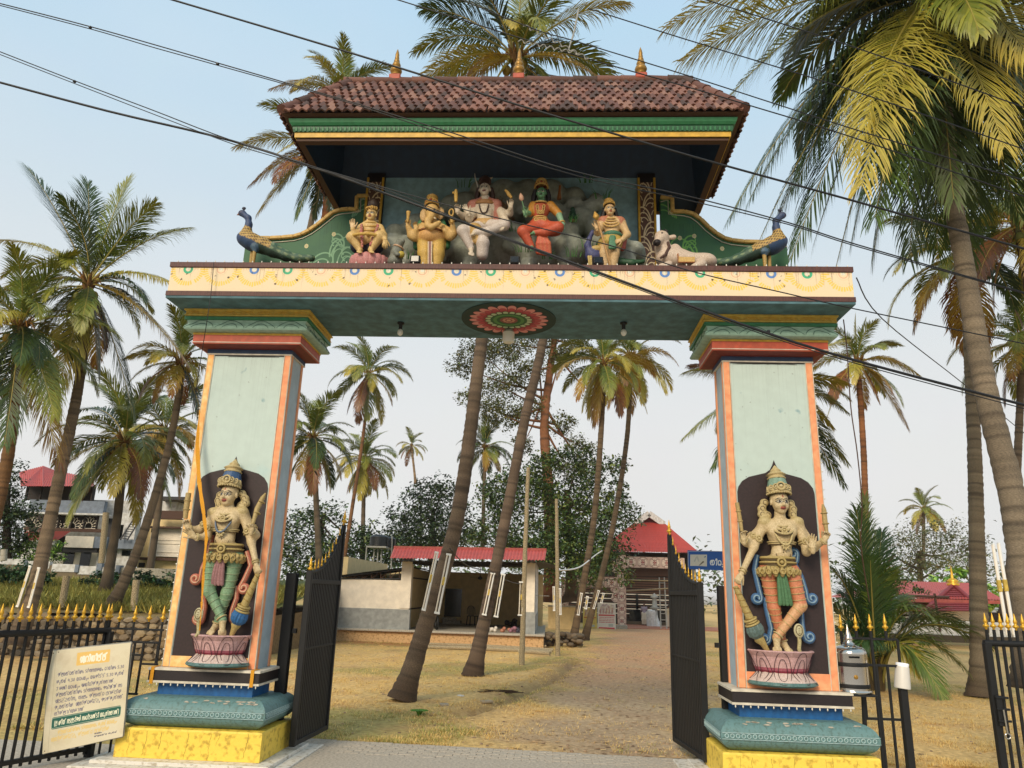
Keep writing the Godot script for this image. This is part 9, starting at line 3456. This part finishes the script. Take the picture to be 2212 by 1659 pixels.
func boards() -> void:
	var t := thing("notice_board","cream notice board in Malayalam with a green strip, tied to the left railing","notice board")
	var c := [k1(443,1512,0.62),k1(1283,1330,0.36),k1(1371,345,0.42),k1(528,434,0.66)]
	var n: Vector3 = (c[1] - c[0]).cross(c[3] - c[0]).normalized()
	var b := MB.new()
	var N := 10
	for i in N:
		for j in N:
			var p := []
			var uv := []
			for k: Vector2i in [Vector2i(i,j),Vector2i(i + 1,j),Vector2i(i + 1,j + 1),Vector2i(i,j + 1)]:
				var u := float(k.x) / N
				var v := float(k.y) / N
				p.push_back(c[0].lerp(c[1],u).lerp(c[3].lerp(c[2],u),v) + n * (0.012 * sin(u * 5.0 + v * 3.0) + 0.008 * sin(v * 9.0 + u * 2.0)))
				uv.push_back(Vector2(u,1.0 - v))
			b.quad(p[0],p[1],p[2],p[3],uv[0],uv[1],uv[2],uv[3])
	put("printed_sheet",b,pmat("notice",notice_art(),0.6),t)
	b = MB.new()
	var f := c.map(func(v): return v - n * 0.03)
	b.quad(f[3],f[2],f[1],f[0])
	for k in 4: b.bar(f[k],f[(k + 1) % 4],0.02,0.02)
	put("frame",b,M["galvanised"],t)
	# blue name board beyond the right gate leaf
	t = thing("blue_sign","blue sign board with white Malayalam letters behind the right gate leaf","sign")
	var z := -6.0
	var s := [a2(h5,1437,790,z),a2(h5,1960,812,z),a2(h5,1960,598,z),a2(h5,1437,598,z)]
	var a := Art.new(512,196,Color8(22,84,160))
	a.rect(0,0,512,4,Color8(210,206,196))
	a.rect(0,0,5,196,Color8(196,198,196))
	a.rect(24,38,176,124,Color8(206,202,188))
	a.seg(Vector2(70,110),Vector2(90,66),8,5,Color8(176,178,170))
	a.seg(Vector2(100,64),Vector2(112,108),7,7,Color8(180,180,172))
	a.seg(Vector2(118,156),Vector2(160,118),3,9,Color8(110,100,84))
	a.seg(Vector2(172,66),Vector2(184,62),4,6,Color8(60,96,130))
	write(a,"തിരു",236,146,50,Color8(232,232,226),5.0,150)
	write(a,"വല",400,146,50,Color8(232,232,226),5.0,90)
	b = MB.new()
	b.quad(s[0],s[1],s[2],s[3])
	put("printed_face",b,pmat("blue sign",a.im,0.4),t)
	b = MB.new()
	b.box((s[0] + s[2]) / 2 + Vector3(0,0,-0.025),Vector3((s[1] - s[0]).x,s[2].y - s[1].y - 0.03,0.04))
	put("backing",b,M["blue plate"],t)
	for x: float in [1500.0,1850.0]:
		b = MB.new()
		var p := a2(h5,x,790,z - 0.06)
		b.tube([Vector3(p.x,0,p.z),p + Vector3(0,0.1,0)],0.035,8)
		put("post",b,M["galvanised"],t)

func donation_pot() -> void:
	var z := -0.1
	var p := k7(216,838,z)
	var r := 0.195
	var t := thing("donation_pot","polished steel donation pot with black straps beside the right pillar","donation box",Vector3(p.x,p.y,z))
	var H := k7(216,355,z).y - p.y
	var b := MB.new()
	b.lathe([Vector2(r * 1.02,0),Vector2(r * 1.12,0.01),Vector2(r * 1.12,0.03),Vector2(r,0.04),Vector2(r,H * 0.88),Vector2(r * 0.96,H * 0.95),Vector2(r * 0.8,H * 1.02),Vector2(r * 0.45,H * 1.06),Vector2(r * 0.32,H * 1.08),Vector2(r * 0.36,H * 1.11),Vector2(r * 0.2,H * 1.16),Vector2(r * 0.3,H * 1.2),Vector2(r * 0.22,H * 1.26),Vector2(r * 0.08,H * 1.42),Vector2(0.001,H * 1.56)],32)
	put("vessel",b,M["steel"],t)
	for y: float in [0.12,0.6]:
		b = MB.new()
		b.lathe([Vector2(r * 1.005,H * y),Vector2(r * 1.03,H * y + 0.004),Vector2(r * 1.03,H * y + 0.042),Vector2(r * 1.005,H * y + 0.046)],32)
		put("strap",b,M["black iron"],t)
	b = MB.new()
	b.box(Vector3(-0.02,H * 0.82,r * 0.99),Vector3(0.12,0.022,0.02))
	put("coin_slot",b,M["dark glass"],t)
	b = MB.new()
	b.ball(Vector3(-0.02,H * 0.38,r),Vector3(0.026,0.026,0.012),12,6)
	put("lock",b,M["brass"],t)
	b = MB.new()
	b.box(Vector3(0,-0.012,0),Vector3(0.42,0.02,0.4))
	b.bar(Vector3(0.12,-0.02,0),Vector3(0.12,-p.y + 0.02,-0.12),0.04,0.04)
	put("stand",b,M["black iron"],t)

# a pair of tubes in a white frame, given by two upper and two lower spots on a plane
func tube_light(label: String,a: Vector2,b2: Vector2,z: float,wide: float) -> void:
	var p := at(a.x,a.y,z)
	var q := at(b2.x,b2.y,z)
	var t := thing("tube_light",label,"tube light",Vector3.ZERO,0.0,"tube lights tied to trunks and poles")
	var d := (q - p).normalized()
	var x := d.cross(Vector3(0,0,1)).normalized() * wide
	for k in 2:
		var b := MB.new()
		b.tube([p + x * (k - 0.5),q + x * (k - 0.5)],0.02 if k == 0 else 0.015,8)
		put("tube",b,M["tube white"] if k == 0 else M["cream wall"],t)
	for e: Vector3 in [p,q]:
		var b := MB.new()
		b.bar(e - x * 0.9,e + x * 0.9,0.04,0.04)
		put("end_cap",b,M["tube white"],t)
	var b := MB.new()
	b.box(p.lerp(q,0.46),Vector3(0.05,0.16,0.045),Basis(Vector3(0,0,1),atan2(-d.x,-d.y) * -1.0),0.006)
	put("choke_box",b,M["cap yellow"],t)

func tube_lights() -> void:
	var L := [["long tube light on the left side of the near leaning trunk",h4(258,408),h4(92,1140),-5.5,0.045],["long tube light on the right side of the near leaning trunk",h4(415,435),h4(262,1182),-5.5,0.06],["tube light on the left side of the second leaning trunk",h4(978,677),h4(868,1204),-10.75,0.07],["tube light on the right side of the second leaning trunk",h4(1110,690),h4(1018,1228),-10.75,0.07],
		["tube light left of the first thin pole",h4(1350,788),h4(1333,1210),-14.1,0.1],["tube light left of the second thin pole",h4(1757,850),h4(1762,1150),-18.1,0.05],["tube light right of the second thin pole",h4(1838,872),h4(1842,1200),-18.1,0.05],
		["tube light on the left side of the left palm of the leaning pair",h5(298,1050),h5(262,1280),-23.6,0.07],["tube light on the right side of the left palm of the leaning pair",h5(362,1085),h5(342,1215),-23.6,0.07],["tube light on the left side of the right palm of the leaning pair",h5(482,1022),h5(428,1212),-28.0,0.07],["tube light on the right side of the right palm of the leaning pair",h5(535,1050),h5(510,1150),-28.0,0.07],
		["white tube light left of the ringed trunk behind the left railing",h2(298,1130),h2(172,1526),-10.1,0.04],["white tube light right of the ringed trunk behind the left railing",h2(385,1148),h2(283,1534),-10.1,0.04],["left white tube light before the large near palm trunk",h6(1850,430),h6(2022,1478),-1.3,0.012],["right white tube light before the large near palm trunk",h6(1915,420),h6(2098,1478),-1.3,0.012]]
	for q: Array in L: tube_light(q[0],q[1],q[2],q[3],q[4])
	for q: Array in [[1127,1437,1134,1200,1141,1010,-14.15,"tall thin mottled pole standing right of the second leaning palm"],[1205,1417,1204,1250,1202,1078,-18.15,"tall thin mottled pole standing before the low stone wall"]]:
		var b := MB.new()
		rng.seed = int(q[0])
		var pts := []
		var r := []
		for k in 40:
			var s := k / 39.0
			var w := Vector2(q[0],q[1]).lerp(Vector2(q[2],q[3]),minf(s * 2,1)) if s < 0.5 else Vector2(q[2],q[3]).lerp(Vector2(q[4],q[5]),s * 2 - 1)
			var p := at(w.x,w.y,q[6])
			pts.push_back(p + Vector3(rng.randf_range(-1,1) * 0.006,0,0))
			r.push_back(lerpf(0.085,0.06,s) * rng.randf_range(0.94,1.06))
		b.tube(pts,r,10)
		tag(put("thin_pole",b,M["pole bark"]),q[7],"pole")

func wire(label: String,pts: Array,r: float,z: float,called := "power_cable",m := "cable") -> void:
	var p := []
	for q: Array in pts: p.push_back(at(q[0],q[1],q[2] if q.size() > 2 else z))
	var soft := []
	for i in p.size() - 1:
		for k in 5: soft.push_back(p[i].cubic_interpolate(p[i + 1],p[maxi(i - 1,0)],p[mini(i + 2,p.size() - 1)],k / 5.0))
	soft.push_back(p[p.size() - 1])
	var b := MB.new()
	b.tube(soft,r,6)
	tag(put(called,b,M[m]),label,"cable","overhead cables" if called == "power_cable" else "")

func wires() -> void:
	var z := 3.0
	wire("thick cable crossing from upper left over the seated figures to the right edge",[[-30,170],[233,240],[500,304],[737,383],[1140,532],[1475,655],[1790,762],[2240,882]],0.0135,z)
	wire("thick cable running from the top edge over the roof tiles to the right edge",[[340,-10],[737,108],[1140,233],[1475,332],[1830,430],[2240,545]],0.0115,z + 0.1)
	wire("upper of two thin cables bound together at the top left",[[-30,0],[197,58],[470,136],[737,214],[977,287],[1240,370],[1475,421],[1700,480],[1850,528],[2240,640]],0.007,z)
	wire("lower of two thin cables bound together at the top left",[[-30,4],[197,63],[330,102],[470,141],[737,217],[977,295],[1240,378],[1475,430],[1700,484],[1850,532],[2240,642]],0.006,z - 0.05)
	wire("upper thin cable joining the thick one at left of the roof",[[-30,100],[160,174],[330,238],[500,303],[737,378],[1000,452],[1310,528],[1490,585],[1700,634],[1850,668],[2240,748]],0.006,z + 0.05)
	wire("lower thin cable joining the thick one at left of the roof",[[-30,106],[160,180],[330,246],[500,310],[640,352],[860,420],[1100,520],[1475,660],[1790,768],[2240,890]],0.005,z + 0.08)
	wire("cable with twisted ties crossing before the roof finials",[[835,-8],[1130,84],[1270,127],[1475,185],[1620,228],[1840,296],[2240,434]],0.0065,z + 0.2)
	wire("cable below the twisted ties at the upper middle",[[985,-5],[1160,65],[1240,88],[1475,160],[1680,226],[1880,290],[2240,398]],0.006,z + 0.25)
	wire("thin cable from the top middle crossing the large palm crown",[[1270,18],[1475,83],[1830,192],[2240,332]],0.006,z + 0.3)
	wire("topmost thin cable crossing the large palm crown at the right",[[1500,-8],[1840,100],[2240,242]],0.006,z + 0.3)
	wire("slack thin wire hanging from the beam end down to the right",[[1850,600,0.5],[1905,688,-0.5],[2080,828,-3],[2230,950,-6]],0.008,z,"slack_wire")
	wire("dangling red brown wire below the right end of the beam",[[1822,690,0.2],[1830,760,0.1],[1838,880,0],[1852,980,-0.1],[1862,1090,-0.3],[1860,1180,-0.5],[1878,1300,-0.8]],0.008,z,"dangling_wire","brown wood")
	wire("thin wire running down the left end of the beam",[[462,566,0.72],[455,640,0.73],[446,700,0.74],[430,800,0.3],[415,905,0.1]],0.005,z,"thin_wire")
	wire("white cable slung between the poles and the leaning pair of palms",[[1206,1232,-18.2],[1250,1226,-21],[1285,1200,-26],[1300,1190,-28]],0.03,z,"white_cable","tube white")
	wire("dark cable slung between the tube lights of the two leaning trunks",[[972,1185,-5.5],[1010,1222,-8],[1065,1237,-10.7],[1100,1256,-12],[1128,1262,-14]],0.012,z,"slung_cable")
	# twisted ties and small clips on the cables
	for q: Array in [[1132,55,1272,128,"twisted white tie wound round the cable above the centre finial"],[1120,88,1252,116,"second twisted tie on the cable beside the centre palm crown"]]:
		var b := MB.new()
		var p0 := at(q[0],q[1],z + 0.22)
		var p1 := at(q[2],q[3],z + 0.22)
		var pts := []
		var f := b.frame_at(p1 - p0)
		for k in 70: pts.push_back(p0.lerp(p1,k / 69.0) + (f.x * cos(k * 0.75) + f.z * sin(k * 0.75)) * 0.014)
		b.tube(pts,0.006,5)
		tag(put("cable_tie",b,M["galvanised"]),q[4],"cable tie")
	for q: Array in [[195,59,"small clip binding the two thin cables, nearest the left edge"],[470,138,"small clip binding the two thin cables above the left wing"],[161,176,"small clip on the lower pair of thin cables"],[1660,716,"cable joint wrap on the thick cable before the right capital"]]:
		var b := MB.new()
		var p := at(q[0],q[1],z)
		b.box(p,Vector3(0.03,0.026,0.03),Basis.IDENTITY,0.006)
		tag(put("cable_clip",b,M["cable"]),q[2],"cable clip")
	# spaced rod holding the cables apart near the palm crown
	var b := MB.new()
	b.tube([at(1250,20,z + 0.2),at(1240,70,z + 0.2),at(1228,108,z + 0.2)],0.009,6)
	tag(put("cable_spacer",b,M["galvanised"]),"pale spacer rod between the cables before the centre palm crown","cable spacer")

func trimmings() -> void:
	# yellow cloth strip hanging down the left pillar
	var b := MB.new()
	var p := [[431,885,0.1],[426,960,0.14],[430,1040,0.2],[440,1110,0.32],[446,1160,0.36],[440,1230,0.36],[436,1300,0.36],[431,1362,0.38]]
	var w := [0.006,0.024,0.03,0.02,0.02,0.014,0.012,0.004]
	for i in p.size() - 1:
		var a := at(p[i][0],p[i][1],p[i][2])
		var c := at(p[i + 1][0],p[i + 1][1],p[i + 1][2])
		for k in 3:
			var s0 := k / 3.0
			var s1 := (k + 1) / 3.0
			var x0 := Vector3(lerpf(w[i],w[i + 1],s0),0,0.012 * sin(i * 3.0 + k * 2.0))
			var x1 := Vector3(lerpf(w[i],w[i + 1],s1),0,0.012 * sin(i * 3.0 + (k + 1) * 2.0))
			b.quad(c.lerp(a,1 - s1) - x1,c.lerp(a,1 - s1) + x1,c.lerp(a,1 - s0) + x0,c.lerp(a,1 - s0) - x0)
	tag(put("yellow_ribbon",b,M["cloth yellow"]),"long yellow cloth ribbon hanging down the left pillar to the cobra","ribbon")
	for q: Array in [[330,1443,"yellow cloth tie on the left corner of the left black slab"],[545,1456,"yellow cloth tie on the right corner of the left black slab"]]:
		var c := at(q[0],q[1],0.12)
		b = MB.new()
		b.box(Vector3(c.x,0.97,0.117),Vector3(0.042,0.19,0.006))
		b.box(Vector3(c.x,1.066,0.03),Vector3(0.044,0.006,0.17))
		tag(put("cloth_tie",b,M["cloth yellow"]),q[2],"cloth tie","yellow ties on the slab")
	# tiny unlit festival bulbs along the edges
	b = MB.new()
	b.lathe([Vector2(0.005,0),Vector2(0.008,0.012),Vector2(0.009,0.022),Vector2(0.001,0.034)],6)
	var bulb := b.done()
	var where := []
	for i in 70: where.push_back(Transform3D(Basis.IDENTITY,Vector3(-4.4 + i * 0.128,6.222,0.64)))
	for s in 2:
		var cx: float = CX[s]
		for i in 16: where.push_back(Transform3D(Basis(Vector3(1,0,0),PI),Vector3(cx - 0.66 + i * 0.088,0.887,0.1)))
		for i in 34: where.push_back(Transform3D(Basis(Vector3(0,0,1),1.57 if s == 0 else -1.57),Vector3(cx + (-0.588 if s == 0 else 0.588),1.15 + i * 0.115,-0.02)))
	tag(swarm("festival_bulbs",bulb,M["lamp glass"],where),"tiny unlit festival bulbs strung along the gateway edges","string lights")

func _ready() -> void:
	set_stage()
	make_materials()
	ground()
	gateway()
	left_house()
	hall()
	temple()
	right_buildings()
	guardians()
	rocks()
	seated_figures()
	peacocks()
	bull()
	floodlights()
	palms()
	trees()
	railings()
	gate_leaves()
	boards()
	donation_pot()
	tube_lights()
	wires()
	trimmings()
